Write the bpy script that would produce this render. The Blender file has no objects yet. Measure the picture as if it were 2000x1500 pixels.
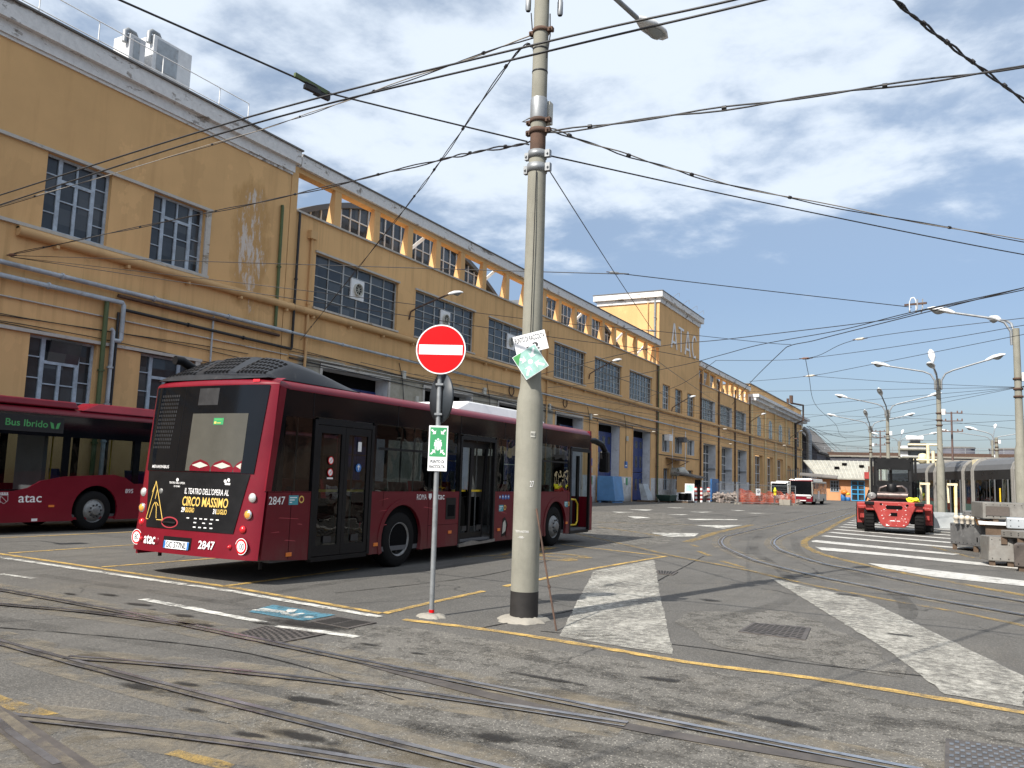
import bpy, bmesh, math, random
from mathutils import Vector, Matrix
random.seed(7)
R = math.radians
SC = bpy.context.scene
COL = SC.collection

# ------------------------------------------------------------------ camera, sky, sun, exposure
def setup():
    cd = bpy.data.cameras.new('camera'); co = bpy.data.objects.new('camera', cd); COL.objects.link(co)
    cd.sensor_fit = 'HORIZONTAL'; cd.sensor_width = 36; cd.lens = 28.8
    cd.clip_start = 0.05; cd.clip_end = 3000
    yaw, pitch, roll = R(28.35), R(6.52), R(1.85)
    f = Vector((-math.sin(yaw), math.cos(yaw), 0)); r = Vector((math.cos(yaw), math.sin(yaw), 0)); u = Vector((0, 0, 1))
    f2 = f*math.cos(pitch)+u*math.sin(pitch); u2 = u*math.cos(pitch)-f*math.sin(pitch)
    r3 = r*math.cos(roll)+u2*math.sin(roll); u3 = u2*math.cos(roll)-r*math.sin(roll)
    m = Matrix((r3, u3, -f2)).transposed().to_4x4(); m.translation = (0, 0, 1.65)
    co.matrix_world = m
    SC.camera = co
    w = bpy.data.worlds.new('World'); SC.world = w; w.use_nodes = True
    nt = w.node_tree; nt.nodes.clear(); n = nt.nodes; lk = nt.links
    out = n.new('ShaderNodeOutputWorld'); bg = n.new('ShaderNodeBackground'); bg.inputs[1].default_value = SKY
    sky = n.new('ShaderNodeTexSky'); sky.sky_type = 'NISHITA'; sky.sun_disc = False
    sky.sun_elevation = R(45); sky.sun_rotation = R(194); sky.air_density = 1.0; sky.dust_density = 1.2; sky.ozone_density = 2.0
    tc = n.new('ShaderNodeTexCoord'); sep = n.new('ShaderNodeSeparateXYZ'); lk.new(tc.outputs['Generated'], sep.inputs[0])
    def math_(op, a, b=None, clamp=False):
        x = n.new('ShaderNodeMath'); x.operation = op; x.use_clamp = clamp
        for i, v in enumerate((a, b)):
            if v is None: continue
            if isinstance(v, (int, float)): x.inputs[i].default_value = v
            else: lk.new(v, x.inputs[i])
        return x.outputs[0]
    zc = math_('MAXIMUM', sep.outputs[2], 0.02); den = math_('ADD', zc, 0.12)
    px = math_('DIVIDE', sep.outputs[0], den); py = math_('DIVIDE', sep.outputs[1], den)
    cmb = n.new('ShaderNodeCombineXYZ'); lk.new(px, cmb.inputs[0]); lk.new(py, cmb.inputs[1])
    n1 = n.new('ShaderNodeTexNoise'); n1.inputs['Scale'].default_value = 2.7; n1.inputs['Detail'].default_value = 12; n1.inputs['Roughness'].default_value = .58; n1.inputs['Distortion'].default_value = .12
    mp = n.new('ShaderNodeMapping'); mp.inputs['Location'].default_value = CLOUD_OFF; mp.inputs['Scale'].default_value = (1.0, 1.0, 1)
    lk.new(cmb.outputs[0], mp.inputs[0]); lk.new(mp.outputs[0], n1.inputs['Vector'])
    n2 = n.new('ShaderNodeTexNoise'); n2.inputs['Scale'].default_value = .45; n2.inputs['Detail'].default_value = 3
    lk.new(mp.outputs[0], n2.inputs['Vector'])
    s = math_('ADD', math_('MULTIPLY', n1.outputs[0], .62), math_('MULTIPLY', n2.outputs[0], .55))
    # clouds thin out towards the horizon
    el = math_('SUBTRACT', 1.0, math_('DIVIDE', math_('SUBTRACT', sep.outputs[2], .12), .22), False)
    el = math_('MULTIPLY', math_('MAXIMUM', math_('MINIMUM', el, 1.0), 0.0), .30)
    s = math_('SUBTRACT', s, el)
    fac = n.new('ShaderNodeMapRange'); fac.inputs[1].default_value = .47; fac.inputs[2].default_value = .66; fac.inputs[3].default_value = .10; fac.inputs[4].default_value = .85; fac.interpolation_type = 'SMOOTHERSTEP'
    lk.new(s, fac.inputs[0])
    mix = n.new('ShaderNodeMix'); mix.data_type = 'RGBA'; mix.inputs[7].default_value = CLOUD_COL
    lk.new(fac.outputs[0], mix.inputs[0])
    tint = n.new('ShaderNodeMix'); tint.data_type = 'RGBA'; tint.blend_type = 'MULTIPLY'; tint.inputs[0].default_value = 1; tint.inputs[7].default_value = SKY_TINT
    # the air near the horizon is duller than the model's
    hz = n.new('ShaderNodeValToRGB'); hz.color_ramp.elements[0].position = 0.0; hz.color_ramp.elements[0].color = HZ_LOW
    hz.color_ramp.elements[1].position = .62; hz.color_ramp.elements[1].color = HZ_HIGH
    e2 = hz.color_ramp.elements.new(.22); e2.color = HZ_MID
    lk.new(sep.outputs[2], hz.inputs[0]); lk.new(hz.outputs[0], tint.inputs[7])
    lk.new(sky.outputs[0], tint.inputs[6]); lk.new(tint.outputs[2], mix.inputs[6])
    lk.new(mix.outputs[2], bg.inputs[0]); lk.new(bg.outputs[0], out.inputs[0])
    sl = bpy.data.lights.new('sun', 'SUN'); so = bpy.data.objects.new('sun', sl); COL.objects.link(so)
    sl.energy = SUN; sl.angle = R(.55); sl.color = (1, .95, .87)
    d = Vector((.171, .686, -.707)); so.rotation_euler = d.to_track_quat('-Z', 'Y').to_euler(); so.location = (-20, -80, 90)
    v = SC.view_settings; v.view_transform = 'Standard'; v.look = 'None'; v.gamma = 1; v.use_curve_mapping = False; v.exposure = EXPO
    SC.cycles.max_bounces = 8; SC.cycles.transparent_max_bounces = 16; SC.cycles.use_denoising = True
SKY, SUN, EXPO = .14, 5.0, .42
CLOUD_COL = (5.0, 5.5, 6.1, 1); CLOUD_OFF = (.6, 2.2, 0); SKY_TINT = (1, 1, 1, 1)
HZ_LOW = (.40, .43, .50, 1); HZ_MID = (.66, .66, .68, 1); HZ_HIGH = (1.75, 1.45, 1.15, 1)
setup()

# ------------------------------------------------------------------ materials
class NT:
    def __init__(s, name):
        s.m = bpy.data.materials.new(name); s.m.use_nodes = True; s.t = s.m.node_tree; s.t.nodes.clear()
        s.out = s.t.nodes.new('ShaderNodeOutputMaterial')
    def n(s, typ, ins=None, **pr):
        x = s.t.nodes.new('ShaderNode'+typ)
        for k, v in pr.items(): setattr(x, k, v)
        for k, v in (ins or {}).items(): s.set(x.inputs[k], v)
        return x
    def set(s, sock, v):
        if isinstance(v, bpy.types.NodeSocket): s.t.links.new(v, sock)
        elif isinstance(v, bpy.types.Node): s.t.links.new(v.outputs[0], sock)
        elif isinstance(v, tuple) and len(v) == 3 and sock.type == 'RGBA': sock.default_value = (*v, 1)
        else: sock.default_value = v
    def math(s, op, a, b=0.0, clamp=False):
        return s.n('Math', {0: a, 1: b}, operation=op, use_clamp=clamp).outputs[0]
    def mix(s, fac, a, b, blend='MIX'):
        return s.n('Mix', {0: fac, 6: a, 7: b}, data_type='RGBA', blend_type=blend).outputs[2]
    def noise(s, vec, scale, detail=4, rough=.55, dist=0):
        return s.n('TexNoise', {'Vector': vec, 'Scale': scale, 'Detail': detail, 'Roughness': rough, 'Distortion': dist}).outputs[0]
    def rng(s, v, a, b, lo=0.0, hi=1.0):
        return s.n('MapRange', {0: v, 1: a, 2: b, 3: lo, 4: hi}).outputs[0]
    def pos(s): return s.n('NewGeometry').outputs['Position']
    def obj(s): return s.n('TexCoord').outputs['Object']
    def scale(s, v, sc): return s.n('Mapping', {0: v, 3: sc}).outputs[0]
    def end(s, col, rough=.6, metal=0.0, spec=.5, bump=None, bstr=.2, bdist=.01, alpha=None, coat=0.0):
        p = s.n('BsdfPrincipled', {'Base Color': col, 'Roughness': rough, 'Metallic': metal, 'Specular IOR Level': spec, 'Coat Weight': coat, 'Coat Roughness': .05})
        if bump is not None: s.set(p.inputs['Normal'], s.n('Bump', {'Height': bump, 'Strength': bstr, 'Distance': bdist}))
        o = p
        if alpha is not None:
            tr = s.n('BsdfTransparent'); o = s.n('MixShader', {0: alpha, 1: tr, 2: p})
        s.t.links.new(o.outputs[0], s.out.inputs[0])
        return s.m

def plain(name, c, rough=.6, metal=0.0, var=.18, sc=3.0, spec=.5, bump=.0, coat=0.0, dirt=0.0, dirtc=(.10, .08, .06)):
    t = NT(name); p = t.obj()
    a = t.noise(p, sc, 6, .65)
    dark = tuple(x*(1-var) for x in c); lite = tuple(min(1, x*(1+var*.6)) for x in c)
    col = t.mix(t.rng(a, .3, .7), dark, lite)
    if dirt:
        d = t.noise(p, sc*2.3, 8, .7, .4)
        col = t.mix(t.rng(d, .62-dirt*.25, .78, 0, .85), col, dirtc)
    rr = t.rng(a, .2, .8, max(.02, rough-.08), min(1, rough+.08))
    return t.end(col, rr, metal, spec, bump=(t.noise(p, sc*8, 4) if bump else None), bstr=bump, coat=coat)

def glass(name, tint=(.22, .25, .25), ior=1.5, rough=.0, gl=(1, 1, 1), add=0.0):
    t = NT(name)
    f0 = ((ior-1)/(ior+1))**2+add
    fc = t.math('POWER', t.n('LayerWeight', {'Blend': .5}).outputs['Facing'], 5.0)
    f = t.math('ADD', f0, t.math('MULTIPLY', fc, 1-f0), True)
    w = t.noise(t.obj(), 1.3, 2)
    nm = t.n('Bump', {'Height': w, 'Strength': .06, 'Distance': .15})
    g = t.n('BsdfGlossy', {'Color': gl, 'Roughness': rough, 'Normal': nm}); tr = t.n('BsdfTransparent', {'Color': tint})
    o = t.n('MixShader', {0: f, 1: tr, 2: g}); t.t.links.new(o.outputs[0], t.out.inputs[0])
    return t.m

def paint_mat(name, c, lo=.36, hi=.56, worn=(.1, .1, .095), sc=5.0):
    # road paint: real wear lets the asphalt below show through gaps in the coat
    t = NT(name); p = t.pos()
    a = t.noise(p, sc, 12, .82, .2); b = t.noise(p, 90, 3, .7); d = t.noise(p, 1.3, 5, .6)
    tr = t.noise(t.scale(p, (1.6, .22, 1)), 1.5, 4, .6)
    s = t.math('ADD', t.math('MULTIPLY', a, .5), t.math('ADD', t.math('MULTIPLY', b, .2), t.math('ADD', t.math('MULTIPLY', d, .16), t.math('MULTIPLY', tr, .2))))
    al = t.rng(s, lo, hi)
    col = t.mix(t.rng(a, .35, .7), tuple(x*.72 for x in c), c)
    return t.end(col, .8, alpha=al, spec=.2)

def plaster(name, c, extra=None):
    t = NT(name); p = t.pos()
    big = t.noise(p, .22, 5, .6); st = t.noise(t.scale(p, (1, 1.6, .12)), .9, 6, .7, .3); fine = t.noise(p, 7, 6, .7)
    col = t.mix(t.rng(big, .3, .72), tuple(x*.86 for x in c), tuple(min(1, x*1.1) for x in c))
    col = t.mix(t.rng(st, .52, .76, 0, .45), col, tuple(x*y for x, y in zip(c, (.62, .58, .55))))
    col = t.mix(t.rng(fine, .62, .8, 0, .25), col, tuple(x*.7 for x in c))
    rep = t.noise(p, .33, 6, .6, .2); col = t.mix(t.rng(rep, .60, .612, 0, .5), col, tuple(min(1, x*1.12) for x in c)); col = t.mix(t.rng(rep, .385, .40, .45, 0), col, tuple(x*.80 for x in c))
    xyz = t.n('SeparateXYZ', {0: p})
    if extra: col = extra(t, p, xyz, col)
    return t.end(col, .9, spec=.15, bump=t.noise(p, 14, 6, .7), bstr=.25, bdist=.02)

OCHRE = (.69, .43, .20)
def box_mask(t, v, a, b, soft=.05):
    return t.math('MULTIPLY', t.rng(v, a-soft, a+soft), t.math('SUBTRACT', 1.0, t.rng(v, b-soft, b+soft)))
def ex_office(t, p, xyz, col):
    y, z = xyz.outputs[1], xyz.outputs[2]
    n1 = t.noise(t.scale(p, (1, 1, .35)), 1.5, 10, .8, .2)
    dy = t.math('DIVIDE', t.math('ABSOLUTE', t.math('SUBTRACT', y, 22.55)), 1.1); dz = t.math('DIVIDE', t.math('ABSOLUTE', t.math('SUBTRACT', z, 10.35)), 3.1)
    r = t.math('ADD', t.math('MULTIPLY', dy, dy), t.math('MULTIPLY', dz, dz)); r = t.math('ADD', r, t.math('MULTIPLY', t.math('SUBTRACT', t.noise(t.scale(p, (1, .8, .5)), 1.1, 3), .5), 1.6))
    halo = t.rng(t.math('ADD', r, t.math('MULTIPLY', n1, 1.6)), 1.35, 1.75, .55, 0)
    col = t.mix(halo, col, (.40, .23, .085))
    n2 = t.noise(t.scale(p, (1, 1.5, .35)), 2.6, 12, .8, .15)
    pk = t.math('ADD', t.math('MULTIPLY', r, .5), t.math('MULTIPLY', t.math('SUBTRACT', 1.0, n2), 2.2))
    col = t.mix(t.rng(pk, 1.10, 1.24, .9, 0), col, (.62, .57, .52))
    # run-off marks below the sill ledge
    run = t.noise(t.scale(p, (1, 3.2, .05)), 1.0, 5, .7)
    col = t.mix(t.math('MULTIPLY', t.rng(run, .52, .72, 0, .5), box_mask(t, z, 5.6, 8.3, .8)), col, (.33, .19, .075))
    return col
def ex_hall(t, p, xyz, col):
    y, z = xyz.outputs[1], xyz.outputs[2]
    n1 = t.noise(p, .6, 8, .7)
    zz = t.math('ADD', z, t.math('MULTIPLY', n1, .8))
    m = t.math('MULTIPLY', t.math('SUBTRACT', 1.0, t.rng(zz, 6.85, 7.0)), box_mask(t, y, 25.6, 50.5, .1))
    grey = t.mix(t.rng(t.noise(p, 1.7, 8, .7), .35, .7), (.30, .28, .22), (.46, .43, .36))
    col = t.mix(m, col, grey)
    dn = t.noise(p, 2.2, 8, .75)
    m2 = t.math('MULTIPLY', t.math('SUBTRACT', 1.0, t.rng(z, 2.0, 2.06)), t.rng(y, 55.5, 56))
    white = t.mix(t.rng(dn, .45, .72), (.62, .63, .63), (.36, .34, .31))
    low = t.math('SUBTRACT', 1.0, t.rng(t.math('ADD', z, t.math('MULTIPLY', dn, .9)), .45, .95))
    white = t.mix(t.math('MULTIPLY', low, .7), white, (.22, .20, .17))
    col = t.mix(m2, col, white)
    run = t.noise(t.scale(p, (1, 2.5, .06)), 1.0, 6, .75)
    col = t.mix(t.math('MULTIPLY', t.rng(run, .5, .72, 0, .55), box_mask(t, z, 11.2, 12.5, .35)), col, (.30, .19, .09))
    col = t.mix(t.math('MULTIPLY', t.rng(run, .5, .7, 0, .45), box_mask(t, z, 6.6, 8.2, .4)), col, (.36, .22, .09))
    return col
def peel(name, c=(.74, .73, .71), bare=(.22, .20, .18), lo=.565):
    t = NT(name); p = t.pos()
    a = t.noise(t.scale(p, (1, .55, 1.5)), 1.1, 10, .72, .5); b = t.noise(p, 6, 6, .7)
    col = t.mix(t.rng(b, .4, .75), c, tuple(x*.8 for x in c))
    col = t.mix(t.rng(a, lo, lo+.035), col, t.mix(t.rng(b, .4, .6), bare, tuple(x*1.9 for x in bare)))
    return t.end(col, .85, spec=.2, bump=a, bstr=.5, bdist=.05)

def asphalt(name, dark, lite, chip=.35, sc=1.0, patch=True, alpha=False):
    t = NT(name); p = t.pos()
    a = t.noise(p, .16*sc, 6, .6, .4); b = t.noise(p, 1.4*sc, 8, .72, .2); c = t.noise(p, 34, 5, .85)
    col = t.mix(t.rng(a, .32, .7), dark, lite)
    col = t.mix(t.rng(b, .45, .78, .0, .5), col, tuple(x*.62 for x in dark))
    dust = t.noise(p, .45, 7, .7, .6)
    col = t.mix(t.rng(dust, .55, .74, 0, .42), col, (.19, .168, .134))
    col = t.mix(t.rng(c, .46, .66, 0, .8), col, tuple(x*.38 for x in dark)); col = t.mix(t.rng(c, .28, .42, .55, 0), col, tuple(min(1, x*2.1) for x in lite))
    v = t.n('TexVoronoi', {'Vector': p, 'Scale': 64.0}, feature='F1')
    sp = t.math('MULTIPLY', t.math('SUBTRACT', 1.0, t.rng(v.outputs['Distance'], .15, .42)), t.rng(v.outputs['Color'], .5, .8))
    col = t.mix(t.math('MULTIPLY', sp, chip, True), col, (.40, .375, .325))
    if patch:
        oil = t.noise(t.scale(p, (1, 1.9, 1)), .75, 5, .62, .3)
        col = t.mix(t.rng(oil, .70, .76, 0, .45), col, (.03, .028, .026))
        tr = t.noise(t.scale(p, (2.2, .08, 1)), 1.0, 4, .6)
        col = t.mix(t.rng(tr, .5, .75, 0, .35), col, tuple(x*.5 for x in dark))
    wv = t.n('VectorMath', {0: p, 1: t.n('VectorMath', {0: t.n('TexNoise', {'Vector': p, 'Scale': .7, 'Detail': 5.0}).outputs['Color'], 1: (1.6, 1.6, 0)}, operation='MULTIPLY').outputs[0]}, operation='ADD').outputs[0]
    cr = t.n('TexVoronoi', {'Vector': wv, 'Scale': .23}, feature='DISTANCE_TO_EDGE').outputs[0]
    gate = t.rng(t.noise(p, .3, 2), .42, .6)
    col = t.mix(t.math('MULTIPLY', t.math('SUBTRACT', 1.0, t.rng(cr, .0015, .005)), t.math('MULTIPLY', gate, .75)), col, (.02, .02, .02))
    h = t.math('ADD', t.math('MULTIPLY', v.outputs['Distance'], .6), c)
    al = t.rng(t.noise(p, 3.5, 8, .8), .36, .5) if alpha else None
    return t.end(col, t.rng(b, .3, .7, .78, .95), spec=.25, bump=h, bstr=.35, bdist=.012, alpha=al)

M = {}
M['ochre_office'] = plaster('ochre_plaster_office', OCHRE, ex_office)
M['ochre_hall'] = plaster('ochre_plaster_hall', OCHRE, ex_hall)
M['ochre'] = plaster('ochre_plaster', OCHRE)
M['ochre_lite'] = plaster('ochre_plaster_pale', (.66, .50, .27))
M['fascia'] = peel('peeling_white_fascia')
M['trim'] = peel('grey_white_trim', (.52, .49, .44), (.2, .17, .13), .6)
M['white_wall'] = plain('white_limewash', (.66, .67, .68), .85, var=.25, sc=.8, dirt=.2, dirtc=(.3, .28, .25))
M['roof'] = plain('roof_felt', (.16, .15, .14), .9, var=.3, sc=.5)
M['win_blue'] = plain('faded_blue_window_paint', (.40, .47, .54), .6, var=.35, sc=4, dirt=.25, dirtc=(.24, .25, .26))
M['win_grey'] = plain('pale_metal_glazing_bar', (.42, .43, .42), .5, var=.3, sc=2)
M['win_white'] = plain('white_glazing_bar', (.66, .67, .66), .5, var=.2, sc=2)
def wglass():
    t = NT('dusty_window_glass'); p = t.pos()
    a = t.noise(p, .9, 6, .7); c = t.mix(t.rng(a, .3, .75), (.016, .019, .024), (.05, .057, .065))
    # every pane sits a little differently in its frame and is differently dirty
    cell = t.n('VectorMath', {0: t.n('VectorMath', {0: p, 1: (1.0, 1.35, 2.0)}, operation='MULTIPLY').outputs[0]}, operation='FLOOR').outputs[0]
    wn = t.n('TexWhiteNoise', {'Vector': cell}, noise_dimensions='3D')
    c = t.mix(t.rng(wn.outputs['Value'], .55, 1.0, 0, .75), c, (.10, .105, .105)); c = t.mix(t.rng(wn.outputs['Value'], 0, .22, .7, 0), c, (.006, .007, .008))
    tilt = t.n('VectorMath', {0: t.n('VectorMath', {0: wn.outputs['Color'], 1: (.5, .5, .5)}, operation='SUBTRACT').outputs[0], 1: (.05, .09, .09)}, operation='MULTIPLY').outputs[0]
    nn = t.n('VectorMath', {0: t.n('VectorMath', {0: t.n('NewGeometry').outputs['Normal'], 1: tilt}, operation='ADD').outputs[0]}, operation='NORMALIZE').outputs[0]
    b = t.n('BsdfPrincipled', {'Base Color': c, 'Roughness': t.rng(a, .3, .8, .08, .3), 'Specular IOR Level': .5, 'Normal': nn})
    t.t.links.new(b.outputs[0], t.out.inputs[0]); return t.m
M['wglass'] = wglass()
M['blue_door'] = plain('blue_door_paint', (.012, .035, .17), .45, var=.3, sc=1.2)
M['dark'] = plain('dark_interior', (.004, .004, .0045), .9, var=.2, spec=.1)  # near-black also stands in for the shade of openings and recesses
M['pipe_grey'] = plain('grey_blue_pipe_paint', (.40, .44, .47), .6, var=.3, sc=1.5, dirt=.35, dirtc=(.16, .11, .08))
M['pipe_green'] = plain('green_pipe_paint', (.085, .12, .045), .6, var=.25, sc=1.5)
M['pipe_black'] = plain('black_pipe', (.015, .015, .016), .5)
M['pipe_ochre'] = plaster('ochre_painted_pipe', (.58, .37, .18))
M['rust'] = plain('rusty_steel', (.095, .055, .038), .85, var=.5, sc=5)
M['galv'] = plain('galvanised_steel', (.30, .315, .325), .5, metal=.5, var=.25, sc=6)
M['steel'] = plain('worn_steel', (.30, .30, .30), .4, metal=.8, var=.3, sc=6)
M['rail'] = plain('polished_rail_steel', (.46, .46, .48), .30, metal=.85, var=.35, sc=3, dirt=.3, dirtc=(.12, .10, .085))
M['groove'] = plain('rail_groove', (.036, .031, .027), .95, var=.4, sc=3)
def concrete(name, c, streak=True):
    t = NT(name); p = t.obj()
    a = t.noise(p, 2.2, 8, .7); b = t.noise(t.scale(p, (1.5, 1.5, .25)), 4, 6, .7); f = t.noise(p, 60, 3, .6)
    col = t.mix(t.rng(a, .3, .7), tuple(x*.8 for x in c), tuple(x*1.08 for x in c))
    col = t.mix(t.rng(b, .5, .75, 0, .5), col, tuple(x*.62 for x in c))
    col = t.mix(t.rng(f, .6, .75, 0, .3), col, tuple(x*.5 for x in c))
    col = t.mix(t.rng(t.noise(t.scale(p, (2.5, 2.5, .5)), 2.1, 10, .8), .58, .70, 0, .55), col, (.16, .14, .11))
    col = t.mix(t.rng(t.noise(p, 9, 8, .8), .66, .70, 0, .6), col, (.55, .54, .50))
    return t.end(col, .85, spec=.25, bump=f, bstr=.15, bdist=.005)
M['concrete'] = concrete('spun_concrete', (.265, .258, .215))
M['concrete_lt'] = concrete('pale_concrete', (.30, .28, .24))
M['bitumen'] = plain('bitumen_band', (.018, .016, .015), .7, var=.4, sc=8)
M['maroon'] = plain('maroon_bus_paint', (.165, .005, .015), .35, var=.22, sc=.8, coat=.12, spec=.3, dirt=.08, dirtc=(.10, .03, .03))
M['maroon_dk'] = plain('scuffed_maroon_paint', (.125, .005, .012), .42, var=.3, sc=1.5, coat=.04, spec=.3, dirt=.22, dirtc=(.09, .045, .04))
def dirty_maroon():
    t = NT('scuffed_maroon_paint'); p = t.obj(); z = t.n('SeparateXYZ', {0: p}).outputs[2]
    a = t.noise(p, 1.4, 8, .7); b = t.noise(t.scale(p, (1, 1, .3)), 5, 8, .75)
    col = t.mix(t.rng(a, .3, .7), (.10, .004, .010), (.14, .006, .014))
    low = t.math('MULTIPLY', t.math('SUBTRACT', 1.0, t.rng(t.math('ADD', z, t.math('MULTIPLY', a, .5)), .45, 1.0)), .55)
    col = t.mix(t.math('MULTIPLY', low, t.rng(b, .3, .65)), col, (.115, .085, .07))
    col = t.mix(t.rng(b, .64, .72, 0, .35), col, (.16, .05, .05))
    return t.end(col, t.rng(a, .3, .7, .35, .5), spec=.3, coat=.04)
M['maroon_dk'] = dirty_maroon()
M['maroon_lt'] = plain('faded_red_bus_plastic', (.36, .035, .05), .4, var=.15, sc=2, coat=.3)
M['black_pl'] = plain('black_plastic', (.006, .006, .007), .45, var=.25, sc=5, spec=.25)
M['dome'] = plain('sun_bleached_black_plastic', (.020, .021, .024), .38, var=.35, sc=2, spec=.4, dirt=.12, dirtc=(.09, .09, .085))
M['black_gloss'] = plain('gloss_black_panel', (.005, .006, .008), .05, var=.3, sc=1, spec=.28)
M['rubber'] = plain('tyre_rubber', (.009, .0085, .0085), .85, var=.3, sc=6, spec=.2)
M['rim'] = plain('dusty_wheel_steel', (.24, .24, .235), .5, metal=.5, var=.35, sc=7, dirt=.25)
M['rim_dish'] = plain('dished_wheel_steel', (.035, .034, .033), .6, metal=.2, var=.4, sc=6, dirt=.3)
M['rim_dk'] = plain('dark_wheel_steel', (.04, .04, .042), .5, metal=.4, var=.3, sc=7)
M['bglass'] = glass('tinted_bus_glass', (.55, .60, .60), 1.5)
M['bglass_dk'] = glass('dark_bus_glass', (.30, .335, .335), 1.5)
M['cglass'] = glass('clear_cab_glass', (.75, .8, .8), 1.45)
M['int_pale'] = plain('pale_interior_lining', (.50, .49, .43), .6, var=.12, sc=2)
M['dim_view'] = plain('painted_dim_interior', (.075, .072, .06), .35, var=.15, sc=2)  # colour imitates the shaded interior behind the rear glass
M['int_grey'] = plain('grey_interior', (.10, .10, .105), .7)
M['yellow_rail'] = plain('yellow_hand_rail', (.72, .50, .03), .4)
M['white_p'] = plain('white_paint', (.80, .80, .79), .45, var=.1, sc=3)
M['white_ink'] = plain('white_lettering', (.80, .79, .78), .5, var=.08)
M['gold_ink'] = plain('gold_lettering', (.74, .50, .12), .5, var=.12)
M['black_ink'] = plain('black_lettering', (.012, .012, .012), .5)
M['green_ink'] = plain('green_lettering', (.07, .34, .10), .5)
M['red_sign'] = plain('red_reflective_sign', (.66, .003, .006), .5, var=.05, sc=2, spec=.2)
M['white_sign'] = plain('white_reflective_sign', (.84, .85, .86), .35, var=.05, sc=2)
M['green_sign'] = plain('green_reflective_sign', (.045, .30, .115), .4, var=.1, sc=3)
M['green_faded'] = plain('faded_green_sign', (.33, .56, .50), .55, var=.3, sc=9)
M['sign_back'] = plain('dark_grey_sign_back', (.035, .043, .052), .5, var=.15, sc=3)
M['blue_sign'] = plain('blue_label', (.03, .16, .46), .5)
M['teal_sign'] = plain('teal_sticker', (.06, .30, .36), .5)
M['orange'] = plain('orange_plastic', (.75, .20, .03), .4)
M['red_lens'] = plain('red_lens', (.62, .012, .02), .15, coat=.6)
M['amber_lens'] = plain('amber_lens', (.75, .35, .06), .2, coat=.6)
M['clear_lens'] = plain('clear_lamp_lens', (.62, .62, .60), .15, metal=.3, coat=.6)
M['chrome'] = plain('bright_reflector', (.75, .75, .74), .15, metal=.9)
M['lampwhite'] = plain('lamp_housing', (.70, .71, .71), .45, var=.12, sc=4)
M['lampglass'] = plain('lamp_cover', (.30, .31, .30), .15)
M['red_paint'] = plain('faded_red_truck_paint', (.34, .036, .03), .5, var=.25, sc=2.2, dirt=.16, dirtc=(.5, .36, .33))
M['mast'] = plain('greasy_black_steel', (.008, .008, .0085), .45, var=.4, sc=4, spec=.3)
M['muffler'] = plain('scorched_silencer_steel', (.16, .13, .12), .35, metal=.8, var=.5, sc=7)
M['yellow_fl'] = plain('fluorescent_yellow_strap', (.70, .72, .02), .6, var=.15, sc=9)
M['eq_grey'] = plain('weathered_grey_equipment_case', (.175, .168, .152), .65, metal=.1, var=.35, sc=2, dirt=.7, dirtc=(.085, .07, .058))
M['eq_dark'] = plain('dirty_dark_equipment_case', (.13, .13, .13), .6, metal=.1, var=.4, sc=2.5, dirt=.3, dirtc=(.30, .30, .30))
M['eq_light'] = plain('pale_galvanised_case', (.42, .45, .47), .5, metal=.2, var=.2, sc=2)
M['eq_grille'] = plain('brown_mesh_grille', (.085, .07, .06), .8, var=.2, sc=30)
M['wood'] = plain('rough_timber', (.11, .075, .05), .9, var=.4, sc=5)
M['orange_wood'] = plain('orange_painted_bracket', (.60, .27, .06), .7, var=.3, sc=5)
M['tram_grey'] = plain('tram_grey_panel', (.105, .108, .112), .6, metal=.0, var=.12, sc=1)
M['tram_arch'] = plain('tram_gangway_ring', (.27, .26, .24), .5, var=.15, sc=1)
M['tram_dark'] = plain('tram_dark_band', (.018, .019, .021), .3, var=.25, sc=1, spec=.25)
M['tram_green'] = plain('tram_dark_green_skirt', (.05, .10, .085), .45, var=.25, sc=2)
M['tram_glass'] = glass('green_tinted_tram_glass', (.16, .27, .24), 1.5)
M['cream'] = plain('cream_paint', (.74, .66, .44), .5, var=.15)
M['orange_wall'] = plaster('orange_render', (.56, .29, .15))
M['cream_roof'] = plain('pale_sheet_roof', (.34, .335, .29), .7, var=.2, sc=.8, dirt=.15, dirtc=(.3, .28, .24))
M['skyblue'] = plain('bright_blue_door_paint', (.04, .32, .62), .5)
M['bluebox'] = plain('blue_container_paint', (.10, .25, .48), .55, var=.25, sc=1.2, dirt=.15, dirtc=(.16, .14, .13))
M['bluebox_d'] = plain('strong_blue_board', (.03, .14, .36), .5, var=.2)
M['net'] = None
M['tan_bus'] = plain('tan_bus_side', (.24, .185, .14), .5, var=.3, sc=1)
M['rubble'] = plain('broken_masonry', (.30, .25, .22), .95, var=.55, sc=4)
M['pink_wall'] = plaster('pink_render', (.34, .19, .14))
M['pink_wall2'] = plaster('pale_render', (.40, .29, .22))
M['girder'] = plain('dark_viaduct_steel', (.10, .10, .12), .7, var=.3, sc=.2)
M['maroon_wall'] = plain('maroon_cladding', (.10, .02, .03), .7, var=.3, sc=.4)
M['telegraph'] = plain('brown_steel_mast', (.13, .085, .075), .8)
M['wire'] = plain('dark_wire', (.022, .021, .022), .5)
M['wire_pale'] = plain('pale_weathered_cable', (.30, .27, .23), .6)
M['insul'] = plain('insulator_porcelain', (.55, .50, .42), .3)
M['insul_r'] = plain('rusty_insulator', (.16, .08, .055), .7)
M['yline'] = paint_mat('worn_yellow_line', (.60, .40, .13), .425, .58)
M['yline_f'] = paint_mat('faded_yellow_line', (.46, .31, .10), .47, .64)
M['wline'] = paint_mat('worn_white_line', (.64, .63, .58), .455, .56)
M['wline_f'] = paint_mat('very_worn_white_paint', (.47, .455, .405), .44, .61, sc=9)
M['zebra'] = paint_mat('white_hatching_paint', (.56, .55, .515), .39, .53)
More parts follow.
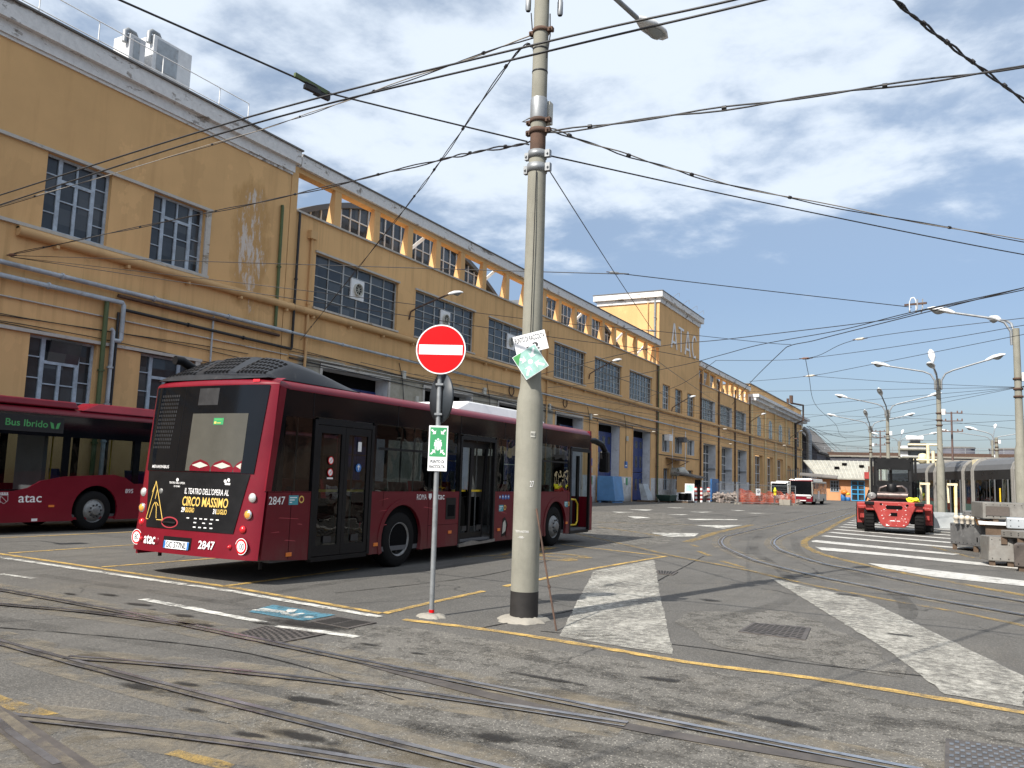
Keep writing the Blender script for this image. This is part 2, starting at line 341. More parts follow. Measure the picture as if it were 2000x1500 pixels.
M['pict'] = paint_mat('worn_blue_ground_paint', (.10, .25, .33), .42, .58)
M['asphalt'] = asphalt('yard_asphalt', (.098, .094, .087), (.140, .133, .121), .5)
M['asphalt_lt'] = asphalt('coarse_pale_asphalt', (.125, .119, .107), (.175, .165, .147), 1.4, 1.0, False, True)
M['asphalt_dk'] = asphalt('smooth_dark_asphalt_patch', (.055, .055, .055), (.08, .079, .077), .12, 1.0, False, True)
def stain_mat():
    t = NT('oil_stain'); p = t.obj()
    l = t.n('VectorMath', {0: t.scale(p, (1, 1, 0))}, operation='LENGTH').outputs['Value']
    a = t.math('ADD', t.math('SUBTRACT', 1.0, l), t.math('MULTIPLY', t.math('SUBTRACT', t.noise(t.pos(), 6, 8, .75), .5), 1.5))
    return t.end((.022, .020, .018), .7, alpha=t.rng(a, .25, .7, 0, .8), spec=.3)
M['stain'] = stain_mat()
def dust_mat():
    t = NT('sandy_dust'); p = t.pos()
    a = t.noise(p, 2.2, 8, .75, .5); 
    return t.end((.26, .225, .17), .95, alpha=t.rng(a, .42, .68, 0, .75), spec=.1)
M['dust'] = dust_mat()
M['iron'] = plain('cast_iron_cover', (.10, .088, .08), .65, metal=.3, var=.35, sc=5, dirt=.3, dirtc=(.14, .12, .10))
M['iron_dk'] = plain('grate_slot', (.012, .011, .01), .9)
def track_mat():
    t = NT('tyre_marks'); p = t.pos(); a = t.noise(p, 3, 8, .8); b = t.noise(p, .5, 3)
    return t.end((.03, .029, .028), .8, alpha=t.math('MULTIPLY', t.rng(a, .35, .75, 0, .5), t.rng(b, .35, .6)), spec=.2)
M['tyre_mark'] = track_mat()
M['tar'] = paint_mat('tar_seam', (.022, .021, .020), .40, .50)
def net_mat():
    t = NT('orange_safety_net'); p = t.obj()
    w = t.noise(p, 4, 4); v = t.n('TexVoronoi', {'Vector': p, 'Scale': 14.0}, feature='DISTANCE_TO_EDGE').outputs[0]
    al = t.math('SUBTRACT', 1.0, t.rng(v, .10, .2, 0, .62))
    return t.end(t.mix(w, (.42, .06, .035), (.66, .13, .05)), .7, alpha=al)
M['net'] = net_mat()
def wiremesh():
    t = NT('welded_mesh'); p = t.obj(); x = t.n('SeparateXYZ', {0: p})
    a = t.math('FRACT', t.math('MULTIPLY', x.outputs[0], 9.0)); b = t.math('FRACT', t.math('MULTIPLY', x.outputs[2], 5.0))
    al = t.math('MAXIMUM', t.math('LESS_THAN', a, .07), t.math('LESS_THAN', b, .06))
    return t.end((.42, .43, .43), .5, metal=.5, alpha=al)
M['mesh'] = wiremesh()
# ------------------------------------------------------------------ mesh helpers
OFF = {}
def empty(name, loc, label, cat, group=None, rz=0.0, world=False):
    o = bpy.data.objects.new(name, None); COL.objects.link(o); o.location = loc; o.rotation_euler = (0, 0, rz); o.empty_display_size = .3
    OFF[o.name] = Vector(loc) if world else Vector((0, 0, 0))
    tag(o, label, cat, group); return o
def tag(o, label=None, cat=None, group=None, kind=None):
    if label: o['label'] = label
    if cat: o['category'] = cat
    if group: o['group'] = group
    if kind: o['kind'] = kind
    return o
class MB:
    def __init__(s): s.v = []; s.f = []; s.mi = []; s.sm = []; s.m = 0; s.smooth = False
    def add(s, vs, fs):
        b = len(s.v); s.v += [tuple(v) for v in vs]
        for f in fs: s.f.append([b+i for i in f]); s.mi.append(s.m); s.sm.append(s.smooth)
        return s
    def quad(s, *p): return s.add(p, [list(range(len(p)))])
    def box(s, x0, x1, y0, y1, z0, z1):
        return s.add([(x0,y0,z0),(x1,y0,z0),(x1,y1,z0),(x0,y1,z0),(x0,y0,z1),(x1,y0,z1),(x1,y1,z1),(x0,y1,z1)],
                     [[0,3,2,1],[4,5,6,7],[0,1,5,4],[1,2,6,5],[2,3,7,6],[3,0,4,7]])
    def hexa(s, p):
        return s.add(p, [[0,3,2,1],[4,5,6,7],[0,1,5,4],[1,2,6,5],[2,3,7,6],[3,0,4,7]])
    def prism(s, foot, z0, z1, top=None):
        n = len(foot); t = top or foot
        return s.add([(x,y,z0) for x,y in foot]+[(x,y,z1) for x,y in t], [list(range(n))[::-1], list(range(n,2*n))]+[[i,(i+1)%n,n+(i+1)%n,n+i] for i in range(n)])
    def plate(s, poly, axis, c0, c1):
        # extrude a 2-D outline along an axis; for 'x' the outline is (y,z), for 'y' it is (x,z)
        f = (lambda a,b,c: (c,a,b)) if axis == 'x' else (lambda a,b,c: (a,c,b))
        n = len(poly)
        return s.add([f(a,b,c0) for a,b in poly]+[f(a,b,c1) for a,b in poly], [list(range(n))[::-1], list(range(n,2*n))]+[[i,(i+1)%n,n+(i+1)%n,n+i] for i in range(n)])
    def tube(s, pts, r, n=8, caps=True):
        pts = [Vector(p) for p in pts]; rs = r if isinstance(r, (list, tuple)) else [r]*len(pts)
        vs = []; fs = []; up = None
        for i, p in enumerate(pts):
            d = (pts[min(i+1,len(pts)-1)]-pts[max(i-1,0)]).normalized()
            if up is None:
                a = Vector((0,0,1)) if abs(d.z) < .9 else Vector((1,0,0)); up = d.cross(a).normalized()
            else: up = (up-d*up.dot(d)).normalized()
            w = d.cross(up)
            for k in range(n):
                t = 2*math.pi*k/n; vs.append(p+up*(math.cos(t)*rs[i])+w*(math.sin(t)*rs[i]))
        for i in range(len(pts)-1):
            for k in range(n): fs.append([i*n+k, i*n+(k+1)%n, (i+1)*n+(k+1)%n, (i+1)*n+k])
        sm = s.smooth; s.smooth = n > 5; s.add(vs, fs); s.smooth = sm
        if caps: s.add(vs[:n], [list(range(n))[::-1]]); s.add(vs[-n:], [list(range(n))])
        return s
    def bar(s, a, b, w, h=None):
        # square bar between two points
        a = Vector(a); b = Vector(b); h = h or w; d = (b-a).normalized(); r = Vector((0,0,1)) if abs(d.z) < .95 else Vector((0,1,0))
        x = d.cross(r).normalized(); y = x.cross(d); x *= w/2; y *= h/2
        return s.hexa([a-x-y, a+x-y, b+x-y, b-x-y, a-x+y, a+x+y, b+x+y, b-x+y])
    def lathe(s, prof, n=24, c=(0,0,0), axis='z'):
        vs = []; fs = []
        for r, h in prof:
            for k in range(n):
                t = 2*math.pi*k/n; a, b = r*math.cos(t), r*math.sin(t)
                vs.append({'z': (c[0]+a,c[1]+b,c[2]+h), 'x': (c[0]+h,c[1]+a,c[2]+b), 'y': (c[0]-a,c[1]+h,c[2]+b)}[axis])
        for i in range(len(prof)-1):
            for k in range(n): fs.append([i*n+k, i*n+(k+1)%n, (i+1)*n+(k+1)%n, (i+1)*n+k])
        sm = s.smooth; s.smooth = True; s.add(vs, fs); s.smooth = sm
        return s
    def disc(s, c, r, axis, n=24, ry=None):
        p = []
        for k in range(n):
            t = 2*math.pi*k/n; a, b = r*math.cos(t), (ry or r)*math.sin(t)
            p.append({'z': (c[0]+a,c[1]+b,c[2]), 'x': (c[0],c[1]+a,c[2]+b), 'y': (c[0]+a,c[1],c[2]+b)}[axis])
        return s.add(p, [list(range(n))])
    def grid(s, fn, nu, nv):
        vs = [fn(i/nu, j/nv) for j in range(nv+1) for i in range(nu+1)]
        fs = [[j*(nu+1)+i, j*(nu+1)+i+1, (j+1)*(nu+1)+i+1, (j+1)*(nu+1)+i] for j in range(nv) for i in range(nu)]
        return s.add(vs, fs)
    def build(s, name, mats, parent=None, bevel=0.0, solid=0.0, fix=True):
        me = bpy.data.meshes.new(name); o = bpy.data.objects.new(name, me); COL.objects.link(o)
        off = OFF.get(parent.name, Vector((0,0,0))) if parent else Vector((0,0,0))
        me.from_pydata([(v[0]-off.x, v[1]-off.y, v[2]-off.z) for v in s.v], [], s.f)
        for m in (mats if isinstance(mats, (list, tuple)) else [mats]): me.materials.append(M[m])
        me.polygons.foreach_set('material_index', s.mi); me.polygons.foreach_set('use_smooth', s.sm); me.update()
        if fix:
            bm = bmesh.new(); bm.from_mesh(me); bmesh.ops.recalc_face_normals(bm, faces=bm.faces); bm.to_mesh(me); bm.free()
        if parent: o.parent = parent; OFF[o.name] = off
        if bevel:
            b = o.modifiers.new('bevel', 'BEVEL'); b.width = bevel; b.segments = 2; b.limit_method = 'ANGLE'; b.angle_limit = R(40)
        if solid:
            b = o.modifiers.new('solid', 'SOLIDIFY'); b.thickness = solid; b.offset = 0
        return o
def struct(o): o['kind'] = 'structure'; return o
def dup(o, loc=None, label=None, parent=None, rz=None):
    c = o.copy(); COL.objects.link(c)
    if parent: c.parent = parent
    if loc is not None: c.location = loc
    if rz is not None: c.rotation_euler = (0, 0, rz)
    if label: c['label'] = label
    OFF[c.name] = OFF.get(o.name, Vector((0,0,0)))
    for ch in list(o.children): dup(ch, None, None, c)
    return c
_tc = {}
def text2d(s, size=1.0, sx=1.0, align='LEFT', bold=0.0, shear=0.0):
    k = (s, bold)
    if k not in _tc:
        cu = bpy.data.curves.new('t', 'FONT'); cu.body = s; cu.offset = bold; cu.resolution_u = 3; cu.fill_mode = 'FRONT'
        ob = bpy.data.objects.new('t', cu); COL.objects.link(ob)
        me = ob.evaluated_get(bpy.context.evaluated_depsgraph_get()).to_mesh()
        _tc[k] = ([(v.co.x, v.co.y) for v in me.vertices], [list(p.vertices) for p in me.polygons])
        bpy.data.objects.remove(ob); bpy.data.curves.remove(cu)
    vs, fs = _tc[k]; xs = [v[0] for v in vs] or [0]; w = max(xs)-min(xs); x0 = min(xs)
    if align == 'CENTER': x0 += w/2
    if align == 'RIGHT': x0 += w
    return [((x-x0+shear*y)*size*sx, y*size) for x, y in vs], fs
def text_fit(s, width, height, align='LEFT', bold=0.0, shear=0.0):
    # lettering scaled so that capitals are HEIGHT tall and the line WIDTH long
    vs, fs = text2d(s, 1, 1, align, bold, shear)
    xs = [v[0] for v in vs]; ys = [v[1] for v in vs]; kx = width/(max(xs)-min(xs)); ky = height/max(ys)
    return [(x*kx, y*ky) for x, y in vs], fs

# ------------------------------------------------------------------ ground, paint and rails
rj = random.Random(17)
def rough(poly, j=.014, step=.10, closed=True):
    # chipped, slightly wandering edge of hand-laid paint
    o = []; n = len(poly)
    for i in range(n if closed else n-1):
        a, b = Vector(poly[i]), Vector(poly[(i+1) % n]); L = (b-a).length; k = max(1, min(60, int(L/step))); d = (b-a)/max(L, 1e-6); nn = Vector((-d.y, d.x))
        for q in range(k): o.append(tuple(a.lerp(b, q/k)+nn*(rj.gauss(0, j) if q else 0)))
    return o
def flat(name, poly, z, mat):
    if 'line' in mat or mat in ('zebra','pict') or 'asphalt' in mat: poly = rough(poly, .05 if 'asphalt' in mat else .007, .25 if 'asphalt' in mat else .1)
    m = MB(); m.add([(x, y, z) for x, y in poly], [list(range(len(poly)))])
    o = m.build(name, mat)
    if o.data.polygons[0].normal.z < 0: o.data.flip_normals()
    return struct(o)
def ribbon(m, pts, w, z, chip=0.0):
    if chip: pts = rough(pts, 0, .12, False)+[pts[-1]]
    P = [Vector((x, y)) for x, y in pts]; L = []; Rr = []
    for i, p in enumerate(P):
        d = (P[min(i+1,len(P)-1)]-P[max(i-1,0)]).normalized(); n = Vector((-d.y, d.x))*w/2; L.append(p+n*(1+rj.gauss(0,chip))); Rr.append(p-n*(1+rj.gauss(0,chip)))
    n = len(P); m.add([(a.x,a.y,z) for a in L]+[(a.x,a.y,z) for a in Rr], [[n+i, n+i+1, i+1, i] for i in range(n-1)])
def smooth_path(pts, sub=8):
    P = [Vector(p) for p in pts]; o = []
    for i in range(len(P)-1):
        a, b, c, d = P[max(i-1,0)], P[i], P[i+1], P[min(i+2,len(P)-1)]
        for k in range(sub):
            t = k/sub; o.append(.5*((2*b)+(c-a)*t+(2*a-5*b+4*c-d)*t*t+(3*b-a-3*c+d)*t**3))
    o.append(P[-1]); return [tuple(p) for p in o]
YELLOW = [
    ([(-16.09,8.88),(-15.07,8.85),(-11.40,8.61),(-8.83,8.47),(-6.01,8.06)], 0.11),
    ([(-15.07,8.99),(-15.12,11.71)], 0.10),
    ([(-12.15,8.79),(-11.97,11.23)], 0.10),
    ([(-9.07,8.47),(-9.10,11.50)], 0.10),
    ([(-18.17,10.64),(-18.06,13.89)], 0.10),
    ([(-5.98,8.08),(-6.02,9.23),(-6.04,10.54)], 0.10),
    ([(-6.06,11.19),(-6.03,12.28),(-5.99,14.69),(-5.75,18.26)], 0.11),
    ([(-5.56,7.89),(-4.44,7.94),(-3.23,7.83),(-2.24,7.69),(-1.30,7.74),(-0.50,7.68),(0.43,7.55),(0.80,7.48)], 0.12),
    ([(-10.50,23.71),(-7.77,20.82),(-5.65,18.45),(-3.84,16.82),(-3.06,15.95),(-2.26,15.04),(-1.37,14.22),(-0.80,13.74),(0.03,13.13),(0.74,12.41),(1.22,11.91)], 0.13),
    ([(-4.46,18.10),(-3.76,17.02)], 0.13),
    ([(-5.55,20.21),(-4.99,19.15)], 0.13),
    ([(-6.31,22.21),(-5.98,21.64)], 0.13),
    ([(-6.67,23.06),(-7.23,28.62),(-7.52,35.72)], 0.25),
    ([(-11.29,27.64),(-8.98,25.80),(-8.05,24.92)], 0.15),
    ([(-12.53,30.66),(-9.00,32.78)], 0.15),
    ([(-8.81,19.23),(-7.45,18.76),(-5.86,18.23)], 0.10),
    ([(-5.88,67.34),(-5.14,47.25),(-4.40,33.68),(-4.23,29.31),(-4.09,27.02),(-3.90,25.60),(-3.63,24.19),(-3.04,22.30),(-2.26,20.63),(-1.07,18.69),(0.06,17.21),(0.97,16.12),(1.59,15.38)], 0.20),
    ([(-0.85,28.77),(-0.20,26.35),(0.39,24.18),(0.58,24.11)], 0.13),
]
WHITE = [
    ([(-15.39,8.50),(-14.47,8.51),(-11.00,8.32),(-8.54,8.20),(-5.87,7.85)], 0.13),
    ([(-8.90,7.04),(-6.62,6.79)], 0.13),
    ([(-6.36,6.69),(-5.71,6.77),(-5.33,6.76)], 0.13),
    ([(-12.35,7.29),(-11.55,7.31)], 0.10),
]
WPOLY = [
    [(-5.67,17.15),(-3.86,11.97),(-3.12,9.90),(-2.42,7.93),(-3.05,8.00),(-3.70,8.09),(-4.48,10.31),(-5.82,14.17)],
    [(-2.97,15.52),(-2.31,14.74),(-1.23,13.70),(-0.36,11.37),(0.52,9.02),(0.44,7.73),(-0.11,7.82),(-0.60,9.42),(-1.57,11.92)],
    [(-9.15,32.55),(-7.73,34.77),(-7.64,31.15)],
    [(-8.75,26.13),(-7.53,27.42),(-7.19,25.71),(-7.72,24.68)],
    [(-17.04,46.60),(-16.03,48.30),(-15.57,45.55)],
    [(-16.27,41.88),(-15.29,42.79),(-15.38,40.75)],
    [(-13.71,37.35),(-13.23,37.81),(-12.34,36.83),(-12.64,35.45)],
    [(-17.07,53.89),(-15.95,54.87),(-15.97,52.85)],
    [(-13.71,47.70),(-12.70,49.27),(-12.78,47.05)],
    [(-13.32,42.24),(-12.48,43.41),(-12.43,41.86)],
    [(-11.00,38.03),(-9.22,40.40),(-9.02,39.52),(-10.50,36.94)],
    [(-13.02,54.84),(-11.94,54.89),(-12.21,53.45)],
    [(-11.02,50.22),(-10.02,51.69),(-10.21,49.95)],
]
RAILS = dict(
    r1=[(-11.6,6.44),(-8.3,6.28),(-4.6,5.93),(-1.6,5.70),(1.2,5.52)],
    r2=[(-10.4,5.62),(-9.4,5.86),(-8.4,6.08),(-7.0,6.19)],
    r3=[(-6.7,4.58),(-5.5,4.97),(-4.1,5.27),(-2.9,5.42),(-2.0,5.50)],
    r4=[(-8.2,4.64),(-5.75,4.45),(-2.9,4.29),(-.6,4.2)],
    r5=[(-5.7,3.27),(-4.6,3.60),(-3.5,3.86),(-2.3,4.04)],
    r6=[(-5.86,3.41),(-5.43,3.30),(-4.82,3.15),(-4.30,3.01),(-3.79,2.85)],
    f1=[(4.18,236.86),(-6.45,158.05),(-7.66,82.76),(-7.52,57.07),(-7.02,42.83),(-6.70,34.78),(-6.63,31.08),(-6.49,27.69),(-6.44,26.44),(-6.02,24.26),(-5.59,22.68),(-5.18,21.55),(-4.07,19.06),(-3.49,18.09),(-2.24,16.37),(-1.28,15.36),(-0.48,14.52),(0.81,13.46),(1.34,13.03)],
    f2=[(-6.19,59.93),(-5.52,40.57),(-5.20,30.39),(-4.98,27.07),(-4.66,24.89),(-4.31,23.41),(-3.86,21.99),(-2.64,19.38),(-1.76,18.24),(-0.76,16.86),(0.05,15.93),(0.91,15.12),(1.50,14.52)],
)
GP = dict(
    blue=[(-7.41,7.73),(-6.34,7.64),(-6.36,7.12),(-7.25,7.17)],
    grate=[(-6.25,7.12),(-6.25,7.54),(-5.66,7.52),(-5.67,7.05)],
    plate=[(-6.37,6.15),(-6.47,6.64),(-5.67,6.69),(-5.72,6.02)],
    cover=[(-2.18,9.59),(-2.17,10.32),(-1.52,10.42),(-1.45,9.55)],
    corner=[(-0.09,6.43),(0.39,6.50),(0.40,5.92),(-0.09,5.67)],
    small=[(-4.95,15.13),(-4.55,15.18),(-4.47,14.59),(-4.73,14.57)],
    yp1=[(-6.00,3.62),(-5.24,3.57),(-5.32,3.43),(-5.78,3.43)],
    yp2=[(-4.04,3.52),(-3.58,3.52),(-3.56,3.44),(-4.04,3.42)],
    frog=[(-5.79,3.42),(-5.68,3.44),(-5.16,3.33),(-4.19,3.08),(-3.80,2.98),(-4.05,2.81),(-5.13,3.12),(-5.39,3.20)],
    lightpatch=[(-5.92,7.43),(-5.39,7.57),(-3.92,7.45),(-2.31,7.49),(-1.03,7.46),(0.72,7.26),(0.84,4.86),(-1.50,3.38),(-4.22,4.22),(-4.57,4.97)],
    lightpatch2=[(-3.03,10.70),(-1.94,11.60),(-0.74,9.61),(-0.43,8.26),(-2.09,8.59),(-2.98,9.81)],
)
g = MB()
g.add([(-900,-300,0),(900,-300,0),(900,1500,0),(-900,1500,0)], [[0,1,2,3]])
struct(g.build('ground', 'asphalt'))
flat('asphalt_patch', GP['lightpatch'], .004, 'asphalt_lt')
flat('asphalt_patch', GP['lightpatch2'], .004, 'asphalt_lt')
flat('asphalt_patch', [(-9.5,33),(-6.9,22),(-7.6,20),(-9.5,22),(-14,30),(-17,40),(-14,44)], .004, 'asphalt_lt')
flat('asphalt_patch', [(-3.0,5.3),(.9,5.25),(.9,3.2),(-2,3.2),(-4.6,4.2),(-4.2,5.0)], .0045, 'asphalt_lt')
for x, y, rx, ry, a in ((-6.2,7.0,.9,.28,.1),(-4.1,4.75,.4,.1,.1),(-3.6,4.1,.5,.1,0),(-5.4,4.3,.35,.1,0),(-3.9,3.95,.22,.06,.2),(-7.6,6.55,.32,.1,0),(-7.0,6.3,.2,.08,.1),(-5.2,4.55,.2,.07,.1),(-2.6,4.75,.3,.12,.1),(-1.1,6.2,.5,.1,-.1),(-4.6,4.12,.16,.05,.1),(-3.3,3.98,.35,.08,.1),(-6.6,6.75,.25,.07,.1),(-5.9,6.6,.18,.06,.1),(-5.0,6.55,.2,.06,0),(-4.4,6.5,.14,.05,.1),(-9.9,6.75,.2,.07,0),(-3.0,6.35,.6,.07,-.05),(-1.7,5.95,.5,.08,-.1),(-8.6,6.75,.35,.1,.1),(-1.5,14.0,.3,.2,0),(-.6,10.6,.25,.12,0),(-3.1,11.9,.25,.15,0),(-2.2,6.9,.3,.1,.1),(-9.5,7.0,.3,.1,0)):
    m = MB(); m.disc((0,0,0), 1.45, 'z', 20)
    o = struct(m.build('oil_stain', 'stain')); o.location = (x, y, .010); o.scale = (rx, ry, 1); o.rotation_euler = (0,0,a)
for pts, w in (([(-12,5.2),(-8,5.3),(-4.5,5.6),(-1.5,6.3),(.8,7.2)],.22),([(-12,7.6),(-8.5,7.5),(-5.5,7.3),(-2.5,6.8),(.7,6.3)],.20),([(-3.4,8.2),(-2.6,10.5),(-2.2,13),(-3.0,17),(-4.6,22),(-6.0,30)],.24),([(-1.6,8.2),(-.9,10.5),(-.6,13),(-1.4,16.8),(-3.2,21),(-4.6,28)],.24),([(-8.0,7.5),(-8.2,10),(-8.1,14)],.2),([(-5.2,4.3),(-3.6,4.6),(-1.6,5.0),(.6,5.1)],.18),([(-9,4.6),(-6.4,4.9),(-4.2,4.75),(-2,4.5)],.16),([(-12,24),(-10,30),(-9.5,40),(-9,60)],.3),([(-14,24),(-12,31),(-11.5,42),(-11,62)],.3)):
    m = MB(); ribbon(m, smooth_path(pts, 8), w, .0072); struct(m.build('tyre_mark', 'tyre_mark'))
for q in ([(-9.4,4.7),(-6.0,5.6),(-3.6,5.15)],[(-4.6,8.0),(-4.2,11),(-4.6,15),(-5.1,19)],[(.6,8.6),(-1.2,8.35),(-2.4,8.45),(-4.0,8.25)],[(-7.5,9.0),(-7.0,12),(-7.3,15.5)]):
    m = MB(); ribbon(m, smooth_path(q, 8), .022, .0062, .35); struct(m.build('tar_seam', 'tar'))
def rails():
    for i, (k, pts) in enumerate(RAILS.items()):
        p = smooth_path(pts, 8)
        d = MB(); ribbon(d, p, .62 if i < 6 else .5, .006); struct(d.build('rail_dust', 'dust'))
        m = MB(); ribbon(m, p, .135, .0125)
        struct(m.build('tram_rail_bed', 'groove'))
        m = MB()
        def off(s): 
            q = []; P = [Vector(a) for a in p]
            for j, a in enumerate(P):
                d = (P[min(j+1,len(P)-1)]-P[max(j-1,0)]).normalized(); q.append((a.x-d.y*s, a.y+d.x*s))
            return q
        ribbon(m, off(.036), .050, .017); ribbon(m, off(-.060), .018, .017)
        struct(m.build('tram_rail', 'rail'))
        m = MB(); ribbon(m, off(-.022), .045, .0145); struct(m.build('rail_groove_sand', 'dust'))
rails()
flat('rail_frog', GP['frog'], .019, 'iron')
m = MB(); ribbon(m, [(-5.72,3.40),(-5.0,3.20),(-4.3,3.02),(-3.9,2.90)], .07, .0205); struct(m.build('rail_groove_sand', 'dust')); m = MB(); ribbon(m, [(-5.75,3.36),(-5.05,3.15),(-4.35,2.98)], .05, .0215); struct(m.build('tram_rail', 'rail'))
m = MB(); ribbon(m, smooth_path([(-4.6,5.93),(-3.2,5.62),(-2.0,5.47),(-.9,5.5),(0.1,5.58)], 6), .14, .0105); struct(m.build('rail_frog', 'iron'))
for pts, w in YELLOW:
    m = MB(); ribbon(m, smooth_path(pts, 4) if len(pts) > 5 else pts, w, .008, .12); struct(m.build('yellow_line', 'yline' if w < .13 else 'yline_f'))
for pts, w in WHITE:
    m = MB(); ribbon(m, pts, w, .009, .12); struct(m.build('white_line', 'wline'))
for i, p in enumerate(WPOLY): flat('white_marking', p, .009, 'wline_f' if i < 2 else 'wline')
for p in ([(-1.73,20.24),(-1.16,20.16),(1.14,18.74),(2.6,17.9),(4.5,16.9),(4.4,15.9),(1.97,17.22),(1.07,17.66),(-.37,18.12),(-1.35,19.28)],
          [(-3.43,24.43),(-2.93,24.41),(.88,22.59),(2.0,22.0),(2.0,21.2),(.65,21.79),(-1.31,22.84),(-3.12,23.35)], [(-3.91,27.0),(-3.83,27.6),(.11,25.34),(-.04,24.77),(-2.12,25.64),(-3.81,26.55)]):
    flat('white_hatching', p, .009, 'zebra')
for k in range(13):
    y = 30.0+2.62*k; x0 = -4.05-.045*(y-30); w = .62
    flat('white_hatching', [(x0,y),(3.2,y-.56*(3.2-x0)),(3.2,y-.56*(3.2-x0)+w),(x0+.1,y+w)], .009, 'zebra')
flat('blue_marking', GP['blue'], .008, 'pict')
m = MB()
def gl(pts, w): ribbon(m, pts, w, .0105)
gl([(-7.3,7.42),(-6.95,7.42),(-6.78,7.30),(-6.62,7.30)], .09); gl([(-6.98,7.62),(-6.86,7.42)], .11); gl([(-7.3,7.3),(-6.95,7.36)], .07); m.disc((-6.47,7.33,.0105), .055, 'z', 12); gl([(-6.75,7.3),(-6.68,7.48)], .07)
struct(m.build('white_marking', 'wline'))
for k in ('yp1', 'yp2'): flat('yellow_patch', GP[k], .008, 'yline_f')
# painted bay number, read from the far side
m = MB()
vs, fs = text_fit('8', 1.6, .95); m.add([(-8.25+a*.9, 16.9-b*1.7, .009) for a, b in [(v[0], v[1]) for v in vs]], fs)
vs, fs = text_fit('1', .5, .95); m.add([(-8.9+a, 18.3-b*1.2, .009) for a, b in vs], fs)
ribbon(m, [(-8.9,14.6),(-8.5,15.6),(-8.75,16.3)], .16, .009); ribbon(m, [(-8.3,14.8),(-8.05,15.9)], .16, .009)
struct(m.build('yellow_number', 'yline_f'))
def cover(name, quad, label, slots=0, mat='iron', pattern=False):
    q = [Vector((x, y)) for x, y in quad]; c = sum(q, Vector((0,0)))/4
    e = empty(name, (c.x, c.y, 0), label, 'drain cover' if slots else 'manhole cover', world=True)
    m = MB(); m.prism([tuple(p) for p in q], .002, .014); m.build('frame', mat, e)
    b = lambda u, v: (q[0]*(1-u)+q[1]*u)*(1-v)+(q[3]*(1-u)+q[2]*u)*v
    m = MB()
    if slots:
        for i in range(slots):
            for v0, v1 in ((.08,.48),(.52,.92)):
                u = .06+.88*i/slots; w = .88/slots*.55
                m.add([(*b(u,v0),.017),(*b(u+w,v0),.017),(*b(u+w,v1),.017),(*b(u,v1),.017)], [[0,1,2,3]])
        m.build('slots', 'iron_dk', e)
    else:
        for i in range(14):
            for j in range(10):
                u, v = .05+.9*i/14, .05+.9*j/10
                if (i+j) % 2: m.add([(*b(u,v),.0165),(*b(u+.05,v),.0165),(*b(u+.05,v+.07),.0165),(*b(u,v+.07),.0165)], [[0,1,2,3]])
        m.build('chequer_plate', 'steel' if pattern else 'iron_dk', e)
cover('drain_grate', GP['grate'], 'rusty slotted drain grate beside the blue ground marking', 9)
cover('manhole_cover', GP['plate'], 'rusty square iron manhole plate between the drain grate and the rail')
cover('manhole_cover', GP['cover'], 'chequered iron manhole cover in the pale asphalt right of the big white painted block')
cover('manhole_cover', GP['corner'], 'dark steel manhole cover cut by the bottom right corner of the photo', 0, 'iron', True)
cover('drain_grate', GP['small'], 'small dark drain grate at the tip of the big white painted block', 6)
# ------------------------------------------------------------------ buildings along the yard (facade on the plane x = FX)
FX = -24.0
def wall(m, u0, u1, z0, z1, holes, depth, rev=1, X=FX):
    us = sorted({u0, u1, *[h[0] for h in holes], *[h[1] for h in holes]}); zs = sorted({z0, z1, *[h[2] for h in holes], *[h[3] for h in holes]})
    us = [u for u in us if u0 <= u <= u1]; zs = [z for z in zs if z0 <= z <= z1]
    m.m = 0
    for a, b in zip(us, us[1:]):
        for c, d in zip(zs, zs[1:]):
            um, zm = (a+b)/2, (c+d)/2
            if any(h[0] < um < h[1] and h[2] < zm < h[3] for h in holes): continue
            m.quad((X,a,c),(X,b,c),(X,b,d),(X,a,d))
    for h in holes:
        a, b, c, d = h[:4]; D = h[4] if len(h) > 4 else depth; m.m = h[5] if len(h) > 5 else rev; x = X-D
        m.quad((X,a,c),(x,a,c),(x,a,d),(X,a,d)); m.quad((X,b,c),(X,b,d),(x,b,d),(x,b,c))
        m.quad((X,a,d),(x,a,d),(x,b,d),(X,b,d)); m.quad((X,a,c),(X,b,c),(x,b,c),(x,a,c))
    m.m = 0
def casement(parent, y0, y1, z0, z1, x, lower=False):
    m = MB(); W = y1-y0; H = z1-z0; t = .05
    def vb(f, w=.07, a=0, b=1): m.box(x-.06, x+.01, y0+W*f-w/2, y0+W*f+w/2, z0+H*a, z0+H*b)
    def hb(f, a, b, w=.05, e=0): m.box(x-.055, x+.004+e, y0+W*a, y0+W*b, z0+H*f-w/2, z0+H*f+w/2)
    vb(.02, .09); vb(.98, .09); vb(.24, .13); vb(.76, .13); hb(.015,.0,1,.08,.02); hb(.985,0,1,.08)
    for f in (.25,.5,.75): hb(f,.03,.22,.035); hb(f,.78,.97,.035)
    hb(.70,.26,.74,.10,.01); vb(.5, .10, 0, .70)
    hb(.44,.26,.74,.04)
    if not lower: vb(.5, .05, .7, 1)
    o = m.build('window', 'win_blue', parent)
    p = MB(); p.quad((x-.04,y0,z0),(x-.04,y1,z0),(x-.04,y1,z1),(x-.04,y0,z1)); p.build('pane', 'wglass', o)
    return o
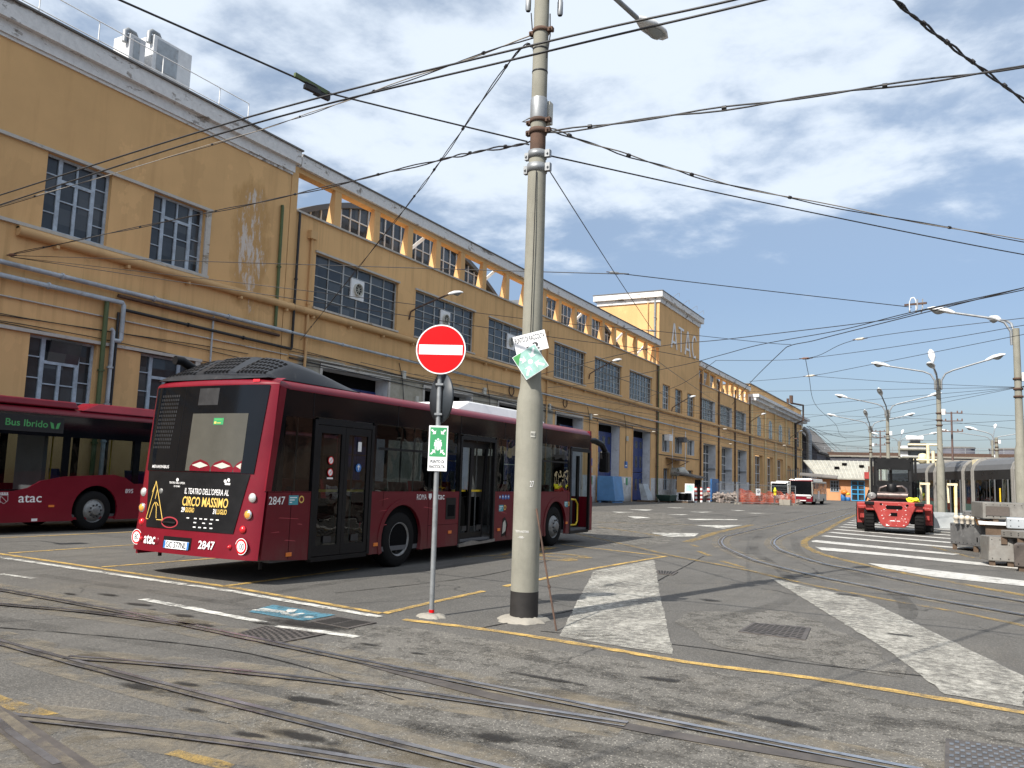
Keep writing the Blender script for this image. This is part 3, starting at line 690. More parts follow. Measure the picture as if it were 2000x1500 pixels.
def grid_window(parent, y0, y1, z0, z1, x, nc, nr, mat='win_grey', t=.045, fan=None, name='window'):
    m = MB(); W = y1-y0; H = z1-z0
    for i in range(nc+1):
        w = .07 if i in (0, nc) or (nc > 5 and i % 2 == 0) else t
        u = min(max(y0+W*i/nc, y0+w/2), y1-w/2); m.box(x-.05, x+.012, u-w/2, u+w/2, z0, z1)
    for j in range(nr+1):
        v = min(max(z0+H*j/nr, z0+t/2), z1-t/2); m.box(x-.045, x+.008, y0, y1, v-t/2, v+t/2)
    o = m.build(name, mat, parent)
    p = MB(); p.quad((x-.03,y0,z0),(x-.03,y1,z0),(x-.03,y1,z1),(x-.03,y0,z1)); p.build('pane', 'wglass', o)
    if fan:
        m = MB(); cy, cz = fan; m.m = 0; m.box(x-.02, x+.05, cy-.47, cy+.47, cz-.47, cz+.47)
        m.m = 1; m.lathe([(.30,.05),(.30,.16),(.25,.16),(.25,.06)], 20, (x, cy, cz), 'x'); m.m = 2; m.disc((x+.07,cy,cz), .25, 'x', 20)
        for k in range(4): m.m = 1; a = k*math.pi/4; m.bar((x+.12, cy-.25*math.cos(a), cz-.25*math.sin(a)), (x+.12, cy+.25*math.cos(a), cz+.25*math.sin(a)), .02)
        m.build('ventilator', ['white_p', 'int_pale', 'dark'], o)
    return o
def pipe(parent, name, mat, pts, r, clips=0):
    m = MB(); m.tube(pts, r, 8)
    if clips:
        for a, b in zip(pts, pts[1:]):
            a, b = Vector(a), Vector(b); L = (b-a).length; k = int(L/clips)
            for i in range(1, k): p = a+(b-a)*i/k; d = (b-a).normalized()*.03; m.tube([p-d, p+d], r*1.45, 8)
    return m.build(name, mat, parent)

# --- office block, the near plain block with blue-grey casements
YB = 24.95
off = empty('office_block', (FX, 10, 0), 'plain ochre office block with pale blue casement windows and a white damp stain', 'building', world=True)
uppers = [(2.8,5.0),(6.6,8.8),(10.45,12.6),(14.33,16.5),(18.11,20.33)]
m = MB(); holes = [(a,b,8.66,11.05,.28) for a,b in uppers]+[(a,b,2.9,5.44,.28) for a,b in uppers]
wall(m, -8, 24.55, 0, 14.0, holes, .28, 0)
m.quad((FX,-8,0),(FX,-8,14),(-46,-8,14),(-46,-8,0)); m.quad((FX,24.55,12.5),(-46,24.55,12.5),(-46,24.55,14),(FX,24.55,14)); m.quad((-46,-8,0),(-46,-8,14),(-46,24.55,14),(-46,24.55,0))
m.build('wall', ['ochre_office'], off)
m = MB(); m.box(-46, FX+.12, -8.1, 24.62, 14.0, 14.38); m.box(-46, FX+.30, -8.2, 24.75, 14.383, 14.93); m.box(FX-.1, FX+.06, -8, 24.56, 13.9, 13.998); m.build('cornice', 'fascia', off)
m = MB(); m.box(-46.2, FX+.38, -8.2, 24.8, 14.932, 14.99); m.build('coping', 'roof', off)
w0 = None
for a, b in uppers:
    casement(off, a, b, 8.66, 11.05, FX-.16); casement(off, a, b, 2.9, 5.44, FX-.16, True)
m = MB(); m.hexa([(FX-.14,15.0,4.72),(FX-.14,16.0,4.72),(FX-.17,16.0,4.72),(FX-.17,15.0,4.72),(FX-.0,15.0,5.36),(FX-.0,16.0,5.36),(FX-.05,16.0,5.36),(FX-.05,15.0,5.36)]); m.build('open_top_light', 'wglass', off)
m = MB()
for z in (8.60, 11.10, 5.50): m.box(FX, FX+.09, -8, 20.6, z-.05, z+.05)
m.box(FX+.002, FX+.07, 20.33, 20.55, 8.65, 11.05); m.box(FX+.002, FX+.07, 20.33, 20.55, 2.9, 5.45)
m.build('window_band', 'trim', off)
def ledge(parent, y0, y1):
    m = MB(); m.tube([(FX+.10,y0,8.36),(FX+.10,y1,8.36)], .15, 10); m.box(FX, FX+.16, y0, y1, 8.44, 8.52)
    y = y0+1.2
    while y < y1: m.box(FX, FX+.2, y-.05, y+.05, 8.12, 8.22); y += 2.45
    return m.build('ledge', 'pipe_ochre', parent)
ledge(off, 13.6, 24.98)
pipe(off, 'wall_pipe', 'pipe_grey', [(FX+.16,-8,7.36),(FX+.16,24.9,7.30)], .075, 3.2)
pipe(off, 'wall_pipe', 'pipe_grey', [(FX+.16,-8,6.98),(FX+.16,17.15,6.93),(FX+.16,17.2,6.85),(FX+.16,17.2,5.72),(FX+.16,17.15,5.65),(FX+.16,16.92,5.65)], .075, 2.4)
pipe(off, 'wall_pipe', 'pipe_grey', [(FX+.16,16.82,6.0),(FX+.16,16.9,5.95),(FX+.16,16.9,0)], .07, 1.1)
pipe(off, 'wall_pipe', 'rust', [(FX+.12,17.0,7.14),(FX+.12,24.3,7.06)], .06)
pipe(off, 'wall_pipe', 'pipe_green', [(FX+.12,16.62,6.95),(FX+.12,16.62,0)], .075, 2.2)
pipe(off, 'wall_pipe', 'pipe_black', [(FX+.1,17.08,6.6),(FX+.1,17.08,0)], .045)
pipe(off, 'wall_pipe', 'pipe_black', [(FX+.12,17.25,6.72),(FX+.12,25.02,6.62),(FX+.12,25.05,6.7),(FX+.12,25.05,12.42)], .055, 2.4)
pipe(off, 'wall_pipe', 'pipe_green', [(FX+.1,24.02,12.42),(FX+.1,24.05,12.3),(FX+.1,24.08,7.4)], .065, 2.0)
pipe(off, 'wall_pipe', 'pipe_grey', [(FX+.1,20.95,7.2),(FX+.1,20.95,3)], .035)
pipe(off, 'conduit', 'trim', [(FX+.05,-8,6.42),(FX+.05,24.9,6.36)], .025, 1.0)
for i in range(4):
    a = random.uniform(0,.25); y = [-8+k*2.2 for k in range(16)]
    pipe(off, 'wall_cable', 'pipe_black', [(FX+.05,yy,6.05-.17*i+.12*math.sin(yy*.35+i*1.3)-a) for yy in y if yy < 25], .013)
# rooftop plant and railing
def plant(loc, label, size, pale, pipes):
    e = empty('rooftop_unit', loc, label, 'rooftop unit', 'white plant cabinets on the office roof'); a, b, c = size
    m = MB(); m.box(-a, 0, 0, b, .85, c); m.build('cabinet', pale, e, .03)
    m = MB(); m.box(.002, .022, .16, b*.62, 1.0, c-.12); m.build('access_panel', 'pipe_grey', e)
    m = MB()
    for y in (.15, b*.5, b-.15):
        for x in (-a+.1, -.1): m.bar((x,y,0),(x,y,.85),.08)
    m.bar((-.1,.1,.75),(-.1,b-.1,.75),.09); m.bar((-.1,b*.5,.1),(-.1,b-.1,.5),.07); m.build('red_stand', 'red_paint', e)
    for i in range(pipes):
        m = MB(); y = .2+.3*i; m.tube([(-.15,y-.3,c-.35),(-.15,y-.3,c+.05),(-.15,y-.2,c+.14),(-.2,y+.1,c+.16),(-.3,y+.3,c+.02)], .09, 10); m.build('duct', 'galv', e)
plant((-25.25,18.5,15.05), 'larger white plant cabinet on red legs on the office roof', (1.0,1.7,2.25), 'lampwhite', 1)
plant((-25.25,17.55,15.0), 'smaller rust-stained white plant cabinet on the office roof, nearer the camera', (.9,.65,1.85), 'white_wall', 1)
e = empty('roof_railing', (-24.5,10,15.0), 'thin white two-rail safety railing on the office roof edge', 'railing')
ys = [-18.0,-12.0,-6.0,-1.0,1.6,3.9,5.9,8.4,10.98,12.45]
for y in ys:
    m = MB(); m.tube([(0,y,0),(0,y,1.2)], .022, 6); m.build('post', 'white_p', e)
for z in (.55, 1.2):
    m = MB(); m.tube([(0,-18,z),(0,12.45,z)], .018, 6); m.build('rail', 'white_p', e)

# --- workshop halls with the open pergola parapet
def vault(parent, yc, X0, half, zc, depth):
    Rr = 20.5; z0 = zc-Rr
    pts = [(yc+half*k/14, z0+math.sqrt(Rr*Rr-(half*k/14)**2)) for k in range(-14,15)]
    m = MB(); m.plate([(yc-half,11.9)]+pts+[(yc+half,11.9)], 'x', X0-.06, X0); m.build('glazed_gable', 'wglass', parent)
    m = MB()
    for k in range(1, 2*int(half/.72)):
        y = yc-half+k*.72
        if y < yc+half: m.box(X0, X0+.06, y-.035, y+.035, 12.2, z0+math.sqrt(Rr*Rr-(y-yc)**2)-.02)
    for z in (13.2, 14.4):
        w = math.sqrt(max(0, Rr*Rr-(z-z0)**2)); m.box(X0+.002, X0+.05, yc-min(w,half), yc+min(w,half), z-.03, z+.03)
    m.build('glazing_bar', 'win_white', parent)
    m = MB(); n = len(pts)
    m.add([(X0+.25,y,z) for y,z in pts]+[(X0+.25,y,z+.28) for y,z in pts]+[(X0-depth,y,z) for y,z in pts]+[(X0-depth,y,z+.28) for y,z in pts],
          [q for i in range(n-1) for q in ([i,i+1,n+i+1,n+i],[n+i,n+i+1,3*n+i+1,3*n+i],[i,2*n+i,2*n+i+1,i+1])])
    m.build('vault_roof', 'tram_grey', parent)
def pergola(parent, cols, y0, y1, mat, zs=12.5, zt=14.15):
    for y in cols:
        m = MB(); w = .22
        # each fin is deep at the sill and narrow under the beam
        m.hexa([(FX-.02,y-w,zs),(FX-.02,y+w,zs),(FX-.52,y+w,zs),(FX-.52,y-w,zs),(FX-.02,y-w,zt),(FX-.02,y+w,zt),(FX-.22,y+w,zt),(FX-.22,y-w,zt)])
        m.build('pergola_fin', mat, parent)
    m = MB(); m.box(FX-.45, FX-.003, y0, y1, zt, 14.36); m.build('pergola_beam', mat, parent)
    m = MB(); m.box(FX-.55, FX+.16, y0, y1, 14.362, 14.86); m.build('fascia', 'fascia', parent)
    m = MB(); m.box(FX-.6, FX+.22, y0, y1, 14.862, 14.92); m.build('coping', 'roof', parent)
    m = MB(); m.box(FX-.5, FX+.10, y0, y1, zs-.05, zs+.03); m.build('sill', 'trim', parent)
hall = empty('workshop_hall', (FX,48,0), 'long ochre workshop hall with open pergola parapet and big metal-grid windows, above the near bus', 'building', world=True)
doors = [(27.1,31.83),(34.95,39.6),(42.85,47.4),(51.0,55.5),(58.63,63.3),(66.45,71.05)]
bigw = [(26.3,32.3),(33.8,39.7),(41.34,47.3),(50.45,55.9),(57.74,63.5),(65.47,71.3)]
m = MB(); wall(m, YB, 73.25, 0, 12.48, [(a,b,8.66,11.04,.22,0) for a,b in bigw]+[(a,b,.0,6.12,.75,1) for a,b in doors], .5)
m.quad((FX-.4,YB,12.45),(FX-.4,73.2,12.45),(-27.5,73.2,12.45),(-27.5,YB,12.45)); m.quad((FX,YB,0),(FX,YB,12.48),(-46,YB,12.48),(-46,YB,0)); m.quad((-46,YB,0),(-46,YB,11.9),(-46,73.2,11.9),(-46,73.2,0))
m.m = 2; m.quad((-27.5,YB,11.9),(-46,YB,11.9),(-46,73.2,11.9),(-27.5,73.2,11.9)); m.m = 0
m.build('wall', ['ochre_hall', 'white_wall', 'roof'], hall)
m = MB(); m.box(FX-.3, FX+.02, 24.57, YB-.003, 0, 14.355); m.build('pilaster', 'ochre', hall)
m = MB(); m.box(FX+.002, FX+.06, 48.35, 48.75, 0, 12.44); m.build('pilaster', 'ochre_hall', hall)
for i, (a, b) in enumerate(bigw): grid_window(hall, a, b, 8.66, 11.04, FX-.14, 6 if i < 3 else 8, 5, 'win_grey', .035, (a+3.0, 10.05) if i < 3 else None)
m = MB()
for a, b in bigw: m.box(FX, FX+.07, a-.06, b+.06, 11.042, 11.13); m.box(FX, FX+.10, a-.06, b+.06, 8.57, 8.655)
m.build('window_band', 'trim', hall)
for i, (a, b) in enumerate(doors):
    m = MB(); m.quad((FX-.74,a,5.55),(FX-.74,b,5.55),(FX-.74,b,6.12),(FX-.74,a,6.12)); m.build('dark_gap_sheet', 'dark', hall)  # flat near-black sheet stands in for the unlit gap above the door
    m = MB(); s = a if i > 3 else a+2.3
    if i <= 3: d = MB(); d.quad((FX-.745,a,0),(FX-.745,s,0),(FX-.745,s,5.55),(FX-.745,a,5.55)); d.build('dark_opening_sheet', 'dark', hall)  # near-black sheet stands in for the unlit hall behind the open half
    n = 4 if i > 3 else 2; L = (b-s)/n
    for k in range(n): m.box(FX-.74, FX-.69, s+k*L+.02, s+(k+1)*L-.02, .05, 2.45); m.box(FX-.74, FX-.69, s+k*L+.02, s+(k+1)*L-.02, 2.5, 5.55)
    dr = m.build('door', 'blue_door', hall)
    m = MB()
    for k in range(n):
        for z0, z1 in ((.9,1.9),(2.9,3.9),(4.6,5.2)): m.box(FX-.692, FX-.682, s+k*L+.3, s+(k+1)*L-.3, z0, z1)
    m.build('door_window', 'wglass', dr)
    m = MB(); m.box(FX+.0, FX+.05, a-.16, a-.01, 0, 6.28); m.box(FX, FX+.05, b+.01, b+.16, 0, 6.28); m.box(FX+.002, FX+.055, a-.16, b+.16, 6.13, 6.30); m.build('door_frame', 'trim' if i < 4 else 'ochre', hall)
cols = [27.55,30.4,33.15,35.75,38.25,40.7,43.55,46.1,48.85,51.3,54.0,56.8,59.45,62.0,64.55,67.15,69.85,72.25]
pergola(hall, cols, YB, 73.25, 'ochre')
vault(hall, 37.0, -26.6, 10.6, 15.7, 16); vault(hall, 60.0, -26.6, 10.6, 15.7, 16)
for a in (34.0,41.6,55.2,64.0,70.0):
    m = MB(); m.bar((FX-1.4,a-.4,12.5),(FX-.5,a+1.2,14.3),.16); m.build('brace', 'white_p', hall)
ledge(hall, 25.0, 73.25)
pipe(hall, 'wall_pipe', 'pipe_grey', [(FX+.16,24.95,7.30),(FX+.16,73.2,7.18)], .06, 3.1)
pipe(hall, 'conduit', 'trim', [(FX+.06,25,6.40),(FX+.06,73.2,6.42)], .025, 1.0)
for i in range(6):
    pipe(hall, 'wall_cable', 'pipe_black', [(FX+.06,25+k*2.4,6.05+.11*i+.10*math.sin(k*.8+i*1.7)) for k in range(21)], .014)
for y, mat in ((25.9,'pipe_ochre'),(49.3,'pipe_ochre'),(72.6,'rust'),(73.0,'pipe_green')):
    pipe(hall, 'downpipe', mat, [(FX+.1,y,11.6 if y < 50 else 12.4),(FX+.1,y,0)], .06, 2.5)
m = MB(); m.prism([(FX+.0,25.7),(FX+.22,25.7),(FX+.22,26.1),(FX+.0,26.1)], 11.5, 11.85); m.build('rain_hopper', 'pipe_ochre', hall)
random.seed(4)
for y, z in ((33.0,6.55),(34.2,5.4),(41.0,6.6),(41.7,5.5),(49.8,6.5),(57.0,6.4),(57.2,2.4),(64.9,5.2)):
    m = MB(); w = random.uniform(.1,.2); m.box(FX+.003, FX+.14, y-w, y+w, z-.2, z+.2); m.build('electric_box', 'int_pale', hall, .01)
for y in (32.6,41.3,48.0,56.4,64.2):
    pipe(hall, 'wall_cable', 'pipe_black', [(FX+.05,y,7.1),(FX+.10,y+.3,6.2),(FX+.05,y+.5,5.4),(FX+.04,y+.45,4.6),(FX+.04,y+.5,3.0)], .018)
for k in range(3):
    m = MB(); y = 36.3+8*k; m.tube([(FX+.08,y+.32*math.cos(a*.5236),7.0+.32*math.sin(a*.5236)) for a in range(13)], .035, 6); m.build('cable_coil', 'rust', hall)
for y, t in ((57.25,'1'),(64.9,'2')):
    m = MB(); m.m = 0; m.box(FX+.003,FX+.02,y-.35,y+.35,2.75,3.3); m.m = 1; m.box(FX+.021,FX+.024,y-.2,y+.2,2.9,3.0); m.build('blue_plate', ['blue_sign','white_ink'], hall)
    m = MB(); m.m = 0; m.box(FX+.003,FX+.02,y-.5,y-.1,1.5,1.95); m.m = 1; m.box(FX+.003,FX+.02,y+.05,y+.45,1.35,1.95); m.build('notice_plate', ['white_sign','green_sign'], hall)
# --- tower with the big letters
tw = empty('stair_tower', (FX,80,0), 'taller ochre tower with big white wall letters and peeling white cornice', 'building', world=True)
Y0, Y1 = 73.27, 87.15
sm = [(74.5,76.8),(78.5,80.9),(82.7,85.4)]
m = MB(); tw_h = [(a,b,8.6,10.95,.3,0) for a,b in sm]+[(a,b,4.55,6.15,.35,1) for a,b in sm]+[(75.0,76.8,.95,3.0,.35,0),(78.9,80.8,.95,2.9,.35,0),(83.1,85.0,2.4,3.0,.3,0)]
wall(m, Y0, Y1, 0, 18.55, tw_h, .3)
m.quad((FX,Y0,0),(FX,Y0,18.55),(-30.1,Y0,18.55),(-30.1,Y0,0)); m.quad((FX,Y1,0),(-30.1,Y1,0),(-30.1,Y1,18.55),(FX,Y1,18.55)); m.quad((-30.1,Y0,0),(-30.1,Y0,18.55),(-30.1,Y1,18.55),(-30.1,Y1,0))
m.build('wall', ['ochre_hall','white_wall'], tw)
m = MB(); m.box(-30.3, FX+.12, Y0-.12, Y1+.12, 18.55, 19.0); m.box(-30.6, FX+.4, Y0-.4, Y1+.4, 19.003, 19.55); m.build('cornice', 'fascia', tw)
m = MB(); m.box(-30.65, FX+.45, Y0-.45, Y1+.45, 19.552, 19.62); m.build('coping', 'roof', tw)
def stroke_letters(ch, y, w, z0, z1):
    m = MB(); t = .21; x0, x1 = FX+.02, FX+.10
    def ln(a, b): 
        d = Vector(b)-Vector(a); n = Vector((-d.y, d.x)).normalized()*t/2
        m.plate([(a[0]+n.x,a[1]+n.y),(b[0]+n.x,b[1]+n.y),(b[0]-n.x,b[1]-n.y),(a[0]-n.x,a[1]-n.y)], 'x', x0, x1)
    if ch == 'A': ln((y,z0),(y+w*.47,z1)); ln((y+w,z0),(y+w*.53,z1)); x0, x1 = x0, x1-.01; ln((y+w*.2,z0+.62),(y+w*.8,z0+.62))
    if ch == 'T': ln((y,z1-.13),(y+w,z1-.13)); x1 -= .01; ln((y+w/2,z0),(y+w/2,z1-.2))
    if ch == 'C':
        P = [(y+w*.5+w*.5*math.cos(R(a)), (z0+z1)/2+(z1-z0)*.5*math.sin(R(a))) for a in range(40,325,19)]
        Q = [(y+w*.5+(w*.5-t)*math.cos(R(a)), (z0+z1)/2+((z1-z0)*.5-t)*math.sin(R(a))) for a in range(40,325,19)]
        m.plate(P+Q[::-1], 'x', x0, x1)
    m.build('letter', 'white_p', tw)
for ch, y in (('A',76.9),('T',79.25),('A',81.6),('C',84.1)): stroke_letters(ch, y, 1.75, 14.8, 17.3)
for a, b in sm:
    grid_window(tw, a, b, 8.6, 10.95, FX-.2, 3, 4, 'win_white' if a < 76 else 'win_grey', .05); grid_window(tw, a, b, 4.55, 6.15, FX-.25, 3, 1, 'win_white', .05)
grid_window(tw, 75.0, 76.8, .95, 3.0, FX-.25, 3, 2, 'win_blue', .07); grid_window(tw, 78.9, 80.8, .95, 2.9, FX-.25, 3, 2, 'win_blue', .07); grid_window(tw, 83.1, 85.0, 2.4, 3.0, FX-.2, 2, 1, 'win_grey', .05)
pipe(tw, 'downpipe', 'galv', [(FX-.4,Y0-.1,19.3),(FX-.4,Y0-.1,14.9)], .10, 1.5); pipe(tw, 'downpipe', 'pipe_ochre', [(FX-1.1,Y0-.1,18.6),(FX-1.1,Y0-.1,14.9)], .06)
m = MB()
for y in (77.6,81,84,86.6):
    m.tube([(FX-.6,y,19.6),(FX+.5,y,20.3),(FX+.6,y,20.3),(FX+.6,y,19.9)], .02, 5)
m.build('floodlight_bracket', 'galv', tw)
m = MB(); m.hexa([(FX,75.6,4.0),(FX,80.2,4.0),(FX+1.0,80.2,3.75),(FX+1.0,75.6,3.75),(FX,75.6,4.05),(FX,80.2,4.05),(FX+1.0,80.2,3.8),(FX+1.0,75.6,3.8)]); m.bar((FX,76,3.3),(FX+.9,76,3.75),.05); m.bar((FX,80,3.3),(FX+.9,80,3.75),.05); m.build('canopy', 'rust', tw)
m = MB(); m.tube([(FX,77.6,2.7),(FX+.55,77.6,2.7)], .42, 14); m.tube([(FX+.56,77.6,2.7),(FX+.9,78.0,2.75),(FX+1.2,78.6,2.45)], [.42,.5,.32], 10); m.build('fan_cowl', 'int_pale', tw)
for y in (77.65, 82.0): pipe(tw, 'conduit', 'white_p', [(FX+.03,y,0),(FX+.03,y,6.9)], .05)
pipe(tw, 'wall_cable', 'pipe_black', [(FX+.04,Y0,4.25),(FX+.04,Y1,4.2)], .03)
ledge(tw, 73.3, 87.1); pipe(tw, 'wall_pipe', 'pipe_grey', [(FX+.16,73.2,7.18),(FX+.16,87.1,7.12)], .06, 3.1)
m = MB(); m.box(FX+.02,FX+.5,75.1,76.2,5.6,6.2); m.build('air_conditioner', 'white_p', tw)
m = MB(); m.box(FX+.02,FX+.6,79.6,80.7,5.7,6.2); m.build('air_conditioner', 'int_grey', tw)
# --- second hall
h2 = empty('workshop_hall', (FX,100,0), 'shorter ochre workshop hall with pergola parapet and tall white-framed ground windows, beyond the lettered tower', 'building', world=True)
w2 = [(88.1,94.0),(96.3,102.2),(104.3,110.1)]; t2 = [(89.0,94.3),(97.1,102.3),(105.3,110.4)]
m = MB(); wall(m, 87.17, 112.3, 0, 12.48, [(a,b,8.66,11.05,.4,1) for a,b in w2]+[(a,b,.9,6.1,1.0,1) for a,b in t2], .5)
m.quad((FX-.4,87.2,12.45),(FX-.4,112.3,12.45),(-27.5,112.3,12.45),(-27.5,87.2,12.45)); m.m = 2; m.quad((-27.5,87.2,11.9),(-46,87.2,11.9),(-46,112.3,11.9),(-27.5,112.3,11.9)); m.m = 0
m.build('wall', ['ochre_hall','white_wall','roof'], h2)
for a, b in w2: grid_window(h2, a, b, 8.66, 11.05, FX-.3, 8, 5, 'win_grey', .04)
for a, b in t2: grid_window(h2, a, b, .9, 6.1, FX-.8, 4, 5, 'win_white', .08)
pergola(h2, [88.9,91.6,94.5,97.4,100.2,103,105.8,108.6,111.3], 87.17, 112.3, 'ochre'); vault(h2, 99.5, -26.6, 10.2, 15.5, 16)
ledge(h2, 87.2, 112.3); pipe(h2, 'wall_pipe', 'pipe_grey', [(FX+.16,87.1,7.12),(FX+.16,112.3,7.05)], .06, 3.1)
for y in (87.5,95.3,103.4,111.9): pipe(h2, 'downpipe', 'rust', [(FX+.12,y,13.5),(FX+.12,y,0)], .09, 2.5)
for a, b in t2: m = MB(); m.box(FX-.99, FX+.004, b-.35, b-.003, 3.4, 3.5); m.build('jamb_band', 'pipe_grey', h2)
# --- old building with arched windows
ah = empty('arched_hall', (FX,133,0), 'older ochre building with round-arched windows and white cornice, last of the long facade', 'building', world=True)
m = MB(); ar = [(115.9,120.3),(124.0,128.6),(131.8,137.0),(141.1,143.4),(149.6,152.4)]
inner = [(c-d,c+d) for c, d in [((a+b)/2, (b-a)*.27) for a, b in ar]]
lo = [(115.7,120.8),(124.2,128.5),(132.0,136.8),(141.1,143.5),(149.4,152.1)]
wall(m, 112.32, 155.2, 0, 13.0, [(a,b,.9,5.9 if i < 3 else 5.0,.5,0) for i,(a,b) in enumerate(lo)], .3)
m.quad((FX,155.2,0),(-45,155.2,0),(-45,155.2,13),(FX,155.2,13))
m.build('wall', ['ochre'], ah)
for i, (a, b) in enumerate(ar):
    c = (a+b)/2; w = (b-a)/2; n = 12
    def arch(s, h): return [(c-w*s,8.62),(c+w*s,8.62)]+[(c+w*s*math.cos(math.pi*k/n), h-.75+.75*math.sin(math.pi*k/n)) for k in range(n+1)]
    m = MB(); m.plate(arch(1.06, 11.65), 'x', FX+.004, FX+.05); o = m.build('arch_moulding', 'ochre_lite', ah)
    m = MB(); m.plate(arch(.92, 11.45), 'x', FX+.051, FX+.056); m.build('arch_field', 'ochre', o)
    m = MB(); m.plate(arch(.58, 11.35), 'x', FX+.057, FX+.062); m.build('arch_glass', 'wglass', o)
    m = MB(); m.box(FX+.063,FX+.09,c-.06,c+.06,8.62,11.3)
    for z in (9.2,9.8,10.4): m.box(FX+.063,FX+.085,c-w*.56,c+w*.56,z-.035,z+.035)
    m.build('glazing_bar', 'win_grey', o)
for i, (a, b) in enumerate(lo): grid_window(ah, a+.6, b-.3, .9, 5.8 if i < 3 else 4.9, FX-.4, 2, 4, 'win_white', .08)
for y in (113.2,122.2,130.1,139,146,154.4):
    m = MB(); m.box(FX, FX+.16, y-.45, y+.45, 0, 12.6); m.build('pilaster', 'ochre_lite', ah)
m = MB(); m.box(-30, FX+.25, 112.2, 155.5, 12.62, 13.05); m.box(-30, FX+.9, 112.1, 156.2, 13.053, 13.5); m.box(-30, FX+1.3, 112.0, 156.7, 13.503, 13.9); m.build('cornice', 'white_wall', ah)
m = MB(); m.box(-30, FX+.0, 112.4, 155.0, 13.903, 15.3); m.build('attic_wall', 'ochre', ah)
m = MB(); m.box(-30.2, FX+.15, 112.3, 155.2, 15.303, 15.42); m.build('coping', 'roof', ah)
ledge(ah, 112.3, 155.2); pipe(ah, 'wall_pipe', 'pipe_grey', [(FX+.2,112.3,7.05),(FX+.2,155,6.9)], .06, 3.1)
pipe(ah, 'exhaust_stack', 'rust', [(FX+.3,143,16.9),(FX+.3,143,15.6)], .3); pipe(ah, 'exhaust_stack', 'rust', [(FX-.6,145,16.6),(FX-.6,145,15.3)], .2)
pipe(ah, 'downpipe', 'rust', [(FX+.3,143,15.6),(FX+1.6,147,15.6),(FX+1.6,147,13),(FX+.5,146.6,12.4)], .16); pipe(ah, 'downpipe', 'pipe_black', [(FX+.4,146.5,12.5),(FX+.4,146.5,0)], .2)
gs = empty('gable_shed', (-22.5,160,0), 'dark grey shed with a steep sloping roof behind the arched building', 'shed', world=True)
m = MB(); m.plate([(-33,0),(-21.7,0),(-21.7,8.2),(-26,13.2),(-33,13.2)], 'y', 158, 185); m.build('wall', 'girder', gs)
m = MB(); m.hexa([(-21.3,157.5,7.9),(-21.3,186,7.9),(-26,186,13.3),(-26,157.5,13.3),(-21.2,157.5,8.2),(-21.2,186,8.2),(-26,186,13.6),(-26,157.5,13.6)]); m.build('roof', 'roof', gs)
dp = empty('ventilation_duct', (-22.9,156.5,0), 'silver vertical ventilation duct with bent top at the end of the arched building', 'duct')
m = MB(); m.tube([(0,0,0),(0,0,11),(-.3,0,11.8),(-1,0,12.2)], .5, 12); m.build('duct', 'galv', dp)
for z in (2,4,6,8,10): m = MB(); m.lathe([(.53,z),(.56,z+.05),(.53,z+.12)], 14); m.build('flange', 'steel', dp)
# wall lamps on arms
def wall_lamp(y, z, label):
    e = empty('wall_lamp', (FX,y,z), label, 'wall lamp', 'street lamps on rusty arms along the facade')
    m = MB(); m.tube([(.02,0,-.5),(.1,0,-.1),(.35,.25,.15),(1.3,1.6,1.05)], .045, 8); m.build('arm', 'rust', e)
    lamp_head(e, (1.3,1.6,1.05), (.55,.8,.22))
def lamp_head(parent, p, d, s=1.0):
    d = Vector(d).normalized(); side = d.cross(Vector((0,0,1))).normalized(); up = side.cross(d); p = Vector(p)
    def P(a, b, c): return p+d*(a*s)+side*(b*s)+up*(c*s)
    m = MB(); secs = [(-.05,.05,-.04,.05),(.08,.10,-.05,.10),(.30,.17,-.03,.15),(.62,.16,-.02,.13),(.80,.06,.0,.06)]
    vs = []; n = 10
    for a, w, zb, zt in secs:
        for k in range(n):
            t = 2*math.pi*k/n; c = math.cos(t)*w; z = math.sin(t); z = zt*z if z > 0 else -zb*z
            vs.append(P(a, c, z))
    m.smooth = True; m.add(vs, [[i*n+k, i*n+(k+1)%n, (i+1)*n+(k+1)%n, (i+1)*n+k] for i in range(4) for k in range(n)]); m.smooth = False
    m.add(vs[:n], [list(range(n))]); m.add(vs[-n:], [list(range(n))])
    h = m.build('lamp_head', 'lampwhite', parent)
    m = MB(); m.smooth = True
    m.grid(lambda u, v: P(.26+.42*u, (v-.5)*.26*(1-abs(u-.5)*.5), -.035-.10*math.sin(math.pi*u)*math.sin(math.pi*v)), 6, 6); m.build('lamp_glass', 'lampglass', h)
    return h
for y, z, l in ((33.3,9.9,'wall lamp on a rusty arm over the second ventilator window, above the no entry sign'),(56.6,9.7,'wall lamp on a rusty arm between the last two big workshop windows'),(77.3,9.0,'wall lamp on a rusty arm on the lettered tower front'),(112,10.2,'wall lamp on a rusty arm where the second hall meets the arched building'),(143,9.9,'farthest wall lamp, on the arched building')): wall_lamp(y, z, l)
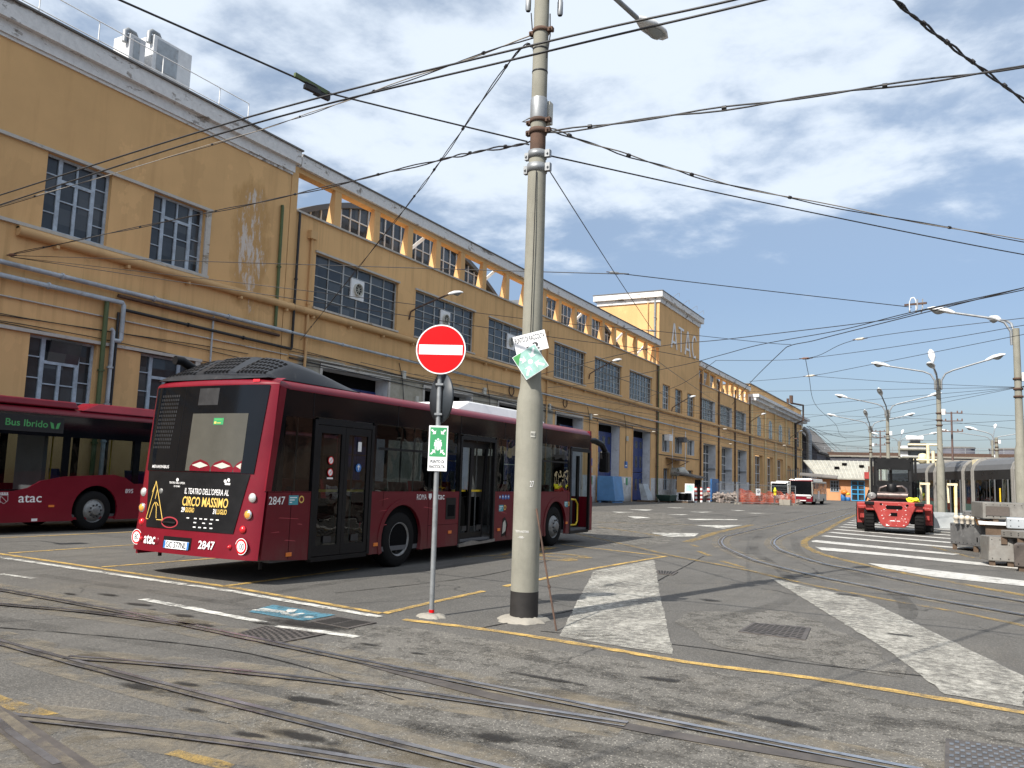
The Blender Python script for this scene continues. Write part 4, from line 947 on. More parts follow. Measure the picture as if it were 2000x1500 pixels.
# ------------------------------------------------------------------ buses
def wheel(parent, x, y, r, side, front, rmat='rim', w=.30):
    # tyre with a rim; SIDE is +1 for the side facing +x
    e = MB(); s = side
    pr = [(r*.60,0),(r*.70,.005),(r*.93,-.0),(r*.985,-.03),(r,-.06),(r,-w+.05),(r*.96,-w),(r*.6,-w)]
    e.lathe([(a, s*b) for a, b in pr], 36, (x, y, r), 'x'); t = e.build('wheel', 'rubber', parent)
    m = MB()
    if front: pr = [(r*.61,0),(r*.60,-.03),(r*.54,-.035),(r*.50,.00),(r*.40,.045),(r*.235,.05),(r*.225,.09),(r*.19,.10),(0,.10)]
    else: pr = [(r*.61,0),(r*.60,-.04),(r*.53,-.06),(r*.50,-.17),(r*.30,-.19),(r*.24,-.16),(r*.22,-.10),(0,-.09)]
    m.lathe([(a, s*b) for a, b in pr], 36, (x, y, r), 'x')
    rim = m.build('rim', rmat, t)
    if rmat == 'rim_dish':
        m = MB(); m.lathe([(r*.612,s*.004),(r*.60,s*.008),(r*.545,-s*.03)], 36, (x, y, r), 'x'); m.build('rim_edge', 'rim', rim)
        m = MB(); m.lathe([(r*.27,-s*.12),(r*.25,-s*.07),(r*.16,-s*.06),(0,-s*.055)], 24, (x, y, r), 'x'); m.build('hub', 'rim_dk', rim)
    m = MB()
    for k in range(10):
        a = 2*math.pi*k/10+.1; h = .05 if front else -.18; q = r*(.31 if front else .38)
        m.lathe([(.022,s*(h-.02)),(.022,s*(h+.025)),(.0,s*(h+.028))], 6, (x, y+q*math.cos(a), r+q*math.sin(a)), 'x')
        if not front: m.disc((x+s*(-.06), y+r*.45*math.cos(a+.3), r+r*.45*math.sin(a+.3)), .026, 'x', 8)
    m.build('wheel_nuts', 'rim_dk', rim)
    return t
def arch_poly(y0, y1, zb, zt, arches):
    # lower side panel outline (y,z) with round wheel cut-outs
    p = [(y0,zt),(y0,zb)]
    for yc, r, zc in sorted(arches):
        h = math.sqrt(max(0, r*r-(zb-zc)**2)); a0 = math.atan2(zb-zc, -h); a1 = math.atan2(zb-zc, h)
        if a0 < 0: a0 += 2*math.pi
        for k in range(17): a = a0+(a1-a0)*k/16; p.append((yc+r*math.cos(a), zc+r*math.sin(a)))
    return p+[(y1,zb),(y1,zt)]
BL, HW = 12.3, 1.33
def rs(x, z): return -.17+.22*min(1.05,max(0,(z-.35)/2.65))+.07*(abs(x)/HW)**2+.10*(abs(x)/HW)**9
def rear_patch(m, xt, xb, z0, z1, off, nu=12, nv=6, cx=0.0):
    # panel lying on the curved rear, half width XB at the bottom and XT at the top
    def fn(u, v): 
        z = z0+(z1-z0)*v; h = xb+(xt-xb)*v; x = cx+(2*u-1)*h; return (x, rs(x,z)-off, z)
    m.grid(fn, nu, nv)
def rear_rect(m, x0, x1, z0, z1, off, nu=8, nv=4):
    m.grid(lambda u, v: (x0+(x1-x0)*u, rs(x0+(x1-x0)*u, z0+(z1-z0)*v)-off, z0+(z1-z0)*v), nu, nv)
def rear_text(m, s, x, z, w, h, align='LEFT', bold=.012, off=.010, shear=0.0):
    vs, fs = text_fit(s, w, h, align, bold, shear); m.add([(x+a, rs(x+a, z+b)-off, z+b) for a, b in vs], fs)
def side_text(m, s, y, z, w, h, X, bold=.006):
    vs, fs = text_fit(s, w, h, 'LEFT', bold); m.add([(X, y+a, z+b) for a, b in vs], fs)
def rear_disc(m, x, z, r, off, n=24):
    m.add([(x+r*math.cos(2*math.pi*k/n), rs(x,z)-off, z+r*math.sin(2*math.pi*k/n)) for k in range(n)], [list(range(n))])

bus = empty('city_bus', (-10.07, 8.76, 0), 'maroon city bus seen from behind with black opera poster on its tail, second door damaged', 'bus')
D1, D2, D3 = (1.03,2.53), (5.36,6.82), (10.78,12.10)
ARCH = [(3.45,.60,.50),(9.95,.60,.50)]
def bus_body():
    m = MB()
    # right side lower panels between the doors
    X0, X1 = HW-.05, HW
    m.m = 1
    m.plate([(.06,.36),(D1[0],.30),(D1[0],1.34),(.13,1.34)], 'x', X0, X1)
    m.plate(arch_poly(D1[1], D2[0], .28, 1.34, [ARCH[0]]), 'x', X0, X1)
    q = arch_poly(D2[1], D3[0], .28, 1.34, [ARCH[1]])
    m.plate(q, 'x', X0, X1)
    m.m = 0
    m.plate([(D3[1],.3),(BL-.02,.3),(BL-.16,2.9),(D3[1],2.9)], 'x', X0, X1)
    # rear corner pillar on the side
    m.plate([(.06,1.34),(.18,1.34),(.36,2.86),(.23,2.9)], 'x', X0, X1+.002)
    # left side: whole panel below, rail above
    m.plate(arch_poly(.05, BL, .28, 1.30, ARCH), 'x', -HW, -HW+.05)
    # roof: rounded cross section swept along the bus
    sec = [(-HW,2.78),(-HW,2.90),(-HW+.05,2.97),(-HW+.20,3.02),(0,3.05),(HW-.20,3.02),(HW-.05,2.97),(HW,2.90),(HW,2.86)]
    ys = [.24,.5,6,BL-.35,BL-.10]
    n = len(sec); vs = [(x*(.99 if i in (0,4) else 1), y, z-(.05 if i == 4 else 0)) for i, y in enumerate(ys) for x, z in sec]
    m.smooth = True; m.add(vs, [[i*n+k, i*n+k+1, (i+1)*n+k+1, (i+1)*n+k] for i in range(4) for k in range(n-1)]); m.smooth = False
    # tail: the full curved rear skin, the panels sit on it
    m.m = 2; m.smooth = True
    m.grid(lambda u, v: ((2*u-1)*HW, rs((2*u-1)*HW, .36+.36*v), .36+.36*v), 110, 3)
    m.m = 0
    m.grid(lambda u, v: ((2*u-1)*HW, rs((2*u-1)*HW, .72+2.2*v), .72+2.2*v), 90, 8)
    m.grid(lambda u, v: ((2*u-1)*(HW-.02*v), rs((2*u-1)*HW, 2.92)+.14*v*v, 2.92+.10*v-.0*v*v), 20, 3)
    m.smooth = False
    # front lower panel
    m.box(-HW+.01, HW-.01, BL-.12, BL, .3, 1.2); m.box(-HW+.02, HW-.02, BL-.22, BL-.12, 2.80, 2.99)
    return m.build('body', ['maroon','maroon_dk','maroon'], bus)
bus_body()
m = MB(); m.m = 0; m.box(-HW+.06, HW-.06, .3, BL-.2, .30, .38); m.m = 1; m.box(-HW+.06, HW-.06, .5, BL-.3, 2.72, 2.76)
m.m = 2
m.box(-HW+.055,-HW+.07,.3,BL-.2,.38,1.30); m.box(-.18,-.9,1.95,1.97,.4,.8)
for y in (3.45,9.95): m.box(HW-.40, HW-.07, y-.62, y+.62, .38, 1.12); m.box(-HW+.07, -HW+.4, y-.62, y+.62, .38, 1.12)
m.build('floor_and_lining', ['int_grey','int_pale','dark'], bus)
m = MB()
for y in (3.45,9.95):
    p = [(y+.605*math.cos(R(a)), .5+.605*math.sin(R(a))) for a in range(-20,201,11)]
    n = len(p); m.add([(HW-.06,a,b) for a,b in p]+[(HW-.5,a,b) for a,b in p], [[i,i+1,n+i+1,n+i] for i in range(n-1)]); m.quad(*[(HW-.5,a,b) for a,b in p])
m.build('wheel_arch', 'dark', bus)
# arch lips
m = MB()
for y in (3.45,9.95):
    p = [(y+rr*math.cos(R(a)), .5+rr*math.sin(R(a))) for rr, rng_ in ((.605,range(-20,201,10)),(.70,range(200,-21,-10))) for a in rng_]
    m.plate(p, 'x', HW+.001, HW+.012)
m.build('arch_lip', 'maroon_dk', bus)
for y, f in ((3.45,False),(9.95,True)):
    wheel(bus, HW-.05, y, .49, 1, f, 'rim' if f else 'rim_dish'); wheel(bus, -HW+.05, y, .49, -1, f)
# glazing: clear panes below a dark band
m = MB()
m.plate([(.305,2.46),(D1[0],2.46),(D1[0],2.87),(.355,2.87)], 'x', HW-.035, HW-.004)
m.box(HW-.035, HW-.004, D1[0]+.002, D3[0]+1.32, 2.50, 2.87)
m.box(-HW+.01, -HW+.035, .4, BL-.2, 2.42, 2.80)
for y in (D1[1]+.03, 4.30, D2[0]-.06, D2[1]+.06, 8.95, D3[0]-.06): m.box(HW-.035, HW-.006, y-.05, y+.05, 1.34, 2.50)
m.plate([(.175,1.34),(.27,1.34),(.40,2.46),(.30,2.46)], 'x', HW-.035, HW-.006)
for y in (2.0,4.2,6.4,8.6,10.8): m.box(-HW+.01, -HW+.035, y-.05, y+.05, 1.3, 2.42)
m.build('window_band', 'black_gloss', bus)
m = MB()
for y in (.98, 3.2, 5.35-.0, 7.2, 9.3): m.box(HW-.005, HW+.000, y-.006, y+.006, 2.5, 2.87)
m.build('band_joint', 'black_pl', bus)
for a, b in ((.25,.98),(D1[1]+.08,4.25),(4.35,D2[0]-.11),(D2[1]+.11,8.9),(9.0,D3[0]-.11)):
    m = MB(); m.quad((HW-.012,a,1.345),(HW-.012,b,1.345),(HW-.012,b,2.50),(HW-.012,a,2.50)); m.build('window', 'bglass_dk', bus)
for a, b in ((.5,1.95),(2.05,4.15),(4.25,6.35),(6.45,8.55),(8.65,10.75),(10.85,11.9)):
    m = MB(); m.quad((-HW+.02,a,1.3),(-HW+.02,b,1.3),(-HW+.02,b,2.42),(-HW+.02,a,2.42)); m.build('window', 'bglass', bus)
for a, b in ((2.68,4.2),(4.4,5.2),(9.05,10.6)): m = MB(); m.box(HW-.011, HW-.003, a, b, 2.06, 2.10); m.build('vent_window_bar', 'black_pl', bus)
m = MB(); m.quad((-HW+.03,BL-.05,1.2),(HW-.03,BL-.05,1.2),(HW-.05,BL-.2,2.8),(-HW+.05,BL-.2,2.8)); m.build('windscreen', 'bglass', bus)
# doors: the first shut, the second battered and hanging, the third standing open
def leaf(parent, y0, y1, z0, z1, x, glassmat='bglass_dk', skew=0.0, bar=True):
    t = .085; m = MB()
    def P(y, z): return (x+skew*(z-z0)*.0, y+skew*(z1-z)/(z1-z0), z)
    for a, b, c, d in ((y0,y0+t,z0,z1),(y1-t,y1,z0,z1),(y0+t,y1-t,z0,z0+.16),(y0+t,y1-t,z1-.12,z1)):
        q = [P(a,c),P(b,c),P(b,d),P(a,d)]
        m.hexa([(x-.04,p[1],p[2]) for p in q]+[(x,p[1],p[2]) for p in q])
    lf = m.build('door_leaf', 'black_pl', parent)
    if glassmat:
        m = MB(); q = [P(y0+t,z0+.16),P(y1-t,z0+.16),P(y1-t,z1-.12),P(y0+t,z1-.12)]; m.quad(*[(x-.015,p[1],p[2]) for p in q]); m.build('door_glass', glassmat, lf)
    if bar: m = MB(); m.box(x-.06, x-.045, y0+t, y1-t, 1.33, 1.37); m.build('yellow_bar', 'yellow_rail', lf)
    m = MB(); c = (y0+y1)/2; m.box(x-.0, x+.012, c-.09, c+.09, z0+.20, z0+.30); m.build('latch', 'rim_dk', lf)
    return lf
def door(name, y0, y1, z0=.30, z1=2.46):
    m = MB(); m.box(HW-.06, HW+.008, y0, y0+.07, z0, z1); m.box(HW-.06, HW+.008, y1-.07, y1, z0, z1); m.box(HW-.06, HW+.008, y0+.07, y1-.07, z1-.07, z1+.03); m.box(HW-.10, HW+.006, y0+.07, y1-.07, z0-.04, z0+.03)
    return m.build(name, 'black_pl', bus)
d = door('door', *D1); c = sum(D1)/2; leaf(d, D1[0]+.08, c-.004, .34, 2.38, HW-.0); leaf(d, c+.004, D1[1]-.08, .34, 2.38, HW-.0)
m = MB(); m.m = 0; m.disc((HW+.004,1.44,1.83),.065,'x'); m.disc((HW+.004,1.44,1.64),.065,'x'); m.m = 1; m.disc((HW+.005,1.44,1.83),.05,'x'); m.disc((HW+.005,1.44,1.64),.05,'x'); m.m = 2; m.bar((HW+.0055,1.40,1.79),(HW+.0055,1.48,1.87),.012,.002); m.bar((HW+.0055,1.40,1.60),(HW+.0055,1.48,1.68),.012,.002); m.m = 1; m.box(HW+.002,HW+.004,1.37,1.51,1.535,1.56)
m.m = 3; m.disc((HW+.004,2.14,1.73),.07,'x'); m.m = 1; m.box(HW+.005,HW+.006,2.13,2.15,1.69,1.75); m.plate([(2.10,1.74),(2.18,1.74),(2.14,1.785)],'x',HW+.005,HW+.006); m.box(HW+.003,HW+.006,2.10,2.19,2.0,2.16)
m.build('door_sticker', ['red_sign','white_ink','red_sign','blue_sign'], d)
d = door('door', *D2); leaf(d, D2[0]+.10, 6.02, .34, 2.36, HW-.10, None, -.04, False); leaf(d, 6.06, D2[1]-.10, .34, 2.36, HW-.14, None, -.16, False)
m = MB(); m.tube([(HW-.2,5.62,.4),(HW-.2,5.62,2.4)], .018, 6); m.box(HW-.25,HW-.23,5.45,5.98,1.33,1.37); m.box(HW-.25,HW-.23,6.08,6.7,1.33,1.37); m.build('yellow_bar', 'yellow_rail', d)
m = MB(); m.plate([(D2[0]+.02,.24),(D2[1],.28),(D2[1]+.02,.34),(6.2,.31),(5.9,.35),(D2[0],.30)], 'x', HW-.02, HW+.03); m.build('bent_sill', 'steel', d)
d = door('door', *D3)
m = MB(); m.tube([(HW-.12,10.95,.5),(HW-.12,10.95,2.3),(HW-.12,11.1,2.35)], .02, 6); m.build('hand_rail', 'black_pl', d)
m = MB(); m.tube([(HW-.25,11.25,.45),(HW-.25,11.75,.45),(HW-.25,11.85,.55),(HW-.25,11.85,1.0),(HW-.25,11.7,1.12),(HW-.25,11.2,1.14)], .025, 8); m.build('yellow_hand_rail', 'yellow_rail', d)
m = MB(); m.box(HW-.5,HW-.42,11.0,11.9,.42,1.1); m.build('driver_partition', 'int_grey', d)
m = MB(); m.box(HW-.35,HW-.3,11.92,12.06,.4,2.3); m.box(HW-.6,HW-.3,11.0,11.06,.4,2.3); m.build('door_leaf', 'black_pl', d)
# battered skirt
m = MB(); m.m = 0; m.plate([(7.16,.36),(7.20,.74),(7.30,.79),(7.42,.66),(7.48,.50),(7.40,.40)], 'x', HW+.001, HW+.004); m.m = 1; m.plate([(7.20,.42),(7.22,.66),(7.31,.72),(7.36,.60),(7.34,.48)], 'x', HW+.004, HW+.006); m.m = 2; m.plate([(7.35,.36),(7.48,.36),(7.47,.55),(7.43,.62),(7.37,.5)], 'x', HW+.004, HW+.02)
m.build('torn_panel', ['black_pl','int_pale','maroon_dk'], bus)
for y0, y1, z0, z1 in ((.60,.604,.34,1.33),(2.86,2.864,1.08,1.33),(4.28,4.284,.30,1.33),(4.28,5.34,.70,.704),(8.2,8.204,.30,1.33),(8.9,8.904,.30,1.33),(10.62,10.624,.30,1.33),(.14,1.0,1.326,1.33)):
    m = MB(); m.box(HW+.0005,HW+.002,y0,y1+.004,z0,z1+.003); m.build('panel_seam', 'dark', bus)
m = MB(); m.box(HW+.001,HW+.006,4.88,5.24,.80,1.22); m.build('fuel_flap', 'black_pl', bus)
m = MB(); m.box(HW+.006,HW+.010,4.95,5.20,.86,1.08); m.build('fuel_flap_recess', 'dark', bus)
for y, z in ((.61,.41),(2.70,.44),(5.05,.55),(7.03,.52),(10.6,.55)): m = MB(); m.box(HW+.001,HW+.014,y-.06,y+.06,z-.03,z+.03); m.build('marker_lamp', 'orange', bus, .006)
m = MB(); m.m = 0; side_text(m,'2847',.14,1.15,.33,.115,HW+.003); side_text(m,'ROMA',3.88,1.19,.32,.10,HW+.003,0); side_text(m,'atac',4.50,1.19,.32,.10,HW+.003)
m.plate([(4.27,1.30),(4.37,1.30),(4.37,1.23),(4.32,1.18),(4.27,1.23)],'x',HW+.001,HW+.003)
m.build('side_lettering', 'white_ink', bus)
def stickers(y, z, n=1):
    m = MB(); m.m = 0; m.box(HW+.001,HW+.003,y,y+.20,z-.07,z+.07); m.m = 1; m.disc((HW+.003,y+.27,z+.01),.055,'x'); m.m = 2; m.disc((HW+.004,y+.27,z+.01),.035,'x'); m.m = 3
    for k in range(3): m.box(HW+.003,HW+.004,y+.02,y+.02+.05*(3-k),z+.03-.035*k,z+.045-.035*k)
    m.build('sticker', ['teal_sign','gold_ink','maroon','white_ink'], bus)
stickers(.55,1.21); stickers(7.02,.98); stickers(10.45,1.02)
m = MB()
for k in range(4): m.m = 0; m.disc((HW+.003,7.05+.13*k,1.22),.052 if k else .035,'x'); m.m = 1; m.disc((HW+.004,7.05+.13*k,1.23),.02,'x')
m.build('sticker', ['blue_sign','white_ink'], bus)
m = MB(); random.seed(3)
for y, z, L in ((.35,.95,.45),(.2,.74,.2),(.75,.85,.12),(2.75,1.0,.25),(2.8,.75,.2),(4.1,1.05,.4),(7.1,.9,.3),(2.72,1.18,.3),(.5,.62,.25)):
    a = random.uniform(-.05,.05); m.add([(HW+.0016,y,z),(HW+.0016,y+L,z+a),(HW+.0016,y+L*.9,z+a+.012),(HW+.0016,y+.05,z+.008)], [[0,1,2,3]])
m.build('scratches', 'maroon_lt', bus)
# mirror arm at the front
m = MB(); m.tube([(HW-.1,12.0,2.72),(HW+.0,12.35,2.74),(HW+.05,12.75,2.66),(HW+.08,13.0,2.45)], [.075,.085,.085,.075], 10)
mir = m.build('mirror_arm', 'black_pl', bus)
m = MB(); m.hexa([(HW-.09,12.90,1.88),(HW+.19,12.90,1.88),(HW+.19,13.14,1.88),(HW-.09,13.14,1.88),(HW-.07,12.88,2.48),(HW+.19,12.88,2.48),(HW+.19,13.12,2.46),(HW-.07,13.12,2.46)]); m.build('mirror', 'black_pl', mir, .05)
# roof dome and air conditioner
def dome():
    m = MB(); m.smooth = True
    def fn(u, v):
        x = (2*u-1)*1.20; y = .12+2.15*v; w = abs(2*u-1)
        h = (.30+.13*(1-w*w))*max(0,1-w**10)**.5*(1-.07*math.cos(3*math.pi*(u-.5))**2*(1-v)*0)-.03*(abs(w-.36) < .07)*(v < .3)
        fr = min(1, .10+v/.26*.90)**.8 if v > 0 else .0; bk = 1 if v < .30 else max(0, 1-((v-.30)/.70)**1.6)
        return (x, y, 2.98+h*fr*bk+.03)
    m.grid(fn, 36, 30); m.smooth = False
    d = m.build('engine_hood', 'dome', bus)
    h = MB()
    for k in range(27):
        for j in range(5):
            u = .06+.86*k/26; v = .025+.046*j
            if k in (8,9,17,18): continue
            a = fn(u,v); b = fn(u+.022,v); c = fn(u+.022,v+.030); e = fn(u,v+.030)
            up = .004; n = (Vector(b)-Vector(a)).cross(Vector(e)-Vector(a)).normalized()*up
            h.quad(*[tuple(Vector(p)+n) for p in (a,b,c,e)])
    h.build('vent_hole', 'dark', d)
    m = MB(); m.tube([(-1.02,.75,3.05),(-1.02,.62,3.28),(-1.06,.42,3.38),(-1.08,.30,3.38)], .075, 12, False); m.disc((-1.08,.302,3.38), .07, 'y', 12); m.build('exhaust_pipe', 'black_pl', bus)
dome()
m = MB(); m.prism([(-.95,5.6),(1.0,5.6),(1.0,9.9),(-.95,9.9)], 3.02, 3.26, [(-.85,6.3),(.9,6.3),(.9,9.75),(-.85,9.75)]); m.build('air_conditioner', 'white_p', bus, .03)
# tail panels
m = MB(); m.smooth = True; rear_patch(m, 1.225, 1.145, 1.585, 2.90, .014, 40, 8); tail = m.build('rear_window', 'black_gloss', bus)
m = MB(); m.smooth = True; rear_rect(m, -.20, .93, 1.60, 2.47, .017); m.build('dim_view_panel', 'dim_view', tail)  # opaque panel, the interior's shade is put into its colour
m = MB()
for y, x in ((0,.11),(0,.56),(0,1.0)):
    pts = [(x-.21,1.60),(x-.22,1.66),(x-.15,1.73),(x,1.775),(x+.15,1.73),(x+.22,1.66),(x+.21,1.60)]
    pts = [(min(a,.925),b) for a,b in pts]
    m.m = 0; m.add([(a, rs(a,b)-.019, b) for a, b in pts], [list(range(7))]); m.m = 1
    q = [(x-.17,1.685),(x,1.735),(x+.17,1.685),(x,1.645)]; q = [(min(a,.92),b) for a,b in q]; m.add([(a, rs(a,b)-.021, b) for a, b in q], [[0,1,2,3]])
m.build('seat_back', ['maroon','int_pale'], tail)
m = MB(); m.m = 0; rear_rect(m,.27,.47,2.30,2.40,.019,2,1); m.m = 1; rear_rect(m,.29,.45,2.36,2.385,.0205,2,1); m.m = 2; rear_rect(m,.285,.33,2.315,2.345,.0205,2,1); rear_rect(m,.345,.42,2.32,2.33,.0205,2,1)
m.build('green_sticker', ['green_sign','green_ink','gold_ink'], tail)
m = MB(); rear_rect(m,-.12,.30,2.60,2.86,.016,4,2); m.build('paper_notice', 'rim_dk', tail)
m = MB()
for i in range(10):
    for j in range(14):
        x = -1.06+.045*i+.005*(j); z = 1.93+.062*j
        rear_rect(m, x, x+.022, z, z+.036, .0165, 1, 1)
m.build('vent_grille', 'rim_dk', tail)
m = MB(); rear_rect(m, -.435,-.43,1.59,2.9,.0165,1,6); m.build('panel_joint', 'black_pl', tail)
m = MB(); rear_text(m,'MENARINIBUS',-1.0,1.625,.42,.045,bold=.004,off=.016); m.build('maker_lettering', 'white_ink', tail)
m = MB(); m.smooth = True; rear_patch(m, 1.09, .93, .72, 1.575, .012, 40, 6); ad = m.build('poster_panel', 'black_pl', bus)
m = MB(); rear_text(m,"IL TEATRO DELL'OPERA AL",-.14,1.255,.90,.088,bold=.008,off=.014)
rear_text(m,'29',-.16,.985,.075,.07,bold=.03,off=.014); rear_text(m,'31',.50,.985,.06,.07,bold=.03,off=.014); rear_text(m,"TEATRO DELL'OPERA",-.52,1.395,.36,.030,bold=.01,off=.014); rear_text(m,'DI ROMA',-.40,1.345,.14,.025,bold=.01,off=.014)
rear_disc(m,-.34,1.455,.028,.014,8); rear_disc(m,.66,1.46,.03,.014,10); rear_disc(m,.72,1.48,.03,.014,10); rear_rect(m,.66,.76,1.41,1.44,.014,1,1)
for r, xs in ((.90,(-.02,.14,.25,.35,.47,.58)),(.84,(.14,.32,.46)),(.775,(.14,.25,.36,.48))):
    for x in xs: rear_rect(m, x, x+.055, r-.008, r+.008, .014, 1, 1)
m.build('poster_white_lettering', 'white_ink', ad)
m = MB(); rear_text(m,'CIRCO MASSIMO',-.16,1.08,.93,.135,bold=.016,off=.014); rear_text(m,'GIUGNO',-.075,.985,.19,.07,bold=.02,off=.014); rear_text(m,'LUGLIO',.575,.985,.19,.07,bold=.02,off=.014)
def rl(a, b, w):
    d = Vector((b[0]-a[0],b[1]-a[1])).normalized()*w/2; n = (-d.y, d.x)
    m.add([(x, rs(x,z)-.0145, z) for x, z in ((a[0]+n[0],a[1]+n[1]),(b[0]+n[0],b[1]+n[1]),(b[0]-n[0],b[1]-n[1]),(a[0]-n[0],a[1]-n[1]))], [[0,1,2,3]])
rl((-.84,1.42),(-.96,.84),.012); rl((-.84,1.42),(-.55,.84),.014); rl((-.96,.84),(-.90,.84),.01); rl((-.55,.84),(-.70,.84),.01)
for a, b in (((-.90,1.25),(-.84,1.40)),((-.88,.86),(-.83,1.05)),((-.83,1.05),(-.79,1.10)),((-.79,1.10),(-.74,1.02)),((-.74,1.02),(-.71,.86)),((-.80,1.15),(-.78,1.30)),((-.76,1.10),(-.70,1.05))): rl(a, b, .012)
m.build('poster_gold_lettering', 'gold_ink', ad)
m = MB(); m.lathe([(.0,0),(.03,-.0),(.045,.01)], 14, (-.69,rs(-.69,1.27)-.022,1.27),'y'); m.build('poster_lock', 'rim', ad)
def oval(n=20): return [(-.38+.19*math.cos(2*math.pi*k/n), .815+.085*math.sin(2*math.pi*k/n)) for k in range(n)]
m = MB(); m.m = 0; m.add([(x, rs(x,z)-.016, z) for x, z in oval()], [list(range(20))]); m.m = 1; m.add([(-.38+(x+.38)*.86, rs(x,z)-.018, .815+(z-.815)*.78) for x, z in oval()], [list(range(20))]); m.m = 2; m.tube([(-.53,rs(-.5,.81)-.022,.81),(-.23,rs(-.2,.81)-.022,.81)], .018, 8)
m.build('grab_recess', ['maroon_lt','dark','black_pl'], ad)
m = MB(); rear_text(m,'atac',-.93,.475,.28,.13,bold=.015,off=.016); rear_text(m,'2847',.30,.475,.32,.115,bold=.02,off=.014); m.build('rear_lettering', 'white_ink', bus)
m = MB(); m.m = 3; rear_rect(m,-.47,.14,.44,.61,.006,2,2); m.m = 0; rear_rect(m,-.44,.11,.435,.55,.016,2,2); m.m = 1; rear_rect(m,-.44,-.40,.437,.548,.018,1,1); rear_rect(m,.07,.11,.437,.548,.018,1,1); m.m = 2; rear_text(m,'GC 577NL',-.385,.452,.44,.086,bold=.008,off=.020)
m.build('number_plate', ['white_sign','blue_sign','black_ink','black_pl'], bus)
for x, s in ((-1.16,'80'),(1.10,'100')):
    m = MB(); m.m = 0; rear_disc(m,x,.55,.108,.020); m.m = 1; rear_disc(m,x,.55,.080,.022); m.m = 2; w = .085 if s == '80' else .115; vs, fs = text_fit(s,w*1.05,.088,'CENTER',.0); m.add([(x+a, rs(x,.55)-.024, .508+b) for a,b in vs], fs)
    m.m = 1; rear_disc(m,x,.55,.118,.018); m.build('speed_roundel', ['red_sign','white_sign','black_ink'], bus)
for s in (-1, 1):
    for z, x, mat in ((1.24,1.165,'clear_lens'),(1.00,1.135,'amber_lens'),(.785,1.08,'red_lens'),(.53,1.02 if s < 0 else .90,'red_lens')):
        r = .062 if z > .9 else (.05 if z > .6 else .03)
        m = MB(); m.smooth = True; m.lathe([(r*1.12,.0),(r*1.12,-.012),(r,-.018),(r*.8,-.03),(r*.4,-.042),(0,-.045)], 18, (s*x, rs(x,z)-.0, z), 'y')
        tl = m.build('tail_lamp', mat, bus)
        if mat == 'amber_lens': m = MB(); m.lathe([(r*1.15,-.004),(r*1.15,-.02),(r*.85,-.026)], 18, (s*x, rs(x,z), z), 'y'); m.build('bezel', 'chrome', tl)
m = MB()
for s in (-1,1): m.lathe([(.055,0),(.05,-.006),(0,-.008)], 14, (-.62 if s<0 else .62, rs(.62,.52)-.004,.52) if s<0 else (5,5,-5), 'y')
m.build('tow_cap', 'maroon', bus)
m = MB(); rear_rect(m,.92,1.04,2.945,2.985,.004,2,1); m.build('high_lamp', 'red_lens', bus)
for x0, x1, y0, z0 in ((-1.0,-.96,.2,.25),(1.1,1.13,.25,.2)): m = MB(); m.box(x0,x1,y0,y0+.04,z0,z0+.11); m.build('bracket', 'black_pl', bus)
# interior seen through the glass
def seat(parent, x, y, mat='maroon'):
    m = MB(); m.box(x-.21,x+.21,y-.2,y+.2,.78,.86); m.hexa([(x-.21,y-.26,.86),(x+.21,y-.26,.86),(x+.21,y-.18,.86),(x-.21,y-.18,.86),(x-.19,y-.36,1.5),(x+.19,y-.36,1.5),(x+.19,y-.30,1.5),(x-.19,y-.30,1.5)])
    m.box(x-.03,x+.03,y-.05,y+.05,.38,.78); m.build('seat', mat, parent)
for x, y in ((.95,3.1),(.95,4.1),(.5,3.1),(.5,4.1),(-.95,2.2),(-.95,3.2),(-.95,4.4),(-.95,5.2),(-.5,3.2),(.95,8.0),(.95,9.3),(.95,10.2),(-.95,7.4),(-.95,8.6)): seat(bus, x, y)
for x, y in ((.9,1.1),(.9,2.5),(.85,5.4),(.85,6.8),(.4,4.6),(.4,8.2),(-.4,6.2),(.85,10.7)): m = MB(); m.tube([(x,y,.38),(x,y,2.72)], .018, 6); m.build('grab_pole', 'rim', bus)
m = MB(); m.tube([(x,y,z) for x,y,z in [(-.75+.23*math.cos(a*.5236),11.0+.08*math.sin(a*.5236),1.35+.22*math.sin(a*.5236)) for a in range(13)]], .018, 6); m.build('steering_wheel', 'black_pl', bus)
m = MB(); m.box(-HW+.06,.75,.20,1.0,.4,2.7); m.build('engine_housing', 'int_grey', bus)
m = MB(); m.box(-1.2,-.3,10.0,10.05,.4,2.2); m.build('driver_partition', 'int_grey', bus); m = MB(); m.box(-1.25,-.3,11.4,12.1,.6,1.15); m.build('dashboard', 'int_grey', bus)

# --- hybrid bus at the left, parked facing the other way: its driver's side shows
hb = empty('city_bus', (-20.33, 13.40, 0), 'maroon hybrid city bus with green side display, parked beyond and left of the poster bus', 'bus')
HY0, HY1 = -3.0, 9.1
m = MB()
low = [(HY0+.02,.30)]
low = arch_poly(HY0+.05, HY1, .26, 1.12, [(0,.62,.50)])
